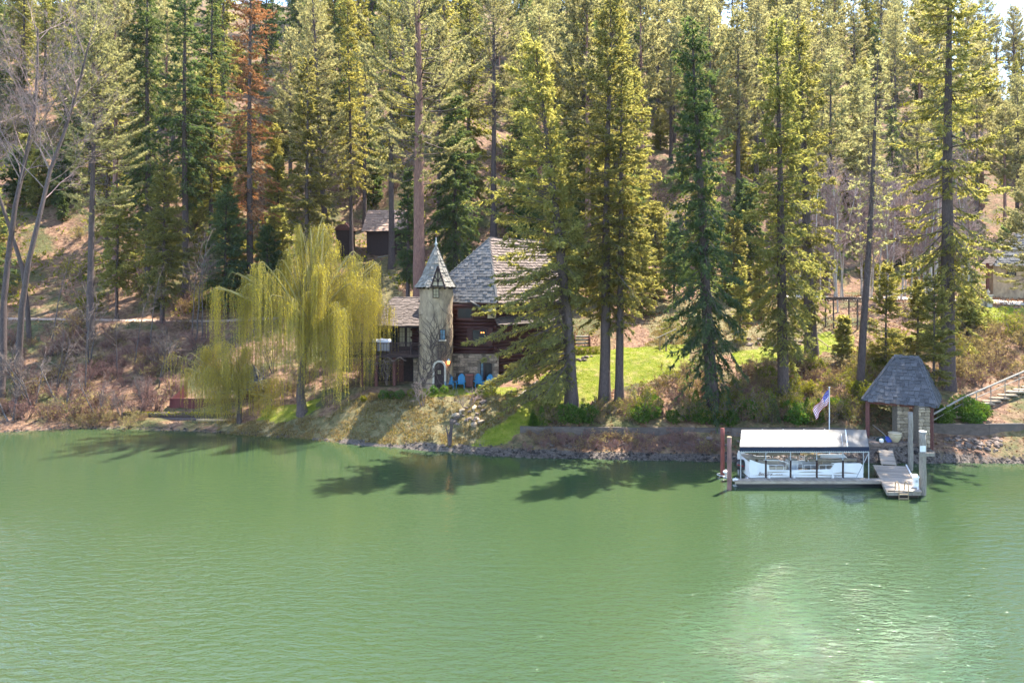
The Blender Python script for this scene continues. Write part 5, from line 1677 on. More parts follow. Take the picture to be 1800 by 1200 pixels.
# outboard
ox, oy = XW(1299.5, 44.6), 44.3
mb = MB()
for k, (z, sx, sy) in enumerate([(.66, .20, .17), (.72, .29, .22), (.95, .33, .25), (1.15, .30, .24), (1.27, .2, .17)]):
    mb.v += [(ox + sx * a, oy + sy * b, z) for a, b in ((-1, -.6), (-.6, -1), (.6, -1), (1, -.6), (1, .6), (.6, 1), (-.6, 1), (-1, .6))]
for k in range(4):
    for j in range(8): mb.f.append((k * 8 + j, k * 8 + (j + 1) % 8, (k + 1) * 8 + (j + 1) % 8, (k + 1) * 8 + j))
mb.f += [tuple(range(8))[::-1], tuple(range(32, 40))]
mot = mb.part('outboard_motor', MAT['black'], boat, True)
MB().box((ox, oy, .35), (.16, .2, .64)).part('motor_leg', MAT['black'], mot)
MB().box((ox + .45, oy, .55), (.5, .18, .14)).part('motor_bracket', MAT['alu'], mot)
MB().obox((ox - .30, oy - .253, 1.0), (.42, 0, -.12), (0, .012, 0), (0, 0, .05)).part('motor_stripe', MAT['flag_red'], mot)

# ------------------------------------------------------------------ flag
fpx, fD = 1457.8, 49.2
fb = gp(fpx, fD)
flag_t = HC - (681 - HOR) / F * fD
fp = thing('flagpole', 'slim white flagpole behind the boat canopy', 'flagpole', tuple(fb))
MB().tube([(fb.x, fD, fb.z - .3), (fb.x, fD, flag_t)], [.04, .028], 8).part('pole', MAT['whitepaint'], fp)
MB().lathe((fb.x, fD, flag_t), [(.07, 0), (.07, .03), (.01, .05)], 10).part('truck', MAT['whitepaint'], fp)
fl = thing('flag', 'red white and blue striped flag with stars hanging limp from the pole', 'flag', (fb.x, fD, flag_t - 2))
HW, FL = .92, 2.0                                       # hoist and fly
def fpt(u, v):
    """cloth hanging: u along the fly, v down the hoist"""
    x = fb.x - .05 - (u * .58 * FL) * (1 - .18 * v)
    z = flag_t - .12 - v * HW * (1 - .25 * u) - u * FL * .66 * (1 + .12 * u)
    y = fD - .03 + .13 * math.sin(u * 9 + v * 3) * min(1, u * 4) + .05 * math.sin(u * 17 - v * 5) * min(1, u * 4)
    return Vector((x, y, z))
def cloth(u0, u1, v0, v1, mat, nm, nu_=24, nv_=3, lift=0):
    V, Fs = [], []
    for i in range(nu_ + 1):
        for j in range(nv_ + 1):
            p = fpt(u0 + (u1 - u0) * i / nu_, v0 + (v1 - v0) * j / nv_); p.y -= lift
            V.append(p)
    for i in range(nu_):
        for j in range(nv_):
            a = i * (nv_ + 1) + j
            Fs.append((a, a + 1, a + nv_ + 2, a + nv_ + 1))
    return MB().add(V, Fs).part(nm, MAT[mat], fl, True)
for k in range(13):
    u0 = .4 if k < 7 else 0
    cloth(u0, 1, k / 13, (k + 1) / 13, 'flag_red' if k % 2 == 0 else 'flag_white', 'stripe')
cloth(0, .4, 0, 7 / 13, 'flag_blue', 'canton', 12, 8)
stm = MB()
for j in range(9):
    for i in range(6 if j % 2 == 0 else 5):
        p = fpt(.4 * ((i + (.5 if j % 2 == 0 else 1.0)) / 6), 7 / 13 * (j + .5) / 9); p.y -= .012
        pts = []
        for s_ in range(10):
            rr = .024 if s_ % 2 == 0 else .010
            pts.append(p + Vector((rr * math.sin(s_ * math.pi / 5), 0, rr * math.cos(s_ * math.pi / 5))))
        stm.add(pts + [p], [(s_, (s_ + 1) % 10, 10) for s_ in range(10)])
stm.part('stars', MAT['flag_white'], fl)['kind'] = 'stuff'

# ------------------------------------------------------------------ pavilion
an = R(-35.0)
pe, pn = Vector((math.cos(an), math.sin(an), 0)), Vector((math.sin(an), -math.cos(an), 0))   # along the front, out of the front
FR = Vector((XW(1646, 48.7), 48.7, 0))
Wd, Dp = 4.75, 4.6
pcen = FR - pe * Wd / 2 - pn * Dp / 2
pz = G(pcen.x, pcen.y - .5)
pav = thing('pavilion', 'open shore pavilion with steep grey shingled roof on posts and stone pillars', 'pavilion', (pcen.x, pcen.y, 1.1))
ze, zt_ = 3.86, 6.95
c4 = [FR - pe * Wd, FR, FR - pn * Dp, FR - pe * Wd - pn * Dp]
c4 = [Vector((c.x, c.y, ze)) for c in c4]
rl0, rl1 = pcen - pe * .5, pcen + pe * 1.15
rl0 = Vector((rl0.x, rl0.y, zt_)); rl1 = Vector((rl1.x, rl1.y, zt_))
proof = MB().add(c4 + [rl0, rl1], [(0, 1, 5, 4), (1, 2, 5), (2, 3, 4, 5), (3, 0, 4), (3, 2, 1, 0)]).part('roof', MAT['roof_under'], pav)
n4 = shingles([c4[0], c4[1], rl1, rl0], .295, .33, 'shake_dark', proof, True, .045)
n5 = shingles([c4[1], c4[2], rl1], .295, .33, 'shake_dark', proof, True, .045)
shingles([c4[2], c4[3], rl0, rl1], .3, .36, 'shake_dark', proof, False, .045)
shingles([c4[3], c4[0], rl0], .3, .36, 'shake_dark', proof, False, .045)
mb = MB()
for a, b in ((c4[0], rl0), (c4[1], rl1), (c4[2], rl1), (rl0, rl1)): mb.bar(a + EZ * .10, b + EZ * .10, .24, .06)
mb.part('hip_cap', MAT['shake_dark'], proof)
for k, (a, b) in enumerate(((-2.05, -1.95), (2.05, -1.95), (2.05, 1.95), (-2.05, 1.95))):
    p = pcen + pe * a - pn * b * 1.0
    MB().box((p.x, p.y, (ze + .7) / 2), (.27, .27, ze - .7), an).part('post', MAT['brownwood'], pav)
for a, b in ((0, 1), (1, 2), (2, 3), (3, 0)):
    p, q = c4[a].lerp(pcen, .1), c4[b].lerp(pcen, .1); p.z = q.z = ze - .12
    MB().bar(p, q, .14, .2).part('beam', MAT['brownwood'], pav)
for px, w_ in ((1582, .86), (1619, .80)):
    D = 50.6 if px < 1600 else 49.4
    x = XW(px, D)
    pil = MB().box((x, D, 2.4), (w_ - .1, .7, 2.9)).part('pillar', MAT['mortar'], pav)
    stones(pil, Vector((x - w_ / 2, D - .36, .9)), EX, EZ, w_, ze - 1.0, 'sandstone', .24, .36, .10)
    stones(pil, Vector((x + w_ / 2 - .04, D - .36, .9)), Vector((0, 1, 0)), EZ, .7, ze - 1.0, 'sandstone', .24, .36, .08)
# stone apron under the pavilion
bs = thing('stone_landing', 'low dry stone landing below the pavilion', 'stone wall', (XW(1570, 49.2), 49.2, .3))
ms = MB().obox((XW(1530, 49.25), 49.3, -.2), (XW(1634, 49.25) - XW(1530, 49.25), 0, 0), (0, 3.4, 0), (0, 0, 1.35)).part('core', MAT['mortar'], bs)
stones(ms, Vector((XW(1530, 49.25), 49.3, .05)), EX, EZ, XW(1634, 49.25) - XW(1530, 49.25), 1.1, 'rock', .22, .5, .16)
for k in range(10):
    x = XW(1532 + k * 10.4, 49.5)
    put('cap_stone', unit('stone', 'rock', 6, bev=.16, chip=.06), ms, Vector((x + .2, 49.15, 1.13)), Vector((.44, 0, 0)), Vector((0, .8, 0)), Vector((0, 0, .08)))
# pot, tarps, bowl
pc = W(1573, 768, 49.45); pc.z = 1.2
MB().lathe(tuple(pc), [(.20, 0), (.26, .06), (.40, .36), (.43, .50), (.40, .58), (.45, .62), (.45, .67), (.36, .68), (.33, .5)], 20).solo('garden_urn', MAT['pot'], 'large cream pot beside the left stone pillar', 'pot', smooth=True)
def heap(c, sx, sy, sz, seed):
    r = random.Random(seed); mb = MB(); n_, m_ = 16, 7
    for j in range(m_):
        t = j / (m_ - 1)
        for i in range(n_):
            a = 2 * math.pi * i / n_
            k = math.cos(t * math.pi / 2) ** .7 * (1 + r.uniform(-.14, .14))
            mb.v.append((c.x + sx * k * math.cos(a), c.y + sy * k * math.sin(a), c.z + sz * math.sin(t * math.pi / 2) * (1 + r.uniform(-.12, .12))))
    for j in range(m_ - 1):
        for i in range(n_): mb.f.append((j * n_ + i, j * n_ + (i + 1) % n_, (j + 1) * n_ + (i + 1) % n_, (j + 1) * n_ + i))
    return mb
heap(Vector((XW(1560, 49.6), 49.6, 1.2)), .34, .3, .34, 1).solo('blue_tarp', MAT['tarp'], 'crumpled blue tarp left of the cream pot', 'tarp', smooth=True)
heap(Vector((XW(1551, 49.7), 49.7, 1.2)), .42, .35, .32, 2).solo('dark_tarp', MAT['tarp_dark'], 'dark green bundle left of the blue tarp', 'tarp', smooth=True)
MB().lathe((XW(1550, 49.2), 49.25, 1.2), [(.10, 0), (.14, .04), (.15, .16), (.12, .24), (.03, .28)], 14).solo('white_float', MAT['whitepaint'], 'round white float in front of the dark green bundle', 'float', smooth=True)
# ------------------------------------------------------------------ concrete walls, rails, steps
def wall_run(name, pts, top, bot, th, mat, label, n_panel=True):
    t = thing(name, label, 'wall', (pts[0][0], pts[0][1], 0))
    for k in range(len(pts) - 1):
        a, b = Vector((*pts[k], 0)), Vector((*pts[k + 1], 0))
        d = b - a
        m = max(1, int(d.length / 2.4)) if n_panel else 1
        for j in range(m):
            p, q = a.lerp(b, j / m), a.lerp(b, (j + .993) / m)
            e = (q - p); nn = Vector((-e.y, e.x, 0)).normalized() * th
            zt0 = top + rng.uniform(-.025, .025)
            MB().obox(Vector((p.x, p.y, bot)), e, nn, EZ * (zt0 - bot)).part('wall_panel', MAT[mat], t)
    return t
wall_run('retaining_wall', [(XW(914, 52.6), 52.6), (XW(960, 52.2), 52.2), (XW(1160, 52.0), 52.0), (XW(1350, 51.9), 51.9), (XW(1528, 51.9), 51.9)], 1.66, -.1, .22, 'concrete', 'stained grey concrete retaining wall left of and behind the boat')
wall_run('retaining_wall', [(XW(1636, 51.7), 51.7), (XW(1740, 51.5), 51.5), (XW(1800, 51.6), 51.6), (XW(1860, 51.6), 51.6)], 2.05, .5, .22, 'concrete', 'stained grey concrete wall right of the pavilion')
# sloping handrail and stone steps at the right
hr = thing('handrail', 'long pale handrail climbing from the pavilion to the right edge', 'handrail', tuple(gp(1650, 52.5)))
a, b, c = W(1640, 728, 51.3), W(1690, 700, 53.2), W(1815, 646, 56.5)
MB().tube([a, b, c], .075, 8).part('rail', MAT['weathered'], hr)
MB().tube([a - EZ * .45, b - EZ * .45, c - EZ * .45], .035, 6).part('lower_rail', MAT['weathered'], hr)
for t_ in (.02, .2, .4, .6, .8, .97):
    p = b.lerp(c, t_)
    MB().tube([(p.x, p.y, G(p.x, p.y) - .2), p], .035, 6).part('post', MAT['weathered'], hr)
st = thing('stone_steps', 'flight of pale stone steps beside the right handrail', 'steps', tuple(gp(1690, 53)))
for k in range(11):
    px, D = 1672 + k * 14, 52.9 + k * .38
    p = gp(px, D)
    put('tread', unit('stone', 'sandstone', 6, bev=.16, chip=.06), st, Vector((p.x, p.y - .3, p.z + .06)), Vector((1.5, 0, 0)), Vector((0, .5, 0)), EZ * .16)
# rail, rocks and steps below the house
p, q = W(799, 744, 54.2), W(902, 685, 57.6)
sr = thing('step_rail', 'thin sloping wooden rail beside the rock steps below the terrace', 'handrail', (p.x, p.y, G(p.x, p.y)))
MB().tube([p, q], .04, 8).part('rail', MAT['weathered'], sr)
for t_ in (.03, .5, .97):
    s_ = p.lerp(q, t_)
    MB().tube([(s_.x, s_.y, G(s_.x, s_.y) - .2), s_], .035, 6).part('post', MAT['weathered'], sr)
def rock_mesh(seed, mat='rock'):
    import bmesh
    r = random.Random(seed); bm = bmesh.new()
    bmesh.ops.create_icosphere(bm, subdivisions=1, radius=.5)
    for v in bm.verts: v.co *= r.uniform(.72, 1.15)
    m = bpy.data.meshes.new('rock'); bm.to_mesh(m); bm.free(); m.materials.append(MAT[mat]); return m
ROCKS = [rock_mesh(k) for k in range(6)]
SROCK = [rock_mesh(20 + k, 'sandstone') for k in range(3)]
def rock(x, y, s, label, group, pool=ROCKS, flat=.6):
    o = obj('rock', rng.choice(pool)); o.location = (x, y, G(x, y) + s * flat * .12)
    o.rotation_euler = (rng.uniform(-.3, .3), rng.uniform(-.3, .3), rng.uniform(0, 6.28)); o.scale = (s * rng.uniform(.8, 1.3), s * rng.uniform(.7, 1.1), s * flat * rng.uniform(.8, 1.2))
    return tag(o, label, 'rock', group)
for k in range(22):
    px = rng.uniform(796, 850); py = rng.uniform(722, 760) - (px - 800) * .35
    p = hit(px, py)
    rock(p.x, p.y, rng.uniform(.35, .8), 'flat reddish rock in the tumbled steps at the foot of the thin sloping rail', 'rocks of the tumbled steps', SROCK if k % 3 == 0 else ROCKS)
for k in range(70):
    px = rng.uniform(1660, 1760); D = rng.uniform(49.4, 51.3)
    p = gp(px, D); rock(p.x, p.y, rng.uniform(.25, .55), 'dark rounded rock under the right concrete wall, ' + spot(px, [(1690, 'pavilion end of the pile'), (1725, 'middle of the pile'), (1900, 'far right end of the pile')]), 'rocks below the right wall')
for k in range(60):
    px = rng.uniform(930, 1300); D = rng.uniform(50.9, 51.8)
    p = gp(px, D); rock(p.x, p.y, rng.uniform(.25, .6), 'grey boulder at the foot of the left wall ' + spot(px, [(1010, 'below the leaning fir'), (1100, 'below the close pair of firs'), (1190, 'midway to the dock'), (1245, 'below the cone evergreen'), (1400, 'beside the rusty pilings')]), 'boulders under the retaining wall')
for k in range(40):
    px = rng.uniform(1300, 1540); D = rng.uniform(49.2, 51.6)
    p = gp(px, D); rock(p.x, p.y, rng.uniform(.3, .7), 'brown boulder on the bank behind the boat, ' + spot(px, [(1370, 'motor end'), (1450, 'middle'), (1600, 'bow end')]), 'boulders behind the boat')
for k in range(34):
    px = rng.uniform(1300, 1440); D = rng.uniform(66.5, 69)
    p = gp(px, D); rock(p.x, p.y, rng.uniform(.4, .8), 'stone of the low rock ledge on the upper terrace, ' + spot(px, [(1345, 'left part'), (1395, 'middle part'), (1500, 'right part')]), 'rock ledge stones')
for k in range(30):
    px = rng.uniform(930, 1040); D = 62.5 + (px - 930) * .006 + rng.uniform(-.3, .3)
    p = gp(px, D); rock(p.x, p.y, rng.uniform(.3, .6), 'dark stone of the low garden wall ' + spot(px, [(970, 'left of the leaning fir'), (1005, 'behind the leaning fir trunk'), (1100, 'right of the leaning fir')]), 'garden wall stones behind the leaning fir')
# shore stones, far too many to count
r_ = np.random.default_rng(5)
n = 9000
px = r_.uniform(-60, 1860, n); u = (px - 900) / F
d = np.abs(r_.normal(0, .7, n)) - .25
Y = shore(u) + d; X = u * Y; Zg = height(X, Y)
lim = np.where(px < 800, .22, 1.0)
ok = (Zg > -.12) & (d < 2.2 * lim) & ((px > 800) & (r_.random(n) < np.where(px > 1640, .3, .6)) | (r_.random(n) < .25))
X, Y, Zg = X[ok], Y[ok], Zg[ok]; n = len(X)
s_ = .03 + .16 * r_.random(n) ** 2.5 * np.where(r_.random(n) < .08, 1.8, 1)
base = np.array([(1, 0, 0), (0, 1, 0), (-1, 0, 0), (0, -1, 0), (0, 0, .8), (0, 0, -.5)])
ang = r_.uniform(0, 6.28, n); ca_, sa_ = np.cos(ang), np.sin(ang)
V = base[None] * s_[:, None, None] * r_.uniform(.6, 1.2, (n, 6, 1))
V = np.stack([V[:, :, 0] * ca_[:, None] - V[:, :, 1] * sa_[:, None], V[:, :, 0] * sa_[:, None] + V[:, :, 1] * ca_[:, None], V[:, :, 2]], 2) + np.stack([X, Y, Zg], 1)[:, None]
fo = np.array([(0, 1, 4), (1, 2, 4), (2, 3, 4), (3, 0, 4), (1, 0, 5), (2, 1, 5), (3, 2, 5), (0, 3, 5)])
MAT['pebble'] = M('shore_pebbles', (0.085, 0.066, 0.053), (0.035, 0.027, 0.022), 3, .85, .2, vary=.8)
tag(obj('shore_stones', mesh_np('shore_stones', V.reshape(-1, 3), (fo[None] + (np.arange(n) * 6)[:, None, None]).reshape(-1, 3), MAT['pebble'])), 'broken grey stones scattered along the waterline', None, None, 'stuff')

# ------------------------------------------------------------------ left bank: mossy log wall, red fence, small hut
a, b = W(215, 733, 61.2), W(413, 737, 60.9)
mw = thing('mossy_wall', 'low moss covered log wall below the red fence', 'wall', (a.x, a.y, .2))
for j in range(2):
    n_ = 14
    MB().tube([(a.x + (b.x - a.x) * k / n_, a.y + (b.y - a.y) * k / n_ + j * .12, .42 + j * .40 + rng.uniform(-.02, .02)) for k in range(n_ + 1)], [.23 * rng.uniform(.93, 1.06) for _ in range(n_ + 1)], 9).part('log', MAT['bark'], mw, True)
r2 = np.random.default_rng(9); n = 3500
t = r2.uniform(0, 1, n)
P = np.stack([a.x + (b.x - a.x) * t, a.y + (b.y - a.y) * t + .08 + r2.normal(0, .14, n), .98 + r2.normal(0, .05, n) - np.abs(r2.normal(0, .12, n))], 1)
V, Fc = kites(P, norm(r2.normal(0, .5, (n, 3)) + np.array([[0, -.3, .9]])), r2.normal(0, 1, (n, 3)), r2.uniform(.06, .14, n), r2.uniform(.05, .1, n))
V = V - np.array(mw.location)
obj('moss', mesh_np('moss', V, Fc, MAT['moss']), mw)['kind'] = 'stuff'
MB().tube([W(346, 738, 60.0), W(412, 739, 59.8)], .12, 8).solo('driftwood_log', MAT['tan_wood'], 'sunlit log lying in front of the mossy wall', 'log')
rf_ = thing('red_fence', 'faded red board fence with swept up left end by the small willow', 'fence', tuple(gp(370, 62.8)))
fa, fb_ = 299.0, 460.0
for k in range(66):
    px = fa + (fb_ - fa) * k / 66
    D = 62.9
    z0 = max(G(XW(px, D), D) - .15, .85)
    py_t = 701 if px > 330 else 701
    z1 = HC - (py_t - HOR) / F * D
    put('board', unit('board', 'redwood'), rf_, Vector((XW(px, D), D, z0)), Vector((.112, 0, 0)), Vector((0, .03, 0)), EZ * (z1 - z0))
for k in range(20):
    t_ = k / 20
    D = 62.95 + t_ * 2.6; px = 299 + t_ * 30
    z1 = HC - (701 - HOR) / F * 62.9 + 1.35 * t_ ** 1.6
    z0 = G(XW(px, D), D) - .2
    put('board', unit('board', 'redwood'), rf_, Vector((XW(px, D), D, z0)), Vector((.10, .0, 0)), Vector((0, .1, 0)), EZ * max(.5, z1 - z0))
zt2 = HC - (700.5 - HOR) / F * 62.9
MB().bar((XW(298, 62.9), 62.87, zt2), (XW(462, 62.9), 62.87, zt2), .08, .07).part('top_rail', MAT['redwood'], rf_)
hx, hy = XW(443, 63.4), 63.6
hz = G(hx, hy)
hut = thing('garden_hut', 'little hut with pointed shingle roof and red posts behind the small willow', 'hut', (hx, hy, hz))
he = HC - (683 - HOR) / F * 63; ha = HC - (648 - HOR) / F * 63.5
hc = [Vector((hx + 1.25 * sx, hy + 1.25 * sy, he)) for sx, sy in ((-1, -1), (1, -1), (1, 1), (-1, 1))]
hap = Vector((hx, hy, ha + .25))
hr_ = MB().add(hc + [hap], [(0, 1, 4), (1, 2, 4), (2, 3, 4), (3, 0, 4), (3, 2, 1, 0)]).part('roof', MAT['roof_under'], hut)
for k in range(4): shingles([hc[k], hc[(k + 1) % 4], hap], .26, .3, 'shake_dark', hr_, k in (0, 1, 3))
for sx, sy in ((-1, -1), (1, -1), (1, 1), (-1, 1)):
    MB().box((hx + sx * .98, hy + sy * .98, (hz + he) / 2 - .1), (.16, .16, he - hz + .2)).part('post', MAT['redwood'], hut)
for k in range(14):
    put('board', unit('board', 'redwood'), hut, Vector((hx - .9 + k * .137, hy - .95, hz - .1)), Vector((.128, 0, 0)), Vector((0, .03, 0)), EZ * 1.05)
MB().obox((hx - .9, hy + .9, hz), (1.8, 0, 0), (0, .06, 0), (0, 0, he - hz)).part('back_wall', MAT['darkwood'], hut)

# ------------------------------------------------------------------ garden pieces on the terraces
# arbor
ac = gp(1478, 72)
arb = thing('garden_arbor', 'open timber arbor on the upper right terrace', 'arbor', tuple(ac))
ah = 3.1
pos = [(-1.2, -.9), (1.3, -.9), (1.3, .9), (-1.2, .9)]
for x, y in pos:
    MB().tube([(ac.x + x, ac.y + y, G(ac.x + x, ac.y + y) - .2), (ac.x + x, ac.y + y, ac.z + ah)], .08, 7).part('post', MAT['twig'], arb)
for y in (-.9, .9):
    MB().bar((ac.x - 1.9, ac.y + y, ac.z + ah), (ac.x + 2.0, ac.y + y, ac.z + ah), .1, .14).part('beam', MAT['twig'], arb)
for k in range(7):
    x = ac.x - 1.5 + k * .5
    MB().bar((x, ac.y - 1.4, ac.z + ah + .14), (x, ac.y + 1.4, ac.z + ah + .14), .07, .1).part('crossbar', MAT['twig'], arb)
MB().bar((ac.x - 1.2, ac.y - .9, ac.z + .5), (ac.x + 1.3, ac.y - .9, ac.z + .6), .08, .1).part('rail', MAT['twig'], arb)
# drooping pole rail below it
rp = [W(1435, 593, 66.5), W(1455, 608, 65.5), W(1480, 617, 64.8), W(1510, 625, 64.5)]
prl = thing('pole_rail', 'sagging pale pole rail running down to the thin leaning pine', 'handrail', (rp[0].x, rp[0].y, G(rp[0].x, rp[0].y)))
MB().tube(rp, .05, 6).part('rail', MAT['tan_wood'], prl)
for p in rp: MB().tube([(p.x, p.y, G(p.x, p.y) - .2), (p.x, p.y, p.z)], .045, 6).part('post', MAT['weathered'], prl)
# gate pillar with urn, low wall and hedge by the driveway
g_ = W(1737, 542, 80); 
gpil = thing('gate_pillar', 'stone gate pillar topped by a small urn beside the driveway', 'pillar', (g_.x, g_.y, G(g_.x, g_.y)))
gz0 = G(g_.x, g_.y) - .2
MB().box((g_.x, g_.y, gz0 + .75), (.6, .6, 1.5)).part('shaft', MAT['trimstone'], gpil)
MB().box((g_.x, g_.y, gz0 + 1.55), (.76, .76, .12)).part('cap', MAT['trimstone'], gpil)
MB().lathe((g_.x, g_.y, gz0 + 1.6), [(.14, 0), (.08, .1), (.2, .28), (.14, .42), (.05, .55), (.02, .7)], 10).part('urn', MAT['trimstone'], gpil)
lw = thing('low_stone_wall', 'low stone wall running left from the gate pillar', 'wall', tuple(gp(1718, 80)))
lo = Vector((XW(1700, 80), 80.0, gz0)); lwid = XW(1731, 80) - XW(1700, 80)
lc = MB().obox(lo, (lwid, 0, 0), (0, .4, 0), (0, 0, 1.15)).part('core', MAT['mortar'], lw)
stones(lc, lo, EX, EZ, lwid, 1.15, 'sandstone', .32, .5, .08)
# log fence and hedge right of the house
lf = thing('log_fence', 'rustic dark log rail fence right of the house', 'fence', tuple(gp(1010, 66)))
za_ = G(XW(1010, 66), 66)
for k in range(4):
    MB().tube([(XW(985, 66), 66, za_ + .35 + k * .32), (XW(1036, 66), 66, za_ + .38 + k * .32)], .10, 8).part('rail', MAT['weathered'], lf, True)
for px in (986, 1010, 1036): MB().tube([(XW(px, 66), 65.85, za_ - .2), (XW(px, 66), 65.85, za_ + 1.6)], .1, 8).part('post', MAT['brownwood'], lf, True)
for q, px in enumerate((1003, 1013, 1023, 1033, 1043, 1053)):
    ball_shrub('hedge_shrub', 'clipped green shrub in the short hedge below the log fence', 230 + q, .42, 'shrub', 700, gp(px, 64.6), .9, 'hedge below the log fence', lsize=.08)
tpp = gp(973, 60.5)
MB().tube([(tpp.x, tpp.y, tpp.z - .2), (tpp.x + .05, tpp.y, tpp.z + 3.4)], [.17, .14], 9).solo('wooden_post', MAT['tan_wood'], 'tan wooden post left of the leaning fir trunk', 'post')
for q, (px0, py0, px1, py1) in enumerate([(935, 690, 985, 668), (912, 700, 945, 672), (925, 685, 948, 700)]):
    a, b = hit(px0, py0), hit(px1, py1)
    MB().tube([a + EZ * .12, (a + b) / 2 + EZ * .2, b + EZ * .14], [.09, .08, .05], 7).solo('driftwood_log', MAT['weathered'], ('long pale log edging the lawn left of the leaning fir', 'weathered fallen branch at the left end of the lawn', 'short grey branch crossing the fallen one by the lawn')[q], 'log')
pr0 = gp(1171, 64.8)
tr_ = thing('garden_trellis', 'small tan wooden post and rail at the lawn end below the drooping fir', 'trellis', tuple(pr0))
MB().tube([(pr0.x, pr0.y, pr0.z - .2), (pr0.x, pr0.y, pr0.z + 1.5)], .09, 7).part('post', MAT['tan_wood'], tr_)
MB().tube([(pr0.x - .5, pr0.y + .4, pr0.z - .2), (pr0.x - .5, pr0.y + .4, pr0.z + 1.4)], .07, 7).part('post', MAT['tan_wood'], tr_)
MB().tube([(pr0.x - .9, pr0.y, pr0.z + 1.25), (pr0.x + 1.1, pr0.y + .5, pr0.z + 2.1)], .05, 6).part('rail', MAT['weathered'], tr_)

# ------------------------------------------------------------------ trees
def hero(px, py, pxt, pyt, D=None, **k):
    p = hit(px, py) if D is None else gp(px, D)
    H = HC + (HOR - pyt) / F * p.y - p.z
    base = HC + (HOR - k.pop('crown')) / F * p.y - p.z
    Rc = k.pop('rad') / F * p.y
    lean = (XW(pxt, p.y) - p.x, k.pop('leany', 0.0))
    return conifer(k.pop('name', 'fir_tree'), k.pop('label'), 'tree', k.pop('seed'), H, base, Rc, lean=lean, loc=p, **k)

# the firs between the house and the boat canopy
hero(1005, 722, 937, 70, crown=670, low=1.0, rad=108, seed=11, r0=.52, bend=1.5, n_br=430, lowd=1.15, leaf='fir', low_e=-26, high_e=38, droop=.32, side=(math.pi * .95, .5, .24), label='leaning green fir in front of the shingled house, its low boughs hiding the right walls')
hero(1062, 702, 1072, -8, crown=560, rad=88, seed=12, r0=.40, n_br=290, leaf='fir', low_e=-28, high_e=40, droop=.3, label='tall yellow-green fir on the lawn edge, left trunk of the close pair')
hero(1088, 707, 1094, 120, crown=580, rad=52, seed=13, r0=.38, n_br=160, leaf='fir', low_e=-28, high_e=30, droop=.3, label='thinner fir on the lawn edge, right trunk of the close pair')
hero(1257, 736, 1218, 32, crown=690, rad=74, seed=14, r0=.50, bend=.75, n_br=330, leaf='fir_dark', low_e=-48, high_e=30, droop=.5, twig_d=8, label='dark fir with drooping boughs and curved trunk left of the dock')
hero(1378, 704, 1366, 36, crown=610, rad=72, seed=15, r0=.40, n_br=330, leaf='fir', low_e=-35, high_e=35, droop=.4, label='dense fir with straight trunk directly above the boat canopy')
hero(1426, 622, 1404, 42, crown=560, rad=60, seed=16, r0=.55, n_br=270, leaf='fir', low_e=-30, high_e=35, droop=.35, label='fir behind the canopy fir, its thick trunk just to the right')
hero(1511, 694, 1546, 92, crown=440, rad=42, seed=17, r0=.28, n_br=210, leaf='pine', style='pine', low_e=-35, high_e=25, droop=.3, keep=.32, stubs=170, twig_d=5, name='thin_pine', label='thin leaning pine with sparse half bare crown left of the pavilion')
hero(1666, 682, 1668, -150, crown=560, rad=112, seed=18, r0=.55, n_br=210, leaf='fir', low_e=-42, high_e=8, droop=.25, twig_d=8, upturn=.35, stubs=30, name='larch_tree', label='tall dark trunked conifer with long sparse sloping boughs behind the pavilion')
# young trees on the right bank
for q, (px, py, pt, rd, lb) in enumerate([
        (1556, 655, 470, 26, 'slim young fir above the pavilion roof, left of the leaning log rail end'),
        (1640, 742, 488, 34, 'young fir with pale thin trunk beside the pavilion eave'),
        (1612, 640, 500, 24, 'small feathery fir between the thin pine and the tall sloping conifer'),
        (1700, 590, 505, 26, 'small fir on the lawn edge below the gate pillar'),
        (1300, 600, 470, 16, 'narrow yellow-green sapling on the upper terrace'),
        (1480, 640, 560, 14, 'tiny fir beside the garden arbor')]):
    hero(px, py, px + 3, pt, crown=py - 12 - (60 if q == 1 else 0), rad=rd, seed=30 + q, r0=.10, n_br=120, leaf='fir', low_e=-12, high_e=40, droop=.15, twig_d=9, stubs=4, name='young_fir', group='young firs', label=lb)

# trees right behind the house and on the left bank
hero(737, 500, 733, -190, D=74, crown=330, rad=128, seed=21, r0=.78, n_br=170, style='pine', leaf='pine', bark='bark_red', low_e=-12, high_e=35, droop=.1, upturn=.4, twig_d=8, stubs=14, prof=.5, name='ponderosa_pine', label='big ponderosa pine with thick reddish trunk behind the tower')
hero(440, 480, 439, -120, D=82, crown=400, rad=62, seed=22, r0=.36, n_br=260, leaf='larch', low_e=-28, high_e=20, droop=.2, keep=.8, twig_d=6, stubs=30, name='dead_conifer', label='dying conifer with rust orange needles left of the willow')
hero(158, 545, 166, 15, D=73, crown=380, rad=80, seed=23, r0=.33, n_br=190, style='pine', leaf='pine', low_e=-18, high_e=35, droop=.1, upturn=.35, twig_d=9, side=(0, .35, 0), name='ponderosa_pine', label='pale tufted pine on the left bank with a bare grey lower trunk')
hero(328, 470, 322, -90, D=84, crown=350, rad=58, seed=24, r0=.45, n_br=240, leaf='fir_dark', low_e=-30, high_e=25, droop=.4, name='fir_tree', label='dark fir with thick black trunk left of the rust orange conifer')
hero(262, 470, 258, -70, D=85, crown=400, rad=52, seed=25, r0=.42, n_br=280, leaf='fir_dark', low_e=-42, high_e=20, droop=.5, twig_d=8, label='dark drooping fir right of the pale tufted pine')
hero(578, 470, 545, -60, D=86, crown=400, rad=62, seed=26, r0=.40, n_br=230, style='pine', leaf='pine', low_e=-10, high_e=35, droop=.1, upturn=.3, twig_d=8, name='ponderosa_pine', label='leaning pine rising behind the top of the willow')
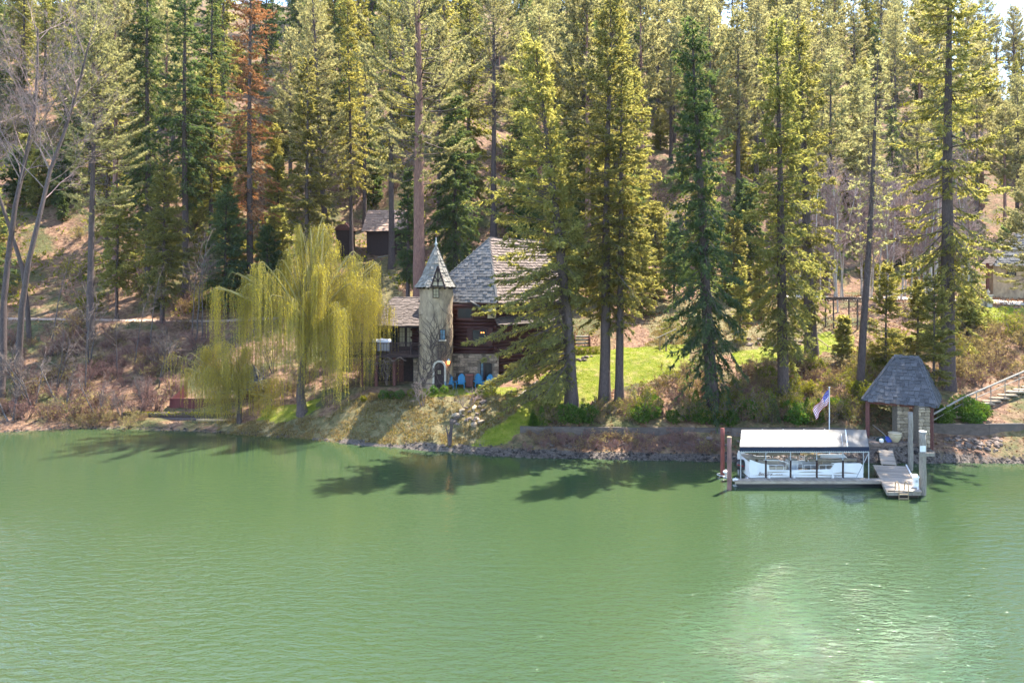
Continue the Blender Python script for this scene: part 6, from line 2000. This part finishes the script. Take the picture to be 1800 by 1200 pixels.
hero(689, 470, 684, -60, D=88, crown=300, rad=48, seed=27, r0=.36, n_br=200, leaf='fir', low_e=-25, high_e=30, droop=.3, label='fir with dark straight trunk in front of the sunlit cabin roof')
hero(618, 470, 612, -10, D=90, crown=330, rad=46, seed=28, r0=.28, n_br=200, leaf='fir', low_e=-25, high_e=30, droop=.3, label='slender fir between the willow top and the cabin roof')
hero(800, 500, 800, 170, D=79, crown=480, rad=58, seed=29, r0=.30, n_br=300, leaf='fir_dark', low_e=-35, high_e=20, droop=.45, twig_d=8, label='dense dark fir between the tower and the main roof')
hero(717, 500, 718, 300, D=78, crown=490, rad=24, seed=41, r0=.20, n_br=240, leaf='fir_dark', low_e=-30, high_e=25, droop=.4, twig_d=8, label='dense dark young fir left of the big reddish trunk')
hero(868, 500, 868, -80, D=96, crown=230, rad=80, seed=42, r0=.48, n_br=170, style='pine', leaf='pine', low_e=-12, high_e=30, droop=.1, upturn=.35, twig_d=8, name='ponderosa_pine', label='tall pine with dark trunk right of the big reddish ponderosa')
hero(285, 545, 290, 290, D=76.5, crown=520, rad=52, seed=43, r0=.2, n_br=280, leaf='fir', low_e=-22, high_e=30, droop=.3, label='bushy yellow-green fir at the top of the left bank')
hero(395, 545, 398, 330, D=80, crown=520, rad=46, seed=44, r0=.2, n_br=280, leaf='fir_dark', low_e=-22, high_e=30, droop=.3, label='bushy dark fir at the foot of the rust orange conifer')
hero(205, 545, 208, 330, D=79, crown=500, rad=36, seed=45, r0=.18, n_br=220, leaf='fir', low_e=-22, high_e=30, droop=.3, label='small bushy fir behind the bare trunk of the tufted pine')
hero(470, 520, 470, 400, D=80, crown=515, rad=30, seed=46, r0=.14, n_br=200, leaf='fir_dark', low_e=-15, high_e=30, droop=.25, label='small dark fir left of the willow crown')
hero(1806, 500, 1812, 300, D=83, crown=500, rad=52, seed=47, r0=.3, n_br=170, style='pine', leaf='pine', low_e=-25, high_e=30, droop=.15, upturn=.3, twig_d=9, name='ponderosa_pine', label='pine with low tufted boughs hiding the right cottage')

# the two weeping willows
wl = hit(532, 726)
def rel(o, px, py, dy): 
    p = W(px, py, o.y + dy)
    return (p.x - o.x, p.y - o.y, p.z - o.z)
willow('weeping_willow', 'large weeping willow with yellow-green hanging strands left of the house', 51, wl,
       [rel(wl, *a) for a in [(440, 480, 0), (418, 505, 1), (470, 468, -1.5), (500, 478, .5), (545, 405, 2), (590, 410, 1.5), (565, 395, 3), (615, 455, 1), (645, 465, 2), (640, 500, -1), (560, 470, -2), (530, 440, 1), (600, 490, -1.5), (520, 520, -2), (650, 530, 1.5), (590, 540, -2)]],
       rel(wl, 543, 590, 0), .42, [(0, 0, -.4), rel(wl, 528, 690, 0), rel(wl, 532, 640, 0), rel(wl, 545, 580, 0), rel(wl, 552, 500, .3)], 3800, (1.8, 10.0), .9)
w2 = hit(421, 742)
willow('weeping_willow', 'small weeping willow arching over the red fence at the water', 52, w2,
       [rel(w2, *a) for a in [(350, 625, 0), (375, 612, .8), (400, 608, -.5), (425, 615, .5), (440, 640, 0), (390, 640, -1), (345, 650, .4), (455, 670, .3), (410, 660, -.8), (450, 690, -.6), (380, 690, -.9)]],
       rel(w2, 418, 690, 0), .24, [(0, 0, -.3), rel(w2, 421, 715, 0), rel(w2, 418, 680, 0), rel(w2, 412, 650, .2)], 1700, (1.2, 4.2), .35)

# bare trees along the left edge
for q, (px, py, H, r0, lb, ln) in enumerate([
        (2, 700, 37, .32, 'bare pinkish cottonwood at the left edge, its left trunk', (.02, 0)),
        (30, 702, 35, .30, 'bare pinkish cottonwood with grey bark, second trunk from the left edge', (.05, 0)),
        (52, 600, 32, .24, 'bare cottonwood behind the two left edge trunks', (.10, 0))]):
    bare_tree('bare_cottonwood', lb, 'tree', 60 + q, H, r0, 1, .03, ((22, .27, .75), (8, .5, .75), (6, .55, .75), (3, .5, .8)), 'bark', 'twig_pink', 'bare cottonwoods', .09, .14, .45, loc=hit(px, py), lean=ln, thin=.26, rmin=.010)

# bare alders and birches on the bank, copied from a few grown ones
protos = [bare_tree('bare_alder', 'bare grey alder', 'tree', 70 + q, h, .075, st, sp, ((9, .42, .75), (6, .5, .8), (5, .5, .8)), 'bark_grey', 'twig_grey', 'bare alders on the left bank', .03, .16, .25, lean=ln)
          for q, (h, st, sp, ln) in enumerate([(7.5, 2, .15, (.25, -.2)), (6, 4, .35, (0, -.1)), (9, 1, .1, (.15, -.1)), (5, 3, .5, (.2, -.3))])]
used = [False] * 4
alders = [(60, 715, 1, 1.1, 'low spreading bare alder beside the two left edge trunks'), (100, 690, 0, .9, 'bare alder leaning over the left shore'), (115, 725, 3, 1.0, 'low bare bush on the shore below the left bank'),
          (160, 640, 0, 1.15, 'lichen grey alder arching right in front of the tufted pine'), (148, 700, 2, .95, 'bare sapling in the middle of the left bank'), (175, 735, 3, .8, 'low bare bush at the water below the arching alder'),
          (205, 660, 2, .75, 'thin bare sapling left of the bank centre'), (235, 640, 2, .85, 'thin pale sapling standing straight on the left bank'), (262, 610, 2, .9, 'slim grey stem near the top of the left bank'),
          (280, 680, 0, .8, 'bare alder leaning towards the red fence'), (255, 715, 1, .6, 'bushy bare shrub left of the red fence'), (335, 600, 2, 1.2, 'pale birch stem at the path, leftmost of the clump'), (343, 602, 2, 1.3, 'pale birch stem at the path, middle of the clump'),
          (354, 598, 2, 1.1, 'pale birch stem at the path, rightmost of the clump'), (20, 740, 3, 1.1, 'low bare bush at the far left waterline'), (215, 735, 1, .5, 'small bare bush on the left shore'), (300, 650, 1, .7, 'bare twiggy bush above the red fence'),
          (480, 655, 1, .6, 'bare twiggy shrub under the willow strands'), (90, 600, 2, 1.0, 'bare stem behind the left trunks at the path'), (8, 660, 1, .9, 'bare shrub crossing the left edge trunks')]
for px, py, k, s, lb in alders:
    place(protos[k], used[k], hit(px, py), rng.uniform(-.6, .6), s, lb, 'bare alders on the left bank'); used[k] = True

# pale bare aspens behind the arbor
protos = [bare_tree('bare_aspen', 'pale bare aspen', 'tree', 80 + q, h, .12, 1, .03, ((20, .26, .7), (9, .5, .75), (6, .5, .75)), 'bark_pale', 'twig_pink', 'pale aspens behind the garden arbor', .08, .13, .22, rmin=.013) for q, h in enumerate((15, 17, 13))]
used = [False] * 3
asp = []
for q in range(46):
    D = rng.uniform(78, 100); px = rng.uniform(1410, 1660) if q < 40 else rng.uniform(1684, 1716)
    k = q % 3
    o = place(protos[k], used[k], gp(px, D), rng.uniform(0, 6.28), rng.uniform(.8, 1.15)); used[k] = True
    asp.append((o, ('tall ' if k == 1 else ('short ' if k == 2 else '')) + 'pale bare aspen ' + spot(px, [(1440, 'behind the canopy fir'), (1475, 'left behind the garden arbor'), (1510, 'right behind the garden arbor'), (1545, 'just behind the thin leaning pine'), (1590, 'right of the thin leaning pine'), (1630, 'between the thin pine and sloping conifer'), (1675, 'just left of the sloping conifer'), (2000, 'between the sloping conifer and the cottage')]), px))
settle(asp)

# the wooded hillside
def T(nm, sd, H, base, Rc, **k):
    return conifer(nm, nm.replace('_', ' '), 'tree', sd, H, base, Rc, **k)
hill = [T('hillside_fir', 101, 27, 4, 3.4, n_br=230, leaf='fir', droop=.3, size=1.25, twig_d=6, keep=.8, r0=.3),
        T('hillside_fir', 102, 24, 3, 3.0, n_br=220, leaf='fir', droop=.35, size=1.25, twig_d=6, keep=.8, r0=.28),
        T('dark_hillside_fir', 103, 29, 5, 3.3, n_br=240, leaf='fir_dark', droop=.45, low_e=-40, high_e=20, size=1.25, twig_d=6, keep=.8, r0=.34),
        T('hillside_pine', 104, 28, 9, 3.6, n_br=150, style='pine', leaf='pine', droop=.1, upturn=.35, low_e=-15, twig_d=7, size=1.35, keep=.8, r0=.34, prof=.6),
        T('hillside_pine', 105, 25, 7, 3.3, n_br=150, style='pine', leaf='pine', droop=.1, upturn=.3, low_e=-20, twig_d=7, size=1.35, keep=.8, r0=.3, prof=.6),
        T('dark_hillside_fir', 106, 21, 1.5, 2.8, n_br=210, leaf='fir_dark', droop=.35, size=1.2, twig_d=6, keep=.8, r0=.24),
        T('hillside_pine', 107, 30, 14, 3.8, n_br=140, style='pine', leaf='pine', bark='bark_red', droop=.1, upturn=.4, low_e=-8, twig_d=8, size=1.4, keep=.8, r0=.36, prof=.5)]
used = [False] * len(hill)
pts = []
tries = 0
while len(pts) < 335 and tries < 20000:
    tries += 1
    D = 80 + 185 * rng.random() ** 1.35
    px = rng.uniform(-140, 1960) if rng.random() < .62 else rng.uniform(900, 1960)
    x = XW(px, D)
    if D < 92 and (560 < px < 900): continue          # open bank behind the house
    if D < 112 and px > 1120: continue                # terrace, driveway and cottage
    if D < 84 and px > 900: continue
    if 590 < px < 720 and D < 106: continue           # in front of the cabin
    if px > 1690 and D < 125: continue
    sp = ((4.2 if px < 420 else 5.2) if D < 130 and px < 1000 else 2.4) + D * .012
    if any((x - a) ** 2 + (D - b) ** 2 < sp * sp for a, b in pts): continue
    pts.append((x, D))
names = {0: 'yellow-green fir', 1: 'loose yellow-green fir', 2: 'dark drooping fir', 3: 'tufted pine', 4: 'shorter tufted pine', 5: 'short dark fir', 6: 'high crowned pine'}
recs = []
for x, D in sorted(pts, key=lambda p: p[1]):
    px = 900 + x / D * F
    wts = [3, 3, 2, 2, 2, 2, 1] if px < 600 else ([2, 2, 2, 4, 3, 1, 2] if px < 1150 else [1, 1, 1, 5, 5, 1, 3])
    k = rng.choices(range(7), wts)[0]
    s = rng.uniform(.9, 1.25) * (1.12 if D > 170 else 1.0)
    if px > 1500: s *= .85
    far = 'low' if D < 120 else ('midway' if D < 170 else 'high')
    o = place(hill[k], used[k], (x, D, G(x, D) - .3), rng.uniform(0, 6.28), (s * 1.1, s * 1.1, s * rng.uniform(1.0, 1.15)))
    used[k] = True
    recs.append((o, names[k] + ' ' + far + ' on the hillside ' + land(px), px))
settle(recs)
# understory saplings closing the gaps between the trunks
pr = [conifer('hillside_sapling', 'sapling', 'tree', 120 + q, 7.5, .4, 1.9, n_br=130, leaf=l, droop=.25, low_e=-15, high_e=35, size=1.3, twig_d=6, r0=.1, stubs=0) for q, l in enumerate(('fir', 'fir_dark', 'fir'))]
us_ = [False] * 3
recs = []
for q in range(160):
    D = rng.uniform(80, 150); px = rng.uniform(-80, 1130) if q < 120 else rng.uniform(1130, 1900)
    if 590 < px < 900 and D < 100: continue
    if px > 1130 and D < 108: continue
    k = rng.randrange(3)
    o = place(pr[k], us_[k], gp(px, D), rng.uniform(0, 6.28), rng.uniform(.5, 1.3)); us_[k] = True
    recs.append((o, ('dark' if k == 1 else ('loose ' if k == 2 else '') + 'yellow-green') + ' fir sapling ' + land(px), px))
settle(recs)

# loose young firs closing the terrace behind the lawn
mid = conifer('terrace_fir', 'fir', 'tree', 140, 10, .6, 2.3, n_br=190, leaf='fir', droop=.25, low_e=-18, high_e=35, size=1.05, twig_d=7, r0=.13, stubs=4)
mid2 = conifer('terrace_fir', 'fir', 'tree', 141, 12, 1.5, 2.2, n_br=190, leaf='fir_dark', droop=.4, low_e=-30, high_e=25, size=1.05, twig_d=7, r0=.15, stubs=6)
mu = [False, False]
for px, D, s_, k, lb in [(1128, 76, .95, 0, 'medium yellow-green fir right behind the close pair of firs'), (1152, 84, 1.15, 0, 'medium yellow-green fir above the garden trellis'), (1185, 80, .8, 1, 'medium dark fir left of the curved trunk fir'),
                         (1290, 84, 1.0, 0, 'medium yellow-green fir right of the curved trunk fir'), (1318, 92, 1.2, 1, 'medium dark fir left behind the canopy fir'), (1335, 76, .6, 0, 'small yellow-green fir on the upper terrace ledge'),
                         (1110, 88, 1.2, 1, 'medium dark fir between the close pair and the upper lawn'), (1240, 98, 1.3, 0, 'medium yellow-green fir at the back of the upper lawn'), (1060, 80, 1.1, 0, 'medium yellow-green fir hidden behind the close pair of firs'),
                         (1452, 102, 1.2, 1, 'medium dark fir behind the pale aspens'), (930, 82, 1.0, 1, 'medium dark fir behind the right end of the main roof'), (985, 80, 1.1, 0, 'medium yellow-green fir right behind the leaning fir'), (1025, 90, 1.3, 1, 'medium dark fir behind the log fence')]:
    place((mid, mid2)[k], mu[k], gp(px, D), rng.uniform(0, 6.28), s_, lb, 'medium firs behind the lawn'); mu[k] = True

# ------------------------------------------------------------------ shrubs
bnames = ['golden_bush', 'twiggy_bush', 'sparse_bush', 'bare_red_bush', 'leafy_bush']
bush = [bare_tree(bnames[q], 'bush', 'shrub', 300 + q, h, .03, st, .55, ((6, .5, .7), (5, .55, .8), (3, .5, .8)), 'twig_grey', tm, None, .02, .2, .1, leafmat=lm, leafn=nl, lsize=ls)
        for q, (h, st, tm, lm, nl, ls) in enumerate([(2.0, 7, 'twig_grey', 'brush', 1300, .12), (1.6, 8, 'twig_red', 'brush', 500, .11), (2.4, 6, 'twig_pink', 'shrub', 1500, .12), (1.5, 9, 'twig_red', None, 0, 0), (1.8, 8, 'twig_grey', 'shrub', 1500, .13)])]
bused = [False] * 5
bname = ['golden leaved bush', 'twiggy tan bush', 'pale stemmed bush', 'bare red bush', 'leafy green bush']
brecs = []
LB = [(50, 'at the left edge trunks'), (100, 'right of the left edge trunks'), (150, 'left of the arching alder'), (200, 'around the arching alder'), (250, 'below the bushy fir'), (300, 'left of the red fence'), (400, 'above the red fence')]
BB = [(1150, 'below the lawn'), (1200, 'left of the cone evergreen'), (1250, 'at the curved trunk fir'), (1300, 'right of the curved trunk fir'), (1350, 'left of the canopy fir'), (1400, 'at the canopy fir'), (1450, 'left of the flagpole'), (1490, 'right of the flagpole'), (1540, 'at the thin leaning pine'), (1600, 'above the pavilion roof'), (1660, 'right of the pavilion roof'), (1700, 'above the pavilion end of the rail'), (1750, 'above the sloping rail'), (2000, 'at the right edge')]
def scatter(n, poly, kinds, where, s=(.7, 1.2), seed=0, bins=None):
    r = random.Random(seed)
    xs = [p[0] for p in poly]; ys = [p[1] for p in poly]
    got = []
    tries = 0
    while len(got) < n and tries < n * 40:
        tries += 1
        px, py = r.uniform(min(xs), max(xs)), r.uniform(min(ys), max(ys))
        if not in_poly(np.array([px]), np.array([py]), poly)[0]: continue
        p = hit(px, py)
        if any((p.x - a.x) ** 2 + (p.y - a.y) ** 2 < .55 for a in got): continue
        got.append(p)
        k = r.choice(kinds)
        o = place(bush[k], bused[k], p, r.uniform(0, 6.28), r.uniform(*s))
        bused[k] = True
        brecs.append((o, bname[k] + ' ' + where + (' ' + spot(px, bins) if bins else ''), px))
scatter(44, [(1115, 742), (1120, 690), (1200, 655), (1235, 655), (1330, 650), (1340, 745)], [0, 1, 1, 3, 2], 'on the bank', (.6, 1.0), 1, BB)
scatter(52, [(1330, 745), (1330, 645), (1440, 640), (1530, 640), (1530, 745)], [0, 1, 4, 1, 2], 'on the bank', (.6, 1.1), 2, BB)
scatter(75, [(1640, 690), (1640, 600), (1720, 575), (1840, 565), (1840, 640), (1700, 692)], [1, 3, 2, 1, 0], 'on the right bank', (.6, 1.1), 3, BB)
scatter(16, [(1540, 690), (1540, 600), (1640, 600), (1640, 640)], [0, 4, 2], 'on the upper bank', (.6, 1.1), 4, BB)
scatter(14, [(925, 745), (950, 715), (1000, 725), (1110, 725), (1110, 745)], [1, 0, 2], 'between the fir trunks above the left retaining wall', (.4, .8), 5)
scatter(40, [(925, 792), (930, 765), (1265, 775), (1265, 798)], [3, 3, 1], 'on the shore', (.45, .85), 6, [(1000, 'below the leaning fir'), (1060, 'below the close pair of firs'), (1120, 'right of the close pair'), (1180, 'midway to the dock'), (1230, 'below the cone evergreen'), (1400, 'beside the rusty pilings')])
scatter(60, [(0, 735), (0, 600), (330, 590), (330, 690), (250, 735)], [1, 3, 3], 'on the left bank', (.6, 1.2), 7, LB)
scatter(46, [(0, 745), (0, 580), (340, 575), (360, 640), (300, 690), (250, 740)], [3, 3, 1], 'in the tangle', (1.0, 1.9), 17, LB)
scatter(14, [(120, 755), (130, 735), (250, 738), (230, 752)], [0, 1], 'at the waterline of the left shore', (.35, .7), 8)
scatter(24, [(1150, 612), (1180, 560), (1290, 560), (1440, 560), (1430, 600), (1290, 615)], [0, 1, 2], 'on the upper terrace', (.4, .9), 9)
scatter(14, [(500, 690), (560, 640), (640, 640), (640, 690)], [3, 1], 'in the shade under the willow', (.4, .8), 10)
# hillside undergrowth, thinning out up the slope
r = random.Random(77)
for q in range(140):
    D = 80 + 60 * r.random() ** 1.3; px = r.uniform(-60, 1860) if q < 90 else r.uniform(-60, 500)
    if px > 1380 and 84 < D < 100: continue
    k = r.choice([0, 2, 1, 4, 3])
    o = place(bush[k], bused[k], gp(px, D), r.uniform(0, 6.28), r.uniform(.9, 1.9)); bused[k] = True
    brecs.append((o, bname[k] + ' on the hill ' + land(px), px))
settle(brecs)

# evergreen shrubs above the walls
rh = [ball_shrub('rhododendron', 'rhododendron', 330 + q, .75, 'rhodo', 900, (0, 0, 0), .8, lsize=.16) for q in range(2)]
ru = [False, False]
rrecs = []
for q in range(40):
    if q < 15: px, D, wh = r.uniform(1105, 1335), r.uniform(52.5, 54.5), 'above the retaining wall left of the canopy'
    elif q < 26: px, D, wh = r.uniform(1390, 1510), r.uniform(52.5, 54.2), 'above the retaining wall behind the flag'
    elif q < 37: px, D, wh = r.uniform(1648, 1725), r.uniform(52.2, 53.6), 'above the concrete wall ' + ('beside the pavilion' if px < 1690 else ('midway along' if px < 1730 else 'near the right edge'))
    else: px, D, wh = r.uniform(990, 1060), r.uniform(52.6, 53.4), 'above the left end of the retaining wall'
    if q < 15: wh = 'above the wall ' + spot(px, [(1150, 'below the lawn'), (1185, 'midway to the cone evergreen'), (1222, 'just left of the cone evergreen'), (1260, 'just right of the cone evergreen'), (1295, 'right of the curved trunk fir'), (1400, 'left of the canopy fir')])
    elif q < 26: wh = 'above the wall ' + spot(px, [(1415, 'right of the canopy fir'), (1440, 'beside the narrow cone evergreens'), (1460, 'at the flagpole'), (1485, 'right of the flagpole'), (1600, 'left of the pavilion')])
    k = q % 2
    rh_o = place(rh[k], ru[k], gp(px, D), r.uniform(0, 6.28), r.uniform(.7, 1.15), None, None); ru[k] = True
    rrecs.append((rh_o, 'glossy leaved evergreen shrub ' + wh, px))
settle(rrecs)
for q, (px, py, top, lb) in enumerate([(1223, 752, 699, 'cone shaped clipped evergreen beside the curved trunk fir'), (1357, 754, 703, 'dark cone shaped evergreen just left of the flag'), (1419, 754, 710, 'narrow cone evergreen left of the flagpole'),
                                     (1439, 754, 714, 'narrow cone evergreen touching the flag'), (952, 740, 708, 'small cone evergreen at the left end of the retaining wall'), (937, 742, 716, 'smallest cone evergreen at the left end of the retaining wall')]):
    p = gp(px, 52.9)
    h = (py - top) / F * p.y
    ball_shrub('cone_evergreen', lb, 350 + q, h * .30, 'rhodo' if q != 1 else 'fir_dark', 2200, p, 1 / .6, 'cone evergreens', True, .085)
p = gp(1302, 91)
# little maples and the cut stump on the grass slope
bare_tree('small_maple', 'small bare maple on the grass slope below the tower', 'tree', 361, 2.5, .05, 4, .3, ((6, .5, .7), (5, .5, .8), (4, .5, .8)), 'twig_grey', 'twig_pink', None, .04, .2, .2, loc=hit(742, 716))
bare_tree('small_maple', 'pale pink weeping maple on the grass slope below the blue chairs', 'tree', 362, 1.9, .05, 4, .6, ((7, .55, .9), (6, .5, .9), (4, .5, .8)), 'twig_pink', 'twig_pink', None, -.03, .2, .2, loc=hit(822, 716))
c = hit(791, 783)
mb = MB()
for k, (dx, dz) in enumerate(((-.28, 1.35), (-.05, 1.0), (.18, 1.6), (.05, 1.7))):
    mb.tube([c + Vector((dx * .15, 0, -.1)), c + Vector((dx * .5, .02 * k, dz * .5)), c + Vector((dx * 1.1, .05, dz))], [.11, .075, .04], 7)
mb.solo('cut_stump', MAT['bark'], 'cut back multi-stemmed stump at the water below the rock steps', 'stump')

# ------------------------------------------------------------------ ground cover, nobody could count it
def sample(n, D0, D1, u0=-.85, u1=.85, seed=0):
    r = np.random.default_rng(seed)
    D = np.sqrt(r.uniform(D0 ** 2, D1 ** 2, n)); u = r.uniform(u0, u1, n)
    X, Y = u * D, D
    Z = height(X, Y)
    px, py = proj(X, Y, Z)
    return r, X, Y, Z, px, py, zones(X, Y, Z)
def blades(name, label, mat, r, X, Y, Z, h, w, tilt=.5):
    n = len(X)
    V, Fc = kites(np.stack([X, Y, Z - .02], 1), norm(np.array([[0, 0, 1.0]]) + r.normal(0, tilt, (n, 3)) * np.array([1, 1, .3])), r.normal(0, 1, (n, 3)), r.uniform(h[0], h[1], n), r.uniform(w[0], w[1], n))
    return tag(obj(name, mesh_np(name, V, Fc, MAT[mat])), label, None, None, 'stuff')
r, X, Y, Z, px, py, (lw, dr, gv) = sample(260000, 49, 80, -.3, .8, 1)
wear = vnoise(X, Y, .9, 41) + vnoise(X, Y, 2.4, 42) * .6
k = (lw > .5) & (wear < .22) & (r.random(len(X)) < .9)
blades('lawn_grass', 'short bright green lawn grass', 'lawngrass', r, X[k], Y[k], Z[k], (.04, .12), (.03, .07), .8)
r, X, Y, Z, px, py, (lw, dr, gv) = sample(330000, 50, 72, -.45, .3, 2)
cl = vnoise(X, Y, 1.4, 21) + vnoise(X, Y, 4, 22) * .5
k = (dr > .5) & (lw < .5) & (gv < .6) & (cl > -.12) & (r.random(len(X)) < .55)
blades('dry_grass', 'dry tan grass on the slope below the house', 'drygrass', r, X[k], Y[k], Z[k], (.10, .34), (.03, .07), .7)
k = (dr > .5) & (gv < .6) & (cl > .15) & (r.random(len(X)) < .25)
blades('moss_patches', 'mossy green patches in the dry grass slope', 'moss', r, X[k], Y[k], Z[k], (.05, .14), (.05, .1), .9)
r, X, Y, Z, px, py, (lw, dr, gv) = sample(90000, 49, 100, -.85, .85, 3)
hs = (X > -16) & (X < 2) & (Y > 57.5) & (Y < 70)
k = (lw < .5) & (gv < .5) & ~hs & (r.random(len(X)) < .6)
blades('leaf_litter', 'fallen brown leaves and dead stalks on the banks', 'litter', r, X[k], Y[k], Z[k], (.08, .24), (.06, .16), 1.6)
cl = vnoise(X, Y, .35, 25) + vnoise(X, Y, 1.1, 26) * .6
k = (lw < .5) & (gv < .3) & ~hs & (cl > .02) & (X / Y > .05) & (r.random(len(X)) < .8)
blades('bank_weeds', 'golden brown weeds covering the right banks', 'litter', r, X[k], Y[k], Z[k] + r.uniform(0, .25, k.sum()), (.12, .36), (.06, .14), .8)
r, X, Y, Z, px, py, (lw, dr, gv) = sample(120000, 80, 200, -.85, .85, 4)
cl = vnoise(X, Y, .22, 31) + vnoise(X, Y, .7, 32) * .6
k = (cl > .02) & (lw < .5) & ~((px > 1380) & (Y < 102))
blades('hill_undergrowth', 'mixed green undergrowth on the wooded hillside', 'shrub', r, X[k], Y[k], Z[k] + r.uniform(0, .9, k.sum()), (.25, .7), (.15, .35), 1.0)


# ------------------------------------------------------------------ thin spring haze over the hillside
hzm = bpy.data.materials.new('thin_valley_haze')
hzm.use_nodes = True
hzm.node_tree.nodes.remove(hzm.node_tree.nodes["Principled BSDF"])
pv = hzm.node_tree.nodes.new("ShaderNodeVolumePrincipled")
pv.inputs['Color'].default_value = (0.88, 0.93, 1.0, 1)
pv.inputs['Density'].default_value = 0.00005
hzm.node_tree.links.new(pv.outputs[0], hzm.node_tree.nodes["Material Output"].inputs['Volume'])
hz = MB().obox((-720, -510, -7), (1440, 0, 0), (0, 970, 0), (0, 0, 240)).mesh('haze', hzm)
tag(obj('haze', hz), 'thin pale haze in the air over the hillside', None, None, 'stuff')
